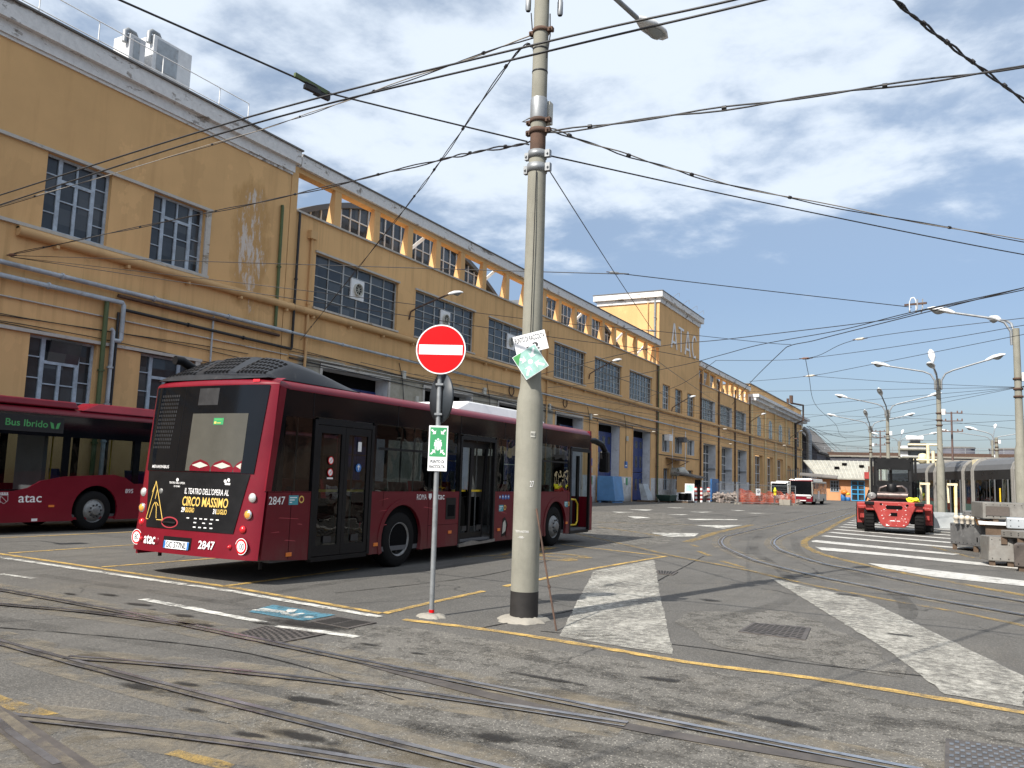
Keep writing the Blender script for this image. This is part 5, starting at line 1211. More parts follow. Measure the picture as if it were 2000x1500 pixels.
# beltline: drops in a step towards the driver's window
top = [(HY1,1.17),(1.05,1.17),(.8,1.32),(.45,1.40),(-.9,1.33),(-1.45,1.22),(-1.75,1.05),(-2.1,.98),(HY0+.05,.98)]
pl = arch_poly(HY0+.05, HY1, .26, 1.0, [(0,.62,.50)])[1:-1]
m.plate(pl+top, 'x', HW-.05, HW)
sec = [(-HW,2.72),(-HW+.05,2.92),(-HW+.3,3.0),(HW-.3,3.0),(HW-.05,2.93),(HW,2.80)]
n = len(sec); m.smooth = True
m.add([(x,y,z) for y in (HY0+.1,0,HY1) for x, z in sec], [[i*n+k,i*n+k+1,(i+1)*n+k+1,(i+1)*n+k] for i in range(2) for k in range(n-1)]); m.smooth = False
m.box(-HW,-HW+.05,HY0,HY1,.3,1.1); m.box(-HW,HW,HY0,HY0+.08,.3,1.0); m.box(-HW,HW,HY1-.05,HY1,.3,2.9); m.box(-HW+.06,HW-.06,HY0+.1,HY1,.28,.34)
m.build('body', 'maroon', hb)
m = MB(); m.prism([(HW-.62,-2.9),(HW-.03,-2.9),(HW-.03,-.62),(HW-.62,-.62)], 2.98, 3.15, [(HW-.62,-2.9),(HW-.08,-2.9),(HW-.08,-.70),(HW-.62,-.70)]); m.prism([(HW-.62,-.60),(HW-.02,-.60),(HW-.02,HY1),(HW-.62,HY1)], 2.95, 3.18, [(HW-.62,-.20),(HW-.16,-.05),(HW-.16,HY1),(HW-.62,HY1)]); m.build('roof_fairing', 'maroon', hb, .03)
m = MB(); m.box(HW-.04,HW-.004,HY0+.08,HY1,2.28,2.82); m.box(HW-.04,HW-.004,-.98,-.80,1.2,2.28); m.box(HW-.04,HW-.004,1.0,1.18,1.1,2.28); m.box(HW-.04,HW-.002,HY0+.08,-1.0,.98,1.02)
for y in (3.0,5.0,7.0): m.box(HW-.04,HW-.004,y-.06,y+.06,1.1,2.28)
m.build('window_band', 'black_gloss', hb)
for a, b, z in ((HY0+.1,-.98,.98),(-.8,1.0,1.17),(1.18,2.94,1.15),(3.06,4.94,1.15),(5.06,6.94,1.15),(7.06,9.0,1.15)):
    m = MB(); m.quad((HW-.02,a,z),(HW-.02,b,z),(HW-.02,b,2.28),(HW-.02,a,2.28)); m.build('window', 'bglass', hb)
for a, b in ((HY0+.2,-1.0),(-.8,1.0),(1.2,2.94),(3.06,4.94)):
    m = MB(); m.quad((-HW+.02,a,1.1),(-HW+.02,b,1.1),(-HW+.02,b,2.5),(-HW+.02,a,2.5)); m.build('window', 'bglass', hb)
m = MB(); m.box(-HW+.02,-HW+.04,HY0+.1,HY1,2.5,2.8)
for y in (-.9,1.1,3,5): m.box(-HW+.02,-HW+.04,y-.1,y+.1,1.1,2.5)
m.build('window_band', 'black_gloss', hb)
m = MB(); m.m = 0; m.box(HW-.003,HW+.003,-2.6,-1.02,2.36,2.74); m.m = 1; side_text(m,'Bus Ibrido',-2.42,2.48,1.0,.155,HW+.004,.01)
for s in (-1,1): P = [(-1.24+s*.015,2.46),(-1.24+s*.09,2.47),(-1.24+s*.13,2.62),(-1.24+s*.05,2.59)]; m.plate(P,'x',HW+.003,HW+.005)
m.build('side_display', ['black_ink','green_ink'], hb)
m = MB(); side_text(m,'ROMA',-3.0+.05,.72,.60,.15,HW+.003,0); side_text(m,'atac',-1.95,.72,.55,.17,HW+.003); side_text(m,'895',.82,.93,.23,.105,HW+.003,0)
P = [(-2.36,.88),(-2.20,.88),(-2.19,.76),(-2.28,.69),(-2.37,.76)]
for a, b in zip(P, P[1:]+P[:1]): m.bar((HW+.003,*a),(HW+.003,*b),.012,.004)
m.bar((HW+.003,-2.35,.86),(HW+.003,-2.22,.74),.03,.004)
for k in range(5): m.box(HW+.001,HW+.004,-2.37+.037*k,-2.35+.037*k,.90,.95)
m.box(HW+.001,HW+.004,-2.37,-2.19,.89,.905); m.build('side_lettering', 'white_ink', hb)
m = MB(); m.box(HW+.001,HW+.012,-1.22,-1.08,.60,.65); m.build('marker_lamp', 'orange', hb); m = MB(); m.box(HW+.001,HW+.003,-1.6,-1.46,.28,.34); m.build('sticker', 'white_ink', hb)
wheel(hb, HW-.04, 0, .49, 1, True); wheel(hb, -HW+.04, 0, .49, -1, True); wheel(hb, -HW+.04, 6.0, .49, -1, True)
m = MB(); p = [(.625*math.cos(R(a)), .5+.625*math.sin(R(a))) for a in range(-20,201,11)]; n = len(p); m.add([(HW-.06,a,b) for a,b in p]+[(HW-.5,a,b) for a,b in p], [[i,i+1,n+i+1,n+i] for i in range(n-1)]); m.quad(*[(HW-.5,a,b) for a,b in p]); m.build('wheel_arch', 'dark', hb)
m = MB(); m.box(-.2,.9,-1.2,-1.1,.4,2.5); m.build('driver_partition', 'int_grey', hb)
m = MB(); m.box(-HW+.1,HW-.1,HY0+.2,HY1-.1,.34,.40); m.box(-HW+.1,HW-.1,HY0+.2,HY1-.1,2.74,2.78); m.build('floor_and_lining', 'int_grey', hb)
for x, y in ((-.9,.6),(.9,1.9),(.5,1.9),(-.9,2.9),(.9,3.6)): seat(hb, x, y, 'blue_door')
for y in (-.6,1.05,2.4): m = MB(); m.tube([(.3,y,.4),(.3,y,2.72)],.02,6); m.build('grab_pole', 'yellow_rail', hb)
# wing mirror of the vehicle that stands just out of the frame
mv = empty('wing_mirror', (-16.62,8.9,0), 'pale grey wing mirror at the left edge in front of the hybrid bus', 'mirror')
m = MB(); m.hexa([(-.2,-.1,1.86),(.13,-.1,1.86),(.13,.1,1.86),(-.2,.1,1.86),(-.2,-.1,2.30),(.15,-.1,2.30),(.15,.1,2.30),(-.2,.1,2.30)]); m.build('housing', 'lampwhite', mv, .04)
m = MB(); m.tube([(-.15,0,1.95),(-.9,.1,1.9),(-1.0,.1,0)],.03,6); m.build('arm', 'black_pl', mv)

# --- far buses
def far_bus(name, loc, w, L, H, label, front, sidem, rz=0.0):
    e = empty(name, loc, label, 'bus', None, rz); h = w/2
    m = MB(); m.m = 1; m.box(-h,h,.05,L,.3,H-.18); m.m = 0; m.prism([(-h,0),(h,0),(h,.6),(-h,.6)], .28, H*.36); m.prism([(-h,.05),(h,.05),(h,.8),(-h,.8)], H-.28, H-.06)
    m.build('body', [front, sidem], e, .05)
    m = MB(); m.quad((-h+.06,-.01,H*.36),(h-.06,-.01,H*.36),(h-.08,.02,H-.20),(-h+.08,.02,H-.20)); m.build('windscreen', 'black_gloss', e)
    m = MB(); m.prism([(-h+.25,1.5),(h-.25,1.5),(h-.25,L-1),(-h+.25,L-1)], H-.2, H+.06); m.build('roof_pod', 'white_p', e, .05)
    m = MB(); m.box(h+.002,h+.01,.5,L-.5,H*.42,H-.35); m.build('window_band', 'wglass' if sidem != 'maroon' else 'black_gloss', e)
    for s in (-1,1):
        m = MB(); m.m = 0; m.box(s*h*.68-.18, s*h*.68+.18, -.03,.0,.62,.86); m.build('headlight', 'clear_lens', e)
        m = MB(); m.tube([(s*h,.1,H-.4),(s*(h+.22),-.25,H-.45),(s*(h+.22),-.25,H-.9)],.06,6); m.build('mirror', 'black_pl', e)
        for y in (2.0, L-2.4): wheel(e, s*(h-.02), y, .42, s, True, 'rim_dk')
    return e
fb = far_bus('city_bus', (-12.7,81.6,0), 2.05, 9.8, 2.42, 'small distant maroon and white bus facing the camera beside the orange net', 'maroon', 'int_pale')
m = MB(); m.plate([(-1.0,.80),(1.0,.80),(.85,.95),(-.85,.95)],'y',-.03,-.012); m.box(-.45,.45,-.04,-.012,.36,.44); m.build('white_front_trim', 'white_p', fb)
m = MB(); m.box(1.04,1.05,3.4,4.6,.5,1.3); m.build('side_poster', 'white_p', fb)
m = MB()
for k in range(14): y = .9+.62*k; m.box(1.037,1.045,y,y+random.uniform(.2,.5),1.0+random.uniform(0,.3),1.95)
m.build('window', 'wglass', fb)
far_bus('city_bus', (-15.9,88.5,0), 1.75, 9.5, 2.15, 'distant white bus half hidden behind the orange net and rubble', 'white_p', 'white_p')
# ------------------------------------------------------------------ the tall concrete pole and the signs
pole = empty('concrete_pole', (-4.46,8.74,0), 'tall stepped concrete pole with black foot, rust-streaked collars and one lamp arm', 'pole')
m = MB(); m.lathe([(.166,0),(.165,.34)], 32); m.disc((0,0,.34),.165,'z',32); m.build('black_foot', 'bitumen', pole)
m = MB(); m.lathe([(.163,.34),(.160,2.50),(.152,2.60),(.132,2.70),(.124,2.80),(.113,5.45),(.105,5.58),(.088,5.66),(.088,6.0)], 32); m.build('lower_shaft', 'concrete', pole)
m = MB(); m.lathe([(.098,5.95),(.095,7.2),(.092,8.75),(.02,8.8)], 28); m.build('upper_shaft', 'concrete', pole)
m = MB(); m.lathe([(.094,5.66),(.098,5.80),(.096,5.92)], 24); m.build('rust_stain', 'rust', pole)
def collar(z, h, r, mat, lug=True):
    m = MB(); m.lathe([(r-.02,z),(r,z),(r,z+h),(r-.02,z+h)], 28)
    if lug: m.box(-r-.05,-r+.01,-.03,.03,z,z+h); m.box(r-.01,r+.06,-.03,.03,z,z+h); m.tube([(r+.03,-.05,z+h/2),(r+.03,.06,z+h/2)],.014,6); m.tube([(-r-.03,-.05,z+h/2),(-r-.03,.06,z+h/2)],.014,6)
    m.build('collar', mat, pole)
collar(5.42,.10,.126,'galv'); collar(5.60,.09,.118,'galv'); collar(5.92,.06,.112,'rust'); collar(6.06,.05,.11,'rust'); collar(7.25,.05,.108,'rust'); collar(6.72,.02,.10,'pipe_black',False); collar(7.02,.02,.10,'pipe_black',False)
m = MB(); m.box(-.12,.12,.06,.16,6.08,6.36); m.build('junction_box', 'int_pale', pole)
m = MB(); m.lathe([(.103,6.10),(.107,6.12),(.107,6.36),(.100,6.38)],24); m.tube([(-.1,-.02,6.15),(-.2,-.05,6.10),(-.1,.03,6.10)],.012,6); m.build('metal_sleeve', 'galv', pole)
for x, y, z in ((-.18,-.03,7.60),(-.12,.1,7.52),(.16,-.05,7.68),(.22,.08,7.50)):
    m = MB(); m.lathe([(.028,z-.02),(.036,z),(.036,z+.16),(.030,z+.17),(.03,z+.5)],12,(x,y,0)); m.build('insulator', 'galv', pole)
m = MB(); m.tube([(.11,.02,7.5),(.13,.0,7.2),(.10,-.02,6.9)],.008,5); m.tube([(-.14,-.02,7.55),(-.1,-.05,7.3)],.008,5); m.tube([(.05,-.115,5.40),(.055,-.135,4.6),(.05,-.14,3.2),(.10,-.13,2.9)],.006,5); m.build('pole_cable', 'pipe_black', pole)
m = MB(); m.tube([(0,0,8.0),(.08,.25,8.40),(.2,.65,8.52),(.58,2.0,8.36)],.036,10); m.build('lamp_arm', 'galv', pole)
lamp_head(pole, (.58,2.0,8.36), (.28,.95,-.02), .85)
m = MB(); m.m = 0; m.grid(lambda u,v:(.1655*math.cos(-1.0+.35*u),.1655*math.sin(-1.0+.35*u),2.13+.07*v),3,1); m.m = 1
vs, fs = text_fit('PERGO',.052,.028); m.add([(.1665*math.cos(-.97+a/.166),.1665*math.sin(-.97+a/.166),2.15+b) for a,b in vs], fs); m.build('small_label', ['int_pale','black_ink'], pole)
m = MB()
for s, x, z, w, h in (('TESTA ROTAR',-1.95,1.02,.17,.024),('-100-',-1.72,.955,.08,.024)):
    vs, fs = text_fit(s,w,h); m.add([(.1665*math.cos(x+a/.166),.1665*math.sin(x+a/.166),z+b) for a,b in vs], fs)
vs, fs = text_fit('27',.05,.07); m.add([(.1655*math.cos(-.95+a/.166),.1655*math.sin(-.95+a/.166),1.55+b) for a,b in vs], fs)
m.build('chalk_lettering', 'white_ink', pole)
def footing(parent, name, r, h):
    m = MB(); n = 30; rr = [r*(1+random.uniform(-.14,.14)) for _ in range(n)]
    ring = lambda f, z: [(rr[k]*f*math.cos(2*math.pi*k/n), rr[k]*f*math.sin(2*math.pi*k/n), z+random.uniform(-.004,.004)) for k in range(n)]
    vs = ring(1,0)+ring(.86,h*.6)+ring(.5,h); m.smooth = True; m.add(vs, [[i*n+k,i*n+(k+1)%n,(i+1)*n+(k+1)%n,(i+1)*n+k] for i in (0,1) for k in range(n)]); m.add(vs[-n:], [list(range(n))]); return m.build(name, 'concrete_lt', parent)
footing(pole, 'pole_footing', .29, .06)
def along(px): return px
YAW = R(28.35)
# notices screwed to the pole
n1 = empty('notice_board', (-4.385,8.56,3.25), 'white tilted notice on the pole lettered PUNTO DI RACCOLTA n 2', 'sign', None, R(22))
n1.rotation_euler = (0,R(-15),R(22))
m = MB(); m.box(-.195,.195,-.004,.004,-.115,.115); m.build('panel', 'white_sign', n1)
m = MB(); vs, fs = text_fit('PUNTO DI RACCOLTA',.36,.062,'CENTER',.01); m.add([(a,-.0055,.025+b) for a,b in vs], fs); vs, fs = text_fit('n',.045,.05,'LEFT',.03); m.add([(-.06+a,-.0055,-.088+b) for a,b in vs], fs); vs, fs = text_fit('2',.075,.085,'LEFT',.035); m.add([(.015+a,-.0055,-.09+b) for a,b in vs], fs); m.build('lettering', 'black_ink', n1)
n2 = empty('assembly_sign', (-4.375,8.55,3.02), 'faded green diamond-hung assembly point sign on the pole under the white notice', 'sign')
n2.rotation_euler = (0,R(-34),R(22))
m = MB(); m.box(-.158,.158,-.003,.003,-.158,.158); m.build('panel', 'white_sign', n2)
m = MB(); m.box(-.152,.152,-.0045,-.0035,-.152,.152); m.build('faded_field', 'green_faded', n2)
m = MB()
for a in range(4):
    c, s = math.cos(R(45+90*a)), math.sin(R(45+90*a))
    def P(u, v): return (c*u-s*v, -.0055, s*u+c*v)
    m.add([P(.05,0),P(.10,.05),P(.09,.015),P(.17,.012),P(.17,-.012),P(.09,-.015),P(.10,-.05)], [[0,1,2,3,4,5,6]])
m.disc((0,-.0056,0),.03,'y',12); m.build('arrow_mark', 'white_sign', n2)
m = MB(); m.add([(-.152,-.006,.152),(-.04,-.006,.152),(-.152,-.006,.03)], [[0,1,2]]); m.build('green_corner', 'green_ink', n2)
st = empty('leaning_rod', (-3.87,8.38,0), 'thin rusty iron rod leaning against the concrete pole', 'rod')
m = MB(); m.tube([(0,0,0),(-.20,.12,.62),(-.42,.27,1.30)],[.011,.012,.012],8); m.build('rod', 'rust', st); m = MB(); m.tube([(-.14,.085,.44),(-.15,.09,.47)],.018,8); m.build('rod_joint', 'rust', st)

sg = empty('road_sign', (-5.43,8.26,0), 'galvanised sign post with red no entry disc and green assembly point panel', 'road sign', None, R(24))
m = MB(); m.tube([(0,0,0),(-.01,0,1.6),(-.02,0,3.0)],.030,16); m.build('post', 'galv', sg)
def ring_disc(cx, cz, r, y, t): 
    m = MB(); m.lathe([(0,-t),(r,-t),(r,t),(0,t)],48,(cx,y,cz),'y'); return m
m = ring_disc(-.01,3.16,.305,-.06,.012); dk = m.build('no_entry_disc', 'sign_back', sg)
m = MB(); m.disc((-.01,-.0735,3.16),.303,'y',48); m.build('white_rim', 'white_sign', dk)
m = MB(); m.disc((-.01,-.075,3.16),.288,'y',48); m.build('red_field', 'red_sign', dk)
m = MB(); m.quad((-.275,-.0765,3.095),(.255,-.0765,3.095),(.255,-.0765,3.215),(-.275,-.0765,3.215)); m.build('white_bar', 'white_sign', dk)
bk = bpy.data.objects.new('back_plate', None)
m = MB(); m.lathe([(0,-.012),(.30,-.012),(.30,.012),(0,.012)],40,(0,.0,2.58),'y'); ob = m.build('reversed_disc', 'sign_back', sg)
ob.data.transform(Matrix.Translation((.0,.06,0)) @ Matrix.Translation((0,0,2.58)) @ Matrix.Rotation(R(-54),4,'Z') @ Matrix.Translation((0,0,-2.58)))
m = MB()
for z in (2.74,2.38): m.tube([(-.02,0,z-.015),(-.02,0,z+.015)],.038,14); m.box(-.06,.03,-.045,-.03,z-.012,z+.012)
m.build('clamp', 'galv', sg)
m = MB(); m.box(-.115,.115,-.042,-.034,1.70,2.24); pn = m.build('assembly_panel', 'white_sign', sg)
m = MB(); m.quad((-.10,-.0435,1.87),(.10,-.0435,1.87),(.10,-.0435,2.22),(-.10,-.0435,2.22)); m.build('green_field', 'green_sign', pn)
m = MB()
for sx in (-1,1):
    for sz in (-1,1):
        cx, cz = sx*.052, 2.045+sz*.115; d = (-sx*.707,-sz*.707); n = (-d[1],d[0])
        m.add([(cx+d[0]*a+n[0]*b,-.045,cz+d[1]*a+n[1]*b) for a,b in ((.028,0),(.0,.034),(.002,.010),(-.045,.010),(-.045,-.010),(.002,-.010),(.0,-.034))], [[0,1,2,3,4,5,6]])
for x, z, s in ((-.028,2.0,.8),(.028,2.0,.8),(0,2.0,1.0)):
    m.disc((x,-.0455-s*.0003,z+.075*s),.014*s,'y',12); m.add([(x+a*s,-.0455-s*.0003,z+b*s) for a,b in ((-.020,.055),(.020,.055),(.026,-.005),(.012,-.005),(.012,-.055),(-.012,-.055),(-.012,-.005),(-.026,-.005))], [list(range(8))])
m.build('assembly_mark', 'white_sign', pn)
m = MB()
for s, z in (('PUNTO DI',1.795),('RACCOLTA',1.735)): vs, fs = text_fit(s,.165 if 'P' in s else .185,.036,'CENTER',.012); m.add([(a,-.045,z+b) for a,b in vs], fs)
m.build('lettering', 'black_ink', pn)
footing(sg, 'footing', .17, .04)
m = MB(); m.lathe([(.032,.05),(.032,.085)],14); m.build('tape', 'red_sign', sg)

# ------------------------------------------------------------------ street lamps along the tram track
def street_lamp(x, y, label, arms, top=7.63, s=1.0, base=True):
    e = empty('street_lamp', (x,y,0), label, 'street lamp', 'street lamps along the tram track')
    m = MB(); m.lathe([(.20*s,.5),(.20*s,3.0),(.19*s,3.2),(.14*s,3.4),(.12*s,5.3),(.11*s,top)], 14); m.disc((0,0,top),.11*s,'z',14); m.build('pole', 'concrete', e)
    m = MB(); m.lathe([(.205*s,0),(.203*s,.5)],14); m.build('black_foot', 'bitumen', e)
    m = MB()
    for z in (5.1,5.38,5.75): m.lathe([(.13*s,z),(.16*s,z),(.16*s,z+.07),(.13*s,z+.07)],12)
    m.build('collar', 'rust', e)
    m = MB(); m.box(.12,.30,-.1,.1,5.7,6.0); m.build('junction_box', 'lampwhite', e)
    for az, L, rise in arms:
        d = Vector((math.sin(R(az)), math.cos(R(az)), 0)); m = MB()
        pts = [d*.15+Vector((0,0,top-.6)), d*.16+Vector((0,0,top-.1)), d*.35+Vector((0,0,top+.25)), d*.7+Vector((0,0,top+.42)), d*L+Vector((0,0,top+.42+rise))]
        m.tube(pts, .045*s, 8); m.build('arm', 'galv', e); lamp_head(e, pts[-1], pts[-1]-pts[-2], 1.1*s)
    return e
street_lamp(2.15,34.5,'lamp on a concrete pole cut by the right edge with two heads', [(-90,2.0,.3),(-20,1.3,.15)])
street_lamp(-.58,49.0,'nearest whole street lamp with four white heads, right of the forklift', [(-90,2.4,.35),(98,2.3,.45),(-12,1.2,.7),(192,1.0,.05)])
street_lamp(-4.23,67.25,'three-headed street lamp standing directly behind the forklift mast', [(-95,2.8,.5),(85,2.8,.55),(190,1.6,.5)])
street_lamp(-6.83,84.75,'slim three-headed street lamp left of the forklift cab', [(-95,3.0,.5),(85,3.0,.55),(190,1.2,.4)])
street_lamp(-5.76,111.5,'far lamp behind the forklift in front of the white tower', [(-95,2.4,.4),(85,3.4,.5),(10,1.5,.6)])
street_lamp(4.02,108.0,'far three-headed lamp above the tram roofs at the right', [(-92,4.4,.6),(88,3.4,.5),(10,2.2,1.1)])
street_lamp(3.2,78.0,'far lamp near the right edge above the tram', [(-85,1.4,.2)], 6.2)
for x, y, l in ((0.0,70.5,'brown telegraph mast with three crossarms right of the four-headed lamp'),(-6.52,92.25,'small brown telegraph mast with crossarms above the forklift')):
    e = empty('telegraph_mast', (x,y,0), l, 'mast'); m = MB(); m.lathe([(.10,0),(.06,7.7)],8); m.build('mast', 'telegraph', e)
    for z in (7.6,7.0,6.2): 
        m = MB(); m.box(-.75,.75,-.035,.035,z-.035,z+.035); a = m.build('crossarm', 'telegraph', e); m = MB()
        for k in (-.7,-.4,.4,.7): m.lathe([(.04,z+.03),(.05,z+.08),(.03,z+.18)],6,(k,0,0))
        m.build('insulator', 'insul_r', a)

# ------------------------------------------------------------------ forklift truck (rear towards the camera)
fk = empty('forklift', (-2.02,34.75,0), 'big faded red forklift truck seen from behind on the white hatching', 'forklift truck', None, R(3.3)); fk.scale = (1.17,1,1)
m = MB(); m.plate([(-.72,1.20),(.72,1.20),(.52,.72),(.42,.36),(.30,.24),(-.30,.24),(-.42,.36),(-.52,.72)], 'y', .0, .35); m.box(-.85,.85,.1,.9,.85,1.19); m.build('counterweight', 'red_paint', fk, .03)
m = MB()
m.plate([(-.25+.0,1.0),(-.22,1.06),(.22,1.06),(.26,1.0),(.22,.92),(-.22,.92)],'y',-.012,.02); m.box(-.10,.09,-.012,.02,.66,.79); m.disc((-.39,-.012,1.10),.04,'y',10); m.disc((.39,-.012,1.08),.04,'y',10)
m.build('counterweight_slot', 'dark', fk)
m = MB(); random.seed(5)
for k in range(38): x = random.uniform(-.38,.38); z = random.uniform(.3,1.1); a = random.uniform(.006,.022); m.box(x-a,x+a,-.010,-.004,z-a*.5,z+a*.5)
for x, z, w in ((-.05,.48,.16),(.12,.48,.1),(-.2,.30,.1),(-.22,.33,.05)): m.box(x-w/2,x+w/2,-.011,-.004,z-.012,z+.012)
m.build('paint_chips', 'white_p', fk)
for x in (-.88,.60): m = MB(); m.box(x,x+.29,-.03,.3,1.06,1.19); m.build('corner_buffer', 'black_pl', fk, .02)
for s in (-1,1):
    m = MB(); m.lathe([(.28,s*.0),(.40,s*.01),(.43,s*.03),(.43,-s*.26),(.40,-s*.28),(.2,-s*.28)],28,(s*.88,.55,.43),'x'); w = m.build('wheel', 'rubber', fk)
    m = MB()
    for k in range(22):
        a = 2*math.pi*k/22; c, sn = math.cos(a), math.sin(a); q = [(.55+.43*c, .43+.43*sn),(.55+.43*math.cos(a+.14), .43+.43*math.sin(a+.14)),(.55+.455*math.cos(a+.14), .43+.455*math.sin(a+.14)),(.55+.455*c,.43+.455*sn)]
        m.plate(q,'x', s*.88-s*.02, s*.88-s*.26)
    m.build('tread', 'rubber', w)
    m = MB(); m.lathe([(.28,0),(.2,-s*.05),(0,-s*.05)],20,(s*.88,.55,.43),'x'); m.build('rim', 'red_paint', w)
    m = MB(); m.lathe([(.35,0),(.52,s*.01),(.56,s*.04),(.56,-s*.3),(.3,-s*.3)],28,(s*1.18,2.9,.56),'x'); m.build('wheel', 'rubber', fk)
    m = MB(); m.prism([(s*.86,1.5),(s*1.17,1.5),(s*1.17,3.6),(s*.86,3.6)],1.0,1.12); m.box(min(s*.88,s*1.16),max(s*.88,s*1.16),1.45,1.55,.30,1.12); m.box(min(s*.78,s*1.06),max(s*.78,s*1.06),1.1,1.44,.52,1.0); m.hexa([(s*.9,.9,.9),(s*1.12,.9,.9),(s*1.12,1.44,.45),(s*.9,1.44,.45),(s*.9,.9,1.0),(s*1.12,.9,1.0),(s*1.12,1.44,.9),(s*.9,1.44,.9)]); m.build('mudguard', 'red_paint', fk, .015)
    m = MB(); m.box(min(s*.9,s*1.15),max(s*.9,s*1.15),1.40,1.449,.10,.32); m.build('mud_flap', 'rubber', fk)
m = MB(); m.box(-.8,.8,.5,3.2,.40,.95); m.build('chassis', 'mast', fk)
m = MB(); m.tube([(-.50,.45,1.42),(.42,.45,1.42)],.165,16); m.build('silencer', 'muffler', fk)
m = MB(); m.lathe([(.15,1.55),(.16,1.58),(.16,1.86),(.12,1.90),(0,1.9)],16,(-.06,.5,0)); m.build('air_filter', 'black_pl', fk)
m = MB(); m.tube([(-.08,.55,1.85),(-.08,.55,2.35),(-.08,.50,2.42),(-.12,.42,2.44)],.045,10); m.build('exhaust_pipe', 'mast', fk)
m = MB(); m.tube([(.08,.5,1.78),(.25,.5,1.80),(.36,.5,1.70),(.40,.5,1.5)],.05,8); m.tube([(-.2,.5,1.8),(-.4,.5,1.72),(-.47,.5,1.5)],.05,8); m.build('hose', 'muffler', fk)
m = MB(); m.lathe([(.14,0),(.14,-.10),(.10,-.12),(.05,-.11),(0,-.14)],18,(-.66,.35,1.40),'y'); m.build('work_lamp', 'rim', fk)
m = MB(); m.box(-.78,.5,.3,.7,1.19,1.24); m.tube([(-.86,.4,1.2),(-.74,.4,1.62)],.03,6); m.tube([(.02,.1,1.19),(.02,.1,1.32)],.02,6); m.box(-.62,-.5,.4,.8,1.24,1.8); m.build('engine_frame', 'mast', fk)
m = MB()
for s in (-1,1): m.bar((s*.52,1.2,1.2),(s*.50,1.35,2.80),.08); m.bar((s*.52,2.7,1.2),(s*.50,2.6,2.80),.08)
m.box(-.56,.56,1.25,2.7,2.76,2.86); m.box(-.52,.52,1.22,1.27,1.2,2.0); m.box(-.52,.52,1.24,1.30,2.45,2.76)
m.build('cab_frame', 'mast', fk)
m = MB(); m.quad((-.44,1.26,2.02),(.44,1.26,2.02),(.44,1.30,2.45),(-.44,1.30,2.45)); m.build('cab_window', 'cglass', fk); m = MB(); m.quad((-.48,2.66,1.3),(.48,2.66,1.3),(.48,2.62,2.7),(-.48,2.62,2.7)); m.build('cab_window', 'cglass', fk)
m = MB()
for s in (-1,1): m.box(min(s*.52,s*.66),max(s*.52,s*.66),3.5,3.75,.25,3.02); m.box(min(s*.68,s*.76),max(s*.68,s*.76),3.55,3.72,.25,3.0)
m.box(-.66,.66,3.5,3.7,2.84,2.98); m.box(-.66,.66,3.5,3.7,1.5,1.6); m.tube([(-.5,3.45,2.95),(-.2,3.45,2.80),(.2,3.45,2.80),(.5,3.45,2.95)],.03,6)
m.build('mast', 'mast', fk)
m = MB(); m.box(-.25,.05,1.7,2.1,1.2,1.35); m.box(-.25,.05,1.62,1.72,1.35,1.9); m.build('seat', 'black_pl', fk)
m = MB(); random.seed(9)
yb = empty('lifting_strap', (-1.42,35.1,1.19), 'crumpled fluorescent yellow lifting strap lying on the forklift', 'strap')
P = [(random.uniform(-.2,.26),random.uniform(-.15,.15),.03+random.uniform(0,.16)) for _ in range(26)]
m.tube(smooth_path(P,5), .032, 6); m.build('strap', 'yellow_fl', yb)
yf = empty('lifting_gear', (-.95,38.2,0), 'cream lifting frame with two uprights standing behind the forklift', 'frame')
m = MB(); 
for x in (0,1.0): m.bar((x,0,0),(x+.03,0,2.0),.10); m.bar((x-.28,0,1.95),(x+.10,0,1.95),.09); m.bar((x-.24,.1,1.2),(x-.26,.1,1.9),.07); m.hexa([(x-.2,-.2,0),(x+.2,-.2,0),(x+.2,.2,0),(x-.2,.2,0),(x-.06,-.06,.5),(x+.08,-.06,.5),(x+.08,.06,.5),(x-.06,.06,.5)])
m.build('frame', 'cream', yf)
m = MB(); m.box(-.2,2.2,.3,.5,.15,.8); m.build('base_plate', 'eq_light', yf)

# ------------------------------------------------------------------ stored roof-equipment cases at the right
def case(name, foot, z0, z1, mat, label, inset=0.0, extra=None, top=None):
    cx = sum(p[0] for p in foot)/len(foot); cy = sum(p[1] for p in foot)/len(foot)
    e = empty(name, (cx,cy,z0), label, 'equipment case', 'grey equipment cases stored at the right', 0, True)
    OFF[e.name] = Vector((cx,cy,z0))
    m = MB(); m.prism(foot, z0, z1, top); b = m.build('case', mat, e, .02)
    a, c = Vector(foot[0]), Vector(foot[1]); d = (c-a); L = d.length; d.normalize(); n = Vector((d.y,-d.x))
    m = MB()
    for k in range(int(L/.16)):
        for z in (z0+.06, z1-.06): p = a+d*(.08+.16*k)+n*.008; m.disc((p.x,p.y,z),.012,'y',6)
    m.build('rivets', 'dark', e)
    if extra: extra(e, a, d, n, L)
    m = MB()
    for t in (.15,.85): p = a.lerp(c,t); m.box(p.x-.06,p.x+.06,p.y+.05,p.y+.5,max(0.0,z0-.16),z0-.002)
    m.build('skid', 'wood', e)
    return e
def ex_grille(e, a, d, n, L):
    p0, p1 = a+d*.07+n*.01, a+d*.60+n*.01
    m = MB(); m.hexa([(p0.x,p0.y,1.07),(p1.x,p1.y,1.07),(p1.x,p1.y+.02,1.07),(p0.x,p0.y+.02,1.07),(p0.x,p0.y,1.31),(p1.x,p1.y,1.31),(p1.x,p1.y+.02,1.31),(p0.x,p0.y+.02,1.31)]); m.build('grille', 'eq_grille', e)
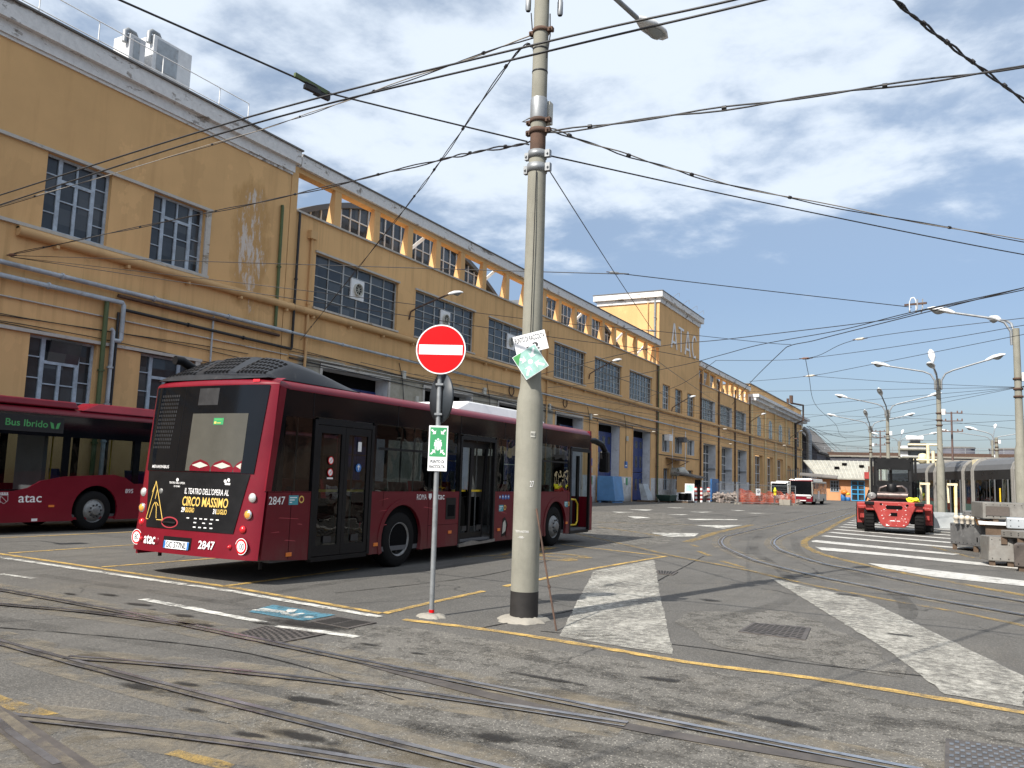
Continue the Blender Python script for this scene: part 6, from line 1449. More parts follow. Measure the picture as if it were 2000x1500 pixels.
case('equipment_case', [(.66,25.0),(2.6,25.1),(2.6,26.6),(.60,26.9),(.42,26.3)], .985, 1.41, 'eq_grey', 'large grey equipment case with a brown mesh grille, topmost of the pile', extra=ex_grille, top=[(.66,25.05),(2.6,25.15),(2.6,26.6),(.60,26.9),(.42,26.3)])
case('equipment_case', [(-.12,27.4),(.62,26.4),(2.2,26.7),(2.0,28.4),(.2,28.6)], .16, .76, 'eq_dark', 'dark streaked equipment case under the grille case, leftmost of the pile')
def ex_vent(e, a, d, n, L):
    m = MB(); p = Vector((.475,22.3)); m.plate([(22.25,.50),(22.60,.50),(22.60,.60),(22.25,.60)],'x',.45,.47); m.build('vent_slot', 'dark', e)
case('equipment_case', [(.66,21.95),(1.17,21.9),(1.9,22.6),(1.2,23.3),(.49,22.6)], .12, .66, 'eq_grey', 'sloping-shouldered steel case on wooden skids, nearest to the painted hatching', extra=ex_vent, top=[(.70,22.10),(1.15,22.05),(1.9,22.65),(1.2,23.3),(.53,22.7)])
case('equipment_case', [(1.11,20.95),(2.1,20.9),(2.2,21.9),(1.25,22.0)], .10, .58, 'eq_grille', 'brown-sided equipment case at the bottom right, cut by the photo edge')
case('equipment_case', [(1.08,22.7),(2.2,22.6),(2.2,23.3),(1.1,23.4)], .84, 1.09, 'eq_light', 'pale blue-grey flat case lying on the pile at the right edge')
case('equipment_case', [(.92,21.98),(1.36,21.7),(2.0,22.2),(1.5,22.6)], .665, .83, 'eq_grey', 'small grey case on top of the sloping-shouldered steel case')
case('equipment_case', [(.2,27.3),(1.0,26.9),(1.3,28.0),(.4,28.3)], .765, 1.12, 'eq_dark', 'small sloping dark unit behind the grille case')
e = empty('white_board', (1.0,24.5,.84), 'long white flat panel sticking out of the pile of cases', 'panel'); m = MB(); m.box(-.45,1.2,0,.9,.0,.07); m.build('sheet', 'white_p', e, .01)
m = MB(); m.box(-.3,.9,.1,.3,-.84,-.002); m.build('trestle', 'wood', e)
e = empty('insulator_row', (.05,26.95,.765), 'row of four white porcelain insulators on the dark streaked case', 'insulators')
for k in range(4): m = MB(); m.lathe([(.05,0),(.05,.10),(.075,.12),(.085,.17),(.06,.22),(0,.24)],12,(.14*k,-.14*k*.8,0)); m.build('insulator', 'insul', e)
e = empty('orange_bracket', (.70,26.2,.765), 'orange painted wooden bracket on the dark streaked case', 'bracket'); m = MB(); m.hexa([(-.15,0,0),(.35,-.2,0),(.35,-.1,0),(-.15,.1,0),(-.2,0,.16),(.25,-.2,.14),(.25,-.1,.14),(-.2,.1,.16)]); m.build('bracket', 'orange_wood', e)
m = MB()
for k in range(3): m.box(-.1+.16*k,-.02+.16*k,-.12-.05*k,-.08-.05*k,.02,.13)
m.build('bracket_recess', 'wood', e)

# ------------------------------------------------------------------ tram standing at the right
TA, TB = Vector((-1.4,56.5)), Vector((3.5,41.5)); TU = (TB-TA).normalized()
def tram(u0, u1, label, rings):
    a = TA+TU*u0; ang = math.atan2(TU.y, TU.x)
    e = empty('tram', (a.x,a.y,0), label, 'tram', None, ang)
    L = u1-u0; Wd = 2.4
    # local x runs along the tram, the visible side lies at y = 0 and faces -y
    segs = []; x = 0
    for r in rings+[L]: segs.append((x, r)); x = r
    for i, (x0, x1) in enumerate(segs):
        x1 -= .0; g = .18
        m = MB(); m.m = 0; m.box(x0+g,x1-g,0,Wd,.35,1.05); m.m = 1; m.box(x0+g,x1-g,0,Wd,2.30,2.78); m.build('body', ['tram_green','tram_dark'], e)
        sec = [(0,2.785),(.10,3.05),(.35,3.28),(.8,3.42),(Wd-.8,3.42),(Wd-.3,3.25),(Wd,2.785)]
        m = MB(); m.plate([(p[0],p[1]) for p in sec],'x',x0+g,x1-g-(1.2 if i % 2 else 0)); m.build('roof_cover', 'tram_grey', e)
        m = MB(); n = max(1, int((x1-x0)/1.6)); w = (x1-x0-2*g)/n
        for k in range(n+1): m.box(min(x0+g+w*k,x1-g-.09), min(x0+g+w*k,x1-g-.09)+.09, .01, .06, 1.05, 2.30)
        m.build('window_pillar', 'tram_dark', e)
        for k in range(n):
            m = MB(); m.quad((x0+g+w*k+.09,.02,1.05),(x0+g+w*(k+1),.02,1.05),(x0+g+w*(k+1),.02,2.30),(x0+g+w*k+.09,.02,2.30)); m.build('window', 'tram_glass', e)
        m = MB(); m.box(x0+g,x1-g,.2,Wd-.1,.36,.42); m.box(x0+g,x1-g,Wd-.08,Wd,1.05,2.3); m.build('interior', 'int_grey', e)
        if x1-x0 > 3:
            c = x0+(x1-x0)*.62
            m = MB(); m.box(c-.02,c+.9,-.012,-.002,.40,2.32); dd = m.build('doorway', 'dark', e)
            m = MB(); m.box(c-.62,c-.04,-.10,-.06,.42,2.30); m.box(c+.92,c+1.5,-.10,-.06,.42,2.30); m.build('door_leaf', 'tram_glass', dd)
            m = MB(); 
            for q in (c-.62,c-.06,c+.92,c+1.48): m.box(q,q+.03,-.11,-.05,.42,2.32)
            m.build('door_frame', 'tram_grey', dd)
            m = MB(); m.tube([(c+.45,-.03,.5),(c+.45,-.03,1.9)],.04,6); m.build('hand_rail', 'yellow_rail', dd)
        if i % 2:
            m = MB(); m.box(x1-1.2,x1-.5,.4,1.8,3.0,3.4); m.build('roof_unit', 'cream', e)
    for r in [0]+rings+[L]:
        for q in (-.17,.07):
            m = MB(); sec = [(-.04,.4),(-.04,2.80),(.07,3.10),(.33,3.36),(.8,3.50),(1.6,3.50),(1.6,3.40),(.8,3.40),(.38,3.28),(.14,3.05),(.06,2.8),(.06,.4)]
            m.plate(sec,'x',r+q,r+q+.11); m.build('gangway_ring', 'tram_arch', e)
    return e
tram(-9, 24, 'long dark articulated tram with grey roof covers and open doors, right of the lamp pole', [8.9,10.4,15.05,16.4,21.4,27.0])
# ------------------------------------------------------------------ things along the foot of the facade
def thing_box(name, loc, label, cat): return empty(name, loc, label, cat)
e = empty('container', (-23.0,58.2,0), 'light blue sloping-topped container by the first blue depot door', 'container')
m = MB(); m.prism([(-.8,0),(.7,0),(.7,1.9),(-.8,1.9)],.15,2.0,[(-.8,0),(.45,0),(.45,1.9),(-.8,1.9)]); m.build('tank', 'bluebox', e, .03)
m = MB(); m.box(-.7,-.5,.1,1.8,0,.15); m.box(.4,.6,.1,1.8,0,.15); m.build('foot', 'bluebox', e)
e = empty('sheet_stack', (-22.6,66.2,0), 'leaning grey metal sheets on a pallet before a blue door', 'sheets'); m = MB(); m.box(-.6,.6,-.8,1.2,0,.14); m.build('pallet', 'wood', e)
m = MB(); m.hexa([(-.3,-.5,.15),(.3,-.5,.15),(.3,.9,.15),(-.3,.9,.15),(-.55,-.4,1.5),(-.2,-.4,1.5),(-.2,.8,1.5),(-.55,.8,1.5)]); m.build('sheets', 'pipe_grey', e)
e = empty('trough', (-21.3,68.0,0), 'dark green boat-shaped trough on the ground by the wall', 'trough'); m = MB(); m.prism([(-.5,-.9),(.4,-.9),(.4,1.1),(-.5,1.1)],.12,.62,[(-.7,-1.4),(.6,-1.4),(.6,1.4),(-.7,1.4)]); m.build('trough', 'tram_green', e, .03)
m = MB(); m.box(-.5,.4,-.8,-.6,0,.12); m.box(-.5,.4,.8,1.0,0,.12); m.build('skid', 'wood', e)
e = empty('scrap_cabinet', (-20.3,69.2,0), 'open white cabinet with a pale panel leaning on it', 'cabinet'); m = MB(); m.m = 0; m.box(-.5,.5,-.6,.6,.16,.85); m.m = 1; m.box(-.3,.51,-.62,.4,.22,.8); m.build('cabinet', ['white_wall','dark'], e)
m = MB(); m.m = 0; m.hexa([(-.1,.5,.16),(.7,.5,.16),(.7,.6,.16),(-.1,.6,.16),(-.1,.62,1.62),(.7,.62,1.62),(.7,.7,1.62),(-.1,.7,1.62)]); m.m = 1; m.hexa([(0,.55,.95),(.6,.55,.95),(.6,.60,.95),(0,.60,.95),(0,.595,1.52),(.6,.595,1.52),(.6,.65,1.52),(0,.65,1.52)]); m.build('panel', ['white_p','green_faded'], e)
m = MB(); m.box(-.6,.6,-.9,.9,0,.14); m.build('pallet', 'wood', e)
e = empty('shed', (-21.4,76.6,0), 'small ochre shed with a sloping dark roof beside the blue board', 'shed'); m = MB(); m.box(-1.3,.2,-1.6,1.5,0,2.3); m.build('wall', 'ochre', e)
m = MB(); m.hexa([(-1.5,-1.9,2.55),(.6,-1.9,2.15),(.6,1.8,2.15),(-1.5,1.8,2.55),(-1.5,-1.9,2.68),(.6,-1.9,2.28),(.6,1.8,2.28),(-1.5,1.8,2.68)]); m.build('roof', 'roof', e)
m = MB(); m.box(.202,.22,-.9,1.1,.1,2.0); m.build('doorway', 'dark', e); m = MB(); m.box(.23,.3,-.6,-.45,0,1.5); m.box(.23,.3,.2,.3,0,1.6); m.build('plank', 'wood', e)
b0 = None
for i, (x, y, l) in enumerate(((-19.74,70.7,'red and white striped bollard, leftmost of three in front of the shed'),(-20.0,73.6,'thinner red and white striped bollard, middle of three in front of the shed'),(-19.7,74.9,'red and white striped bollard before the blue board'))):
    e = empty('bollard', (x,y,0), l, 'bollard', 'striped bollards in front of the shed'); r = .16 if i != 1 else .11
    for k in range(7): m = MB(); m.lathe([(r,.18*k),(r,.18*k+.18)],12); m.build('stripe', 'white_p' if k % 2 == 0 else 'red_paint', e)
    m = MB(); m.lathe([(r,1.26),(r*.7,1.33),(0,1.36)],12); m.build('cap', 'red_paint', e)
e = empty('blue_board', (-20.0,78.2,0), 'upright bright blue sheet board right of the shed', 'board'); m = MB(); m.box(-.06,.06,-1.3,1.3,.05,2.15); m.build('sheet', 'bluebox_d', e, .02); m = MB(); m.bar((-.6,-.8,.05),(-.05,-.8,1.4),.06); m.bar((-.6,.8,.05),(-.05,.8,1.4),.06); m.build('prop', 'wood', e)
# rubble, site fence, net
m = MB(); random.seed(11)
for k in range(330):
    t = random.random(); x = -19.2+5.2*t+random.gauss(0,.7); y = 76.5+3.2*t+random.gauss(0,1.0); h = max(0, .75*(1-((t-.35)/.75)**2))*random.random(); s = random.uniform(.06,.28)
    c = Vector((x,y,h+s*.3)); rot = Matrix.Rotation(random.uniform(0,6),3,Vector((random.random(),random.random(),random.random()+.1)).normalized())
    m.hexa([tuple(c+rot@Vector((a*s*random.uniform(.6,1),b*s*random.uniform(.6,1),d*s*.6))) for d in (-1,1) for a,b in ((-1,-1),(1,-1),(1,1),(-1,1))])
m.smooth = False
o = m.build('rubble', 'rubble'); tag(o, 'heap of broken masonry rubble behind the orange net', 'rubble', None, 'stuff')
FA, FB = Vector((-16.4,72.1)), Vector((-12.5,77.3))
def fence_panel(a, b, label, net):
    d = (b-a); L = d.length; e = empty('site_fence', (a.x,a.y,0), label, 'fence', 'wire mesh site fence panels', math.atan2(d.y,d.x))
    m = MB(); 
    for x in (0,L): m.tube([(x,0,.05),(x,0,1.72)],.035,6)
    for z in (.15,1.70): m.tube([(0,0,z),(L,0,z)],.025,6)
    m.build('frame', 'galv', e)
    m = MB(); m.quad((0,.0,.15),(L,.0,.15),(L,.0,1.70),(0,.0,1.70)); m.build('wire_mesh', 'mesh', e, fix=False)
    m = MB(); 
    for x in (0,L): m.box(x-.3,x+.3,-.12,.12,0,.14)
    m.build('foot', 'concrete_lt', e)
    if net:
        m = MB(); m.grid(lambda u,v: (L*u, .06+.04*math.sin(u*23), .08+(1.15+.12*math.sin(u*9)+.08*math.sin(u*23)-.25*u)*v), 40, 4); m.build('safety_net', 'net', e, fix=False)
    return e
mid = FA.lerp(FB,.62)
f1 = fence_panel(FA, mid, 'wire site fence panel with an orange safety net and a white notice', True); fence_panel(mid, FB, 'wire site fence panel in front of the distant buses', True)
fence_panel(Vector((-20.5,79.5)), FA+Vector((-.1,.1)), 'wire site fence panel running back towards the facade', False)
e = empty('notice_board', (-15.05,73.75,0), 'small white notice with a black symbol on the orange net', 'sign', None, R(53)); m = MB(); m.box(-.24,.24,-.03,-.01,.80,1.38); m.build('panel', 'white_sign', e); m = MB(); m.lathe([(.11,-.035),(.15,-.035)],18,(0,0,1.14),'y'); m.bar((-.08,-.036,1.1),(.1,-.036,1.2),.06,.004); m.build('symbol', 'black_ink', e)
e = empty('warning_lamp', (-13.9,75.3,1.25), 'yellow warning lamp hanging on the site fence', 'lamp'); m = MB(); m.lathe([(.0,-.15),(.12,-.12),(.14,0),(.10,.12),(.06,.25),(0,.3)],12); m.build('lens', 'yellow_fl', e); m = MB(); m.box(-.1,.1,-.06,.06,-.4,-.14); m.build('battery_box', 'yellow_rail', e)
e = empty('barrier_block', (-12.95,76.3,0), 'low pale stone block at the right foot of the site fence', 'block'); m = MB(); m.box(-1.0,.25,-.5,.1,0,.5); m.build('block', 'concrete_lt', e, .03)
# ------------------------------------------------------------------ background beyond the yard
lh = empty('low_house', (-11,122,0), 'low orange house with a pale sheet roof and a bright blue glazed door', 'house', world=True)
m = MB(); m.box(-17.6,-5.0,119.6,126,0,2.95); m.build('wall', 'orange_wall', lh)
m = MB(); m.hexa([(-16.2,118.7,2.85),(-4.5,118.7,2.85),(-4.0,127,5.45),(-19.4,127,5.45),(-16.2,118.7,3.0),(-4.5,118.7,3.0),(-4.0,127,5.6),(-19.4,127,5.6)]); rf = m.build('roof', 'cream_roof', lh)
m = MB()
for k in range(26): x = -16.0+.45*k; m.bar((x,118.75,3.03),(x-2.6*(1-k/26),126.9,5.62),.07,.05)
for z in (.25,.5,.75): m.bar((-16.2-3.2*z,118.7+8.3*z,3.03+2.6*z),(-4.4,118.7+8.3*z,3.03+2.6*z),.05,.05)
m.build('roof_seam', 'int_pale', rf)
m = MB(); 
for x, z in ((-13.5,.72),(-11.2,.62),(-14.3,.5)): y = 118.7+8.3*z; m.box(x-.3,x+.3,y-.3,y+.3,3.0+2.6*z,3.35+2.6*z)
m.build('roof_hatch', 'dark', rf)
m = MB(); m.box(-10.4,-8.9,118.5,119.5,3.02,3.9); m.build('awning', 'red_paint', lh); m = MB(); m.box(-10.0,-9.3,119.6,120.2,3.9,4.7); m.build('chimney', 'rust', lh)
m = MB(); m.hexa([(-18.6,118.2,3.2),(-13.8,118.2,2.9),(-13.8,119.4,3.2),(-18.6,119.4,3.5),(-18.6,118.2,3.35),(-13.8,118.2,3.05),(-13.8,119.4,3.35),(-18.6,119.4,3.65)]); m.build('porch_roof', 'roof', lh)
grid_m = MB(); 
for k in range(4): x = -14.75+.35*k; grid_m.box(x-.03,x+.03,119.53,119.58,1.2,2.65)
for z in (1.2,1.7,2.2,2.65): grid_m.box(-14.8,-13.7,119.54,119.58,z-.03,z+.03)
o = grid_m.build('window', 'win_blue', lh); m = MB(); m.box(-14.8,-13.7,119.585,119.598,1.2,2.65); m.build('pane', 'wglass', o)
m = MB(); m.box(-12.1,-10.5,119.57,119.598,.05,2.7); o = m.build('door', 'wglass', lh); m = MB()
for x in (-12.1,-11.3,-10.5): m.box(x-.06,x+.06,119.52,119.568,.05,2.72)
for z in (.1,.95,1.55,2.1,2.7): m.box(-12.1,-10.5,119.53,119.568,z-.05,z+.05)
m.build('door_frame', 'skyblue', o)
for x, h, l in ((-13.05,.85,'taller blue plastic drum by the blue house door'),(-12.45,.5,'short blue plastic drum right beside the blue house door')):
    e = empty('drum', (x,118.6,0), l, 'drum', 'blue drums by the house door'); m = MB(); m.lathe([(.28,0),(.32,.05),(.32,h-.05),(.26,h),(0,h)],14); m.build('drum', 'bluebox_d', e); m = MB(); m.lathe([(.33,h*.5),(.345,h*.52),(.33,h*.54)],14); m.build('hoop', 'skyblue', e)
e = empty('yellow_bag', (-12.9,118.4,.85), 'yellow bags heaped on the taller blue drum', 'bag'); m = MB(); m.smooth = True; m.lathe([(0,0),(.35,.05),(.45,.3),(.3,.55),(0,.62)],10); m.build('bag', 'orange', e); m = MB(); m.lathe([(0,0),(.25,.05),(.3,.2),(.0,.4)],10,(.45,0,-.1)); m.build('bag_fold', 'yellow_rail', e)
vd = empty('viaduct', (0,172,0), 'long dark elevated road with a rusty parapet crossing the background', 'viaduct', world=True)
m = MB(); m.box(-60,90,170,182,6.3,7.7); m.build('girder', 'girder', vd); m = MB(); m.box(-60,90,169.7,182.3,7.703,8.0); m.build('deck_edge', 'concrete_lt', vd)
m = MB(); m.box(-60,90,169.8,170.0,8.003,8.6); m.build('parapet', 'rust', vd)
m = MB(); 
for k in range(75): m.box(-60+2*k,-59.9+2*k,169.85,169.95,8.6,9.6)
m.box(-60,90,169.88,169.92,9.0,9.05); m.box(-60,90,169.88,169.92,9.55,9.6); m.build('railing', 'galv', vd)
for x in range(-54,90,18): m = MB(); m.box(x-1,x+1,172,180,0,6.3); m.build('pier', 'concrete', vd)
sf = empty('steel_fence', (-10,140,0), 'long grey paling fence behind the low house', 'fence', world=True); m = MB()
for k in range(130): m.box(-24+.3*k,-23.9+.3*k,140,140.05,0,4.6)
m.build('palings', 'galv', sf); m = MB(); m.box(-24,15,140.06,140.12,4.2,4.3); m.box(-24,15,140.06,140.12,1.0,1.1); m.build('rails', 'galv', sf)
mw = empty('maroon_shed', (12,150,0), 'long dark maroon clad shed behind the trams', 'shed', world=True); m = MB(); m.box(-3,50,148,160,0,6.4); m.build('wall', 'maroon_wall', mw); m = MB(); m.box(-3.3,50.3,147.7,160.3,6.403,6.7); m.build('roof', 'concrete_lt', mw)
wt = empty('white_tower', (-7.7,204,0), 'white banded block with open stair landings behind the forklift', 'building', world=True)
m = MB(); m.box(-10.3,-5.1,200,206,0,11.6); m.build('wall', 'white_wall', wt); m = MB()
for k in range(6): m.box(-10.5,-4.2,199.0,200-.003,2.2+1.7*k,2.5+1.7*k)
m.build('landing', 'concrete', wt); m = MB()
for k in range(6): m.box(-8.6,-5.0,199.99,199.998,2.7+1.7*k,3.7+1.7*k)
m.build('window', 'wglass', wt); m = MB(); m.tube([(-9.0,202,13.3),(-5.6,202,13.3)],.55,12); m.build('water_tank', 'white_p', wt); m = MB(); m.box(-8.3,-6.2,201,203,11.603,12.75); m.build('roof_room', 'wglass', wt); wt.location = (-5.75,152,0); wt.scale = (.76,.76,.77)
yp = empty('pipe_gantry', (-2.3,100,0), 'cream pipe gantry rising behind the tram roofs', 'gantry', world=True); m = MB()
for x in (-2.35,-1.85): m.tube([(x,100,0),(x,100,6.7 if x < -2 else 6.0)],.17,10)
for z in (6.65,5.0): m.tube([(-4.3,100,z),(-.9,100,z)],.12,8)
m.build('pipes', 'cream', yp); m = MB(); m.lathe([(0,-.6),(.4,-.5),(.5,0),(.4,.5),(0,.6)],12,(-2.9,101,5.2)); m.build('tank', 'cream', yp)
for x, y, w, h, l in ((8.0,190,6,10.6,'first dark water tank beyond the elevated road'),(17,190,7,10.4,'second larger dark water tank beyond the elevated road')):
    e = empty('water_tank', (x-7,y,0), l, 'tank', 'dark tanks beyond the elevated road'); m = MB(); m.lathe([(w/2,0),(w/2,h),(0,h)],16); m.build('tank', 'girder', e); m = MB(); m.lathe([(w/2+.05,h-.3),(w/2+.2,h),(w/2+.05,h+.1)],16); m.build('rim', 'roof', e)
# pink apartment house across the yard: out of frame, seen mirrored in the bus windows
ph = empty('apartment_house', (26,70,0), 'pink apartment house across the yard, mirrored in the windows of the poster bus', 'building', world=True)
m = MB(); m.box(26,38,22,112,0,13.5); m.build('wall', 'pink_wall', ph); m = MB(); m.box(25.6,38.4,21.7,112.3,13.503,14.0); m.build('roof', 'roof', ph)
m = MB(); m.box(25.9,26-.002,22,112,0,3.6); m.build('base_storey', 'pink_wall2', ph)
for k in range(18):
    for j in range(3):
        m = MB(); y = 24+5*k; m.box(25.93,25.99,y,y+1.5,4.6+3.1*j,6.4+3.1*j); m.build('window', 'wglass', ph)
for k in range(0,18,3): m = MB(); m.box(24.9,25.99,23.5+5*k,28.5+5*k,6.9,7.9); m.build('balcony', 'pink_wall2', ph)

# ------------------------------------------------------------------ overhead wires
WIRES = [
    ('upper wire of the bare parallel pair crossing in front of the tall pole', [(-12.29,6.69,5.55),(-6.78,6.26,5.55),(-3.13,6.23,5.55),(-1.48,6.29,5.55),(-0.45,6.26,5.55)], 0.010, 0),
    ('lower wire of the bare parallel pair crossing in front of the tall pole', [(-12.60,6.87,5.50),(-6.92,6.34,5.50),(-3.17,6.30,5.50),(-1.24,6.31,5.50),(-0.24,6.24,5.50)], 0.010, 0),
    ('pale twisted cable strung from the pole top down to the facade at far left', [(-23.80,12.20,8.38),(-16.77,14.90,10.44),(-9.77,11.60,8.75),(-4.56,8.74,7.25)], 0.012, 1),
    ('dark feeder wire from upper left to the middle of the concrete pole', [(-7.13,4.36,6.15),(-6.96,4.70,6.10),(-6.31,6.60,6.00),(-6.26,6.89,6.00),(-4.61,8.74,5.85)], 0.011, 0),
    ('thick black twisted cable from the pole collar to the wall anchor at left', [(-23.80,13.40,7.58),(-19.28,14.60,8.29),(-12.77,12.80,7.57),(-7.94,11.00,6.88),(-6.02,9.80,6.35),(-4.58,8.74,5.83)], 0.014, 1),
    ('slack twisted cable dropping from the pole top to the facade above the bus', [(-23.80,25.46,7.06),(-14.82,18.00,7.47),(-10.21,14.00,7.50),(-7.67,11.50,7.23),(-5.13,9.20,7.29),(-4.56,8.74,7.10)], 0.011, 1),
    ('black twisted cable running from the pole to the right edge just below the clouds', [(-4.31,8.74,5.92),(-1.92,8.90,5.88),(0.72,9.10,5.85),(1.96,9.30,5.92)], 0.013, 1),
    ('twisted cable with clips sloping from the tall pole down to the right', [(-4.31,8.74,5.97),(-3.75,10.50,6.14),(-2.45,12.80,6.22),(1.24,17.00,6.20),(5.00,21.00,6.25)], 0.012, 1),
    ('plain black cable sloping from the lower pole collar down to the right', [(-4.31,8.74,5.62),(-2.45,12.80,6.05),(1.23,17.00,5.94),(4.99,21.00,5.93)], 0.010, 0),
    ('heavy black double cable across the top right corner', [(-0.55,7.61,6.30),(-0.37,8.15,6.30),(-0.08,8.86,6.30),(0.30,9.74,6.30),(0.85,10.98,6.30),(1.25,11.93,6.30)], 0.016, 1),
    ('span wire from the left wall anchor to the node right of the pole', [(-23.80,13.41,7.55),(-7.33,14.88,5.90),(-5.89,15.10,5.80)], 0.009, 0),
    ('span wire from the node right of the pole to the rusty section insulator', [(-5.89,15.10,5.80),(-3.57,17.53,5.80),(-0.74,20.41,5.80)], 0.009, 0),
    ('thin guy wire from the lower pole collar past the node down to the contact wires', [(-4.34,8.74,5.50),(-5.89,15.10,5.80),(-7.19,21.35,5.80)], 0.008, 0),
    ('span wire across the facade from the left anchor reaching the letters on the tower', [(-23.80,13.43,7.51),(-13.45,13.66,5.80),(-9.47,19.19,5.80),(-7.22,21.42,5.80),(-4.79,24.21,5.80),(-4.10,24.80,5.80)], 0.008, 0),
    ('thicker span wire across the facade from the left anchor ending beside the tower', [(-23.80,13.43,7.51),(-14.17,14.41,5.80),(-10.47,21.23,5.80),(-8.46,24.39,5.80),(-7.44,26.95,5.80)], 0.010, 0),
    ('contact wire rising from behind the pole past the tower to the rusty insulator', [(-13.99,27.56,5.50),(-7.85,22.62,5.50),(-5.16,21.64,5.50),(-1.60,20.36,5.50),(-0.80,19.76,5.50),(-0.41,19.31,5.50),(1.27,17.96,5.50),(2.65,16.64,5.50)], 0.010, 0),
    ('contact wire curving up over the second hall to the rusty insulator', [(-15.08,31.17,5.50),(-12.58,30.05,5.50),(-7.85,26.17,5.50),(-6.08,24.36,5.50),(-4.50,22.71,5.50),(-2.36,21.21,5.50),(-0.80,19.58,5.50),(1.26,17.77,5.50),(2.60,16.34,5.50)], 0.010, 0),
    ('sharply bent contact wire above the far end of the arched building', [(-9.32,39.71,5.50),(-6.64,31.21,5.50),(-4.36,24.45,5.50),(-3.85,23.17,5.50),(-3.20,22.59,5.50),(-2.42,21.72,5.50),(-0.52,19.68,5.50)], 0.011, 0),
    ('short pull-off wire between the facade and the tower wires, bending down to the left', [(-23.80,61.53,7.33),(-11.49,35.07,5.60),(-9.10,31.17,5.60),(-6.67,26.12,5.60)], 0.008, 0),
    ('pull-off wire falling from the tower wires towards the second hall', [(-8.25,23.80,5.70),(-9.33,31.95,5.70),(-23.80,104.17,10.32)], 0.008, 0),
    ('cross wire from beside the tower to the upper right over the lamps', [(-6.98,27.32,5.80),(-4.12,27.65,5.80),(-2.19,24.39,5.80),(1.58,22.53,5.80)], 0.008, 0),
    ('cross wire from the hanging chain node to the right edge above the four-arm lamp', [(-4.12,27.65,5.80),(1.64,23.50,5.80)], 0.008, 0),
    ('cross wire passing the head of the left arm of the four-arm lamp', [(-7.12,33.30,5.80),(-4.62,32.08,5.80),(-2.41,29.70,5.80),(1.73,24.88,5.80)], 0.008, 0),
    ('top wire of the fan of wires tied to the right edge pole', [(-4.73,32.86,5.90),(2.19,34.50,5.48)], 0.008, 0),
    ('nearly level wire of the fan tied to the right edge pole', [(-10.34,37.67,5.90),(-4.27,38.01,5.90),(2.19,34.50,5.48)], 0.008, 0),
    ('third wire of the fan tied to the right edge pole, starting at the far hall', [(-13.95,50.89,5.90),(-7.13,45.16,5.90),(2.19,34.50,5.48)], 0.008, 0),
    ('fourth wire of the fan tied to the right edge pole, starting at the arched building', [(-12.27,60.07,5.90),(-7.92,52.98,5.90),(2.19,34.50,5.48)], 0.008, 0),
    ('lowest wire of the fan tied to the right edge pole', [(-9.18,62.78,5.90),(-6.76,58.24,5.90),(2.19,34.50,5.48)], 0.008, 0),
    ('zigzag chain of droppers hanging between the cross wires left of the lamps', [(-4.03,26.98,5.70),(-4.58,31.44,5.70),(-5.90,42.61,5.70),(-6.55,55.94,5.70),(-7.46,66.10,5.70),(-7.69,73.00,5.70)], 0.010, 0),
    ('wire from the upper collar of the four-arm lamp pole to the left', [(-9.15,62.61,6.00),(-0.68,49.00,5.81)], 0.009, 0),
    ('wire from the upper collar of the four-arm lamp pole to the right edge', [(-0.68,49.00,5.81),(3.19,48.00,5.52),(7.32,48.00,5.27)], 0.009, 0),
    ('wire from the lower collar of the four-arm lamp pole to the left', [(-8.87,65.18,5.60),(-7.14,63.26,5.60),(-0.73,49.00,5.40)], 0.009, 0),
    ('wire from the lower collar of the four-arm lamp pole to the right edge', [(-0.73,49.00,5.40),(3.10,47.00,4.76),(7.12,47.00,4.14)], 0.009, 0),
    ('first far wire above the low white-roofed house', [(-9.00,61.50,4.90),(-7.59,67.10,4.90),(-4.80,68.11,4.90)], 0.012, 0),
    ('second far wire above the low white-roofed house, dipping', [(-6.85,45.99,4.90),(-6.29,55.70,4.90),(-4.58,56.66,4.90)], 0.012, 0),
    ('third far wire above the low white-roofed house', [(-9.57,66.70,4.90),(-4.72,58.41,4.90),(-0.67,47.22,4.90)], 0.012, 0),
    ('pair of distant contact wires crossing down to the highway, the left one', [(-7.48,50.23,5.20),(-8.15,60.34,5.20),(-9.93,85.71,5.20)], 0.014, 0),
    ('pair of distant contact wires crossing down to the highway, the right one', [(-7.34,50.23,5.20),(-7.88,60.32,5.20),(-9.45,85.56,5.20)], 0.014, 0),
]

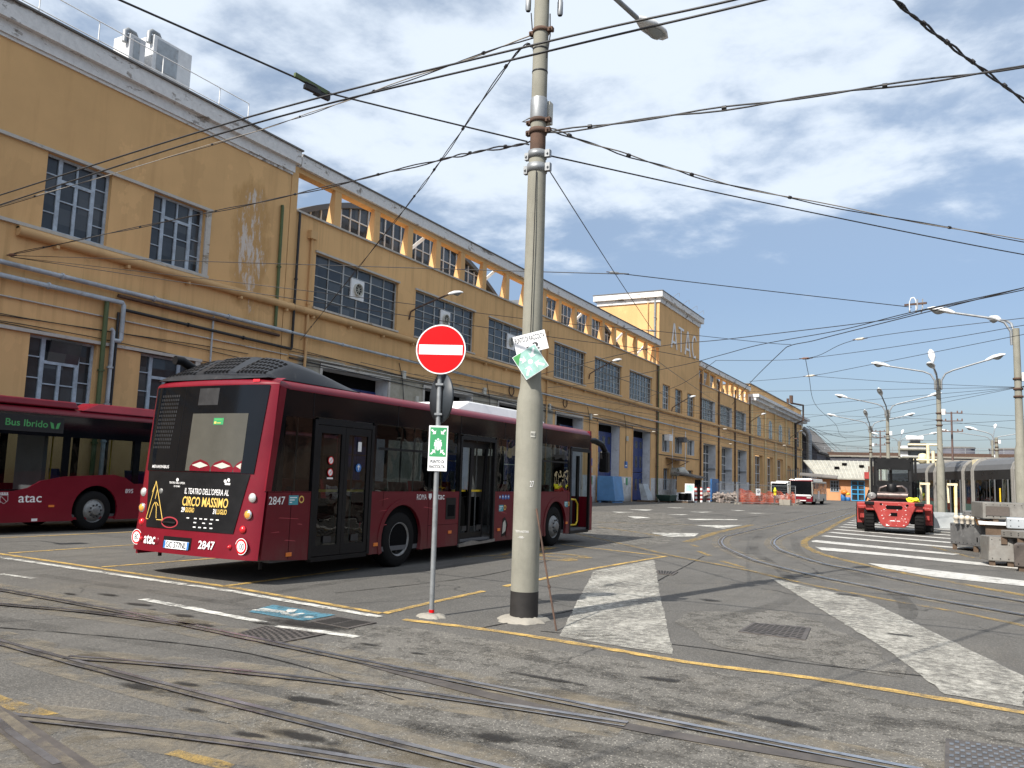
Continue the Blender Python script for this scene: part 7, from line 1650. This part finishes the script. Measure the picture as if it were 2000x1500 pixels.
def overhead(label, pts, r, tw, go_on=False):
    c = Vector(pts[0]); e = empty('overhead_wire', pts[0], label, 'wire', 'thin span wires' if label.startswith('thin span') or label.startswith('thin cross') else 'overhead wires', 0, True); OFF[e.name] = c
    p = smooth_path(pts, 10) if len(pts) > 2 else [tuple(Vector(pts[0]).lerp(Vector(pts[1]), k/8)) for k in range(9)]
    if len(pts) == 2:
        L = (Vector(pts[1])-Vector(pts[0])).length; p = [(a[0],a[1],a[2]-min(.12,L*.008)*4*(k/8)*(1-k/8)) for k, a in enumerate(p)]
    if go_on:
        # the wire goes on to masts beyond the yard corner instead of ending in mid-air
        a, b = Vector(p[-1]), Vector(p[-2])
        if a.x > -.6 and len(p) > 3: d = (a-b); d.z = 0; d.normalize(); p = list(p)+[tuple(a+d*k) for k in (6, 13, 20, 27)]
        a, b = Vector(p[0]), Vector(p[1])
        if a.x > -14 and a.y < 9 and abs(a.x+4.4) > .4: d = (a-b); d.z = 0; d.normalize(); p = [tuple(a+d*k) for k in (15, 10, 5)]+list(p)
    pale = 'pale' in label or 'clips' in label
    if not tw:
        m = MB(); m.tube(p, r, 6); m.build('wire', 'wire', e)
    else:
        for s in (0, 1):
            m = MB(); q = []
            for i, a in enumerate(p):
                t = i*.9+s*math.pi; q.append((a[0]+.012*math.cos(t), a[1], a[2]+.016*math.sin(t)-(.02*abs(math.sin(i*.45)) if s else 0)))
            m.tube(q, r*.75, 6); m.build('strand', 'wire_pale' if pale and s == 0 else 'wire', e)
        m = MB()
        for i in range(3, len(p)-1, 6):
            a = Vector(p[i]); d = (Vector(p[i+1])-a).normalized()*.025; m.tube([a-d, a+d], .026, 6)
        m.build('clip', 'wire', e)
    return e
for w in WIRES: overhead(*w, go_on=True)
def insulator(p, d, label, mat='insul', L=.22, r=.03):
    e = empty('insulator', p, label, 'insulator', 'small insulators on the overhead wires'); d = Vector(d).normalized(); m = MB()
    m.tube([d*(-L), d*(-L*.5), d*(L*.5), d*L], [r*.4,r,r,r*.4], 8); m.build('porcelain', mat, e)
    m = MB(); m.tube([d*(-L*1.5), d*(-L)], r*.35, 5); m.tube([d*L, d*(L*1.5)], r*.35, 5); m.build('eye', 'rust', e)
insulator((-5.89,15.1,5.80),(2,2.3,0),'galvanised wire joint at the node right of the pole','galv',.12,.03)
insulator((-7.22,21.42,5.8),(1,.8,0),'grey wire joint in front of the tower flank','galv',.12,.03)
insulator((-2.19,24.39,5.8),(1,-.4,0),'white insulator on the cross wire left of the right edge lamp','insul',.14,.035)
insulator((-4.12,27.65,5.8),(1,0,0),'dark insulator at the top of the dropper chain','insul_r',.14,.035)
insulator((-4.62,32.08,5.8),(1,-.5,0),'white insulator on the second cross wire of the dropper chain','insul',.2,.04)
insulator((-23.75,13.42,7.56),(1,0,-.1),'rusty anchor fitting on the office wall where wires gather','insul_r',.16,.05)
e = empty('wire_clamp', (-6.29,6.72,6.0), 'dark metal clamp joining the feeder wire at upper left', 'clamp')
m = MB(); m.bar((-.06,-.28,.03),(.02,.20,-.0),.035,.05); m.build('bar', 'pipe_green', e)
for a in (-.06,.10): m = MB(); m.bar((-.03,a-.09,-.05),(.03,a+.10,-.06),.05,.05); m.build('jaw', 'rim_dk', e)
e = empty('section_insulator', (-.62,20.0,5.72), 'rusty section insulator with a pale looped jumper cable beside the upper right lamp', 'insulator')
m = MB(); m.bar((-.55,.2,.12),(.45,-.1,.10),.07); m.build('bar', 'rust', e); m = MB(); m.tube([(-.32,.05,-.16),(-.32,.05,.18),(-.25,.05,.34),(-.12,.05,.36),(-.03,.05,.24),(-.03,.05,-.14)],.024,8); m.build('jumper_loop', 'lampwhite', e)
m = MB()
for x in (-.32,-.03,.2): m.lathe([(.03,-.22),(.05,-.16),(.03,-.1)],8,(x,.05,0))
for x in (.02,.25): m.bar((x,0,-.1),(x+.02,0,.28),.06)
m.build('clamp', 'steel', e); e.scale = (.45,.45,.6)
# contact wires running the length of the yard and their cross spans
for x, l in ((-21.0,'contact wire along the yard closest to the facade'),(-19.4,'second contact wire along the yard from the facade'),(-17.2,'third contact wire along the yard from the facade'),(-14.6,'fourth contact wire along the yard from the facade'),(-11.6,'fifth contact wire along the yard from the facade')):
    overhead(l, [(x,24,5.75),(x,50,5.6),(x,75,5.65),(x,100,5.6),(x*.85,140,5.6),(x*.72,168,5.6)], .011, 0)
for y, px, py, l in ((50.5,-.6,49.0,'cross span from the workshop hall to the nearest whole street lamp'),(66,-4.2,67.2,'cross span from the workshop hall to the lamp behind the forklift'),(88,-6.8,84.7,'cross span from the second hall to the slim lamp'),(110,-5.8,111.5,'cross span from the second hall to the far lamp before the tower'),(75,-4.2,67.2,'slanting cross span from the tower to the lamp behind the forklift'),(98,-6.8,84.7,'slanting cross span from the second hall to the slim lamp')):
    overhead(l, [(FX,y,7.6),(-17,y*.7+py*.3,6.4),(-11,y*.4+py*.6,6.0),(px,py,5.45)], .009, 0)
random.seed(21)
for i, (x, y, wh) in enumerate(((-21,40,'over the fourth depot door'),(-19.4,47,'past the pole, on the second contact wire'),(-17.2,52,'above the front of the poster bus'),(-21,63,'before the fifth depot door'),(-14.6,60,'left of the tower foot'),(-17.2,70,'over the light blue container'),(-19.4,82,'before the tower windows'),(-14.6,84,'before the second hall windows'),(-11.6,72,'above the site fence'),(-21,95,'before the second hall'),(-11.6,96,'above the distant bus'),(-17.2,104,'near the arched building'))):
    insulator((x,y,5.68),(1,.2,0),'small %s insulator %s' % (('white','rusty')[i % 3 == 2], wh), 'insul_r' if i % 3 == 2 else 'insul', .15, .032)
random.seed(33)
for k in range(14):
    y0 = 34+9.5*k*random.uniform(.8,1.0); x1 = random.uniform(-12,-5.5); y1 = y0+random.uniform(4,22); z0 = random.uniform(6.3,7.8)
    overhead('thin span wire slung from the long facade to the contact wires over the yard', [(FX,y0,z0),(FX*.7+x1*.3,y0*.7+y1*.3,z0*.55+2.55),(x1*.6+FX*.4,y1*.6+y0*.4,5.75),(x1,y1,5.65)], .009, 0)
for k in range(5):
    y0 = 52+17*k; overhead('thin cross wire between the lamp poles and the tram side of the yard', [(-.16*(y0-49)-1.0,y0+2,5.5),(1.5,y0-3,5.3),(5.5+.04*y0,y0-6,5.5)], .010, 0)
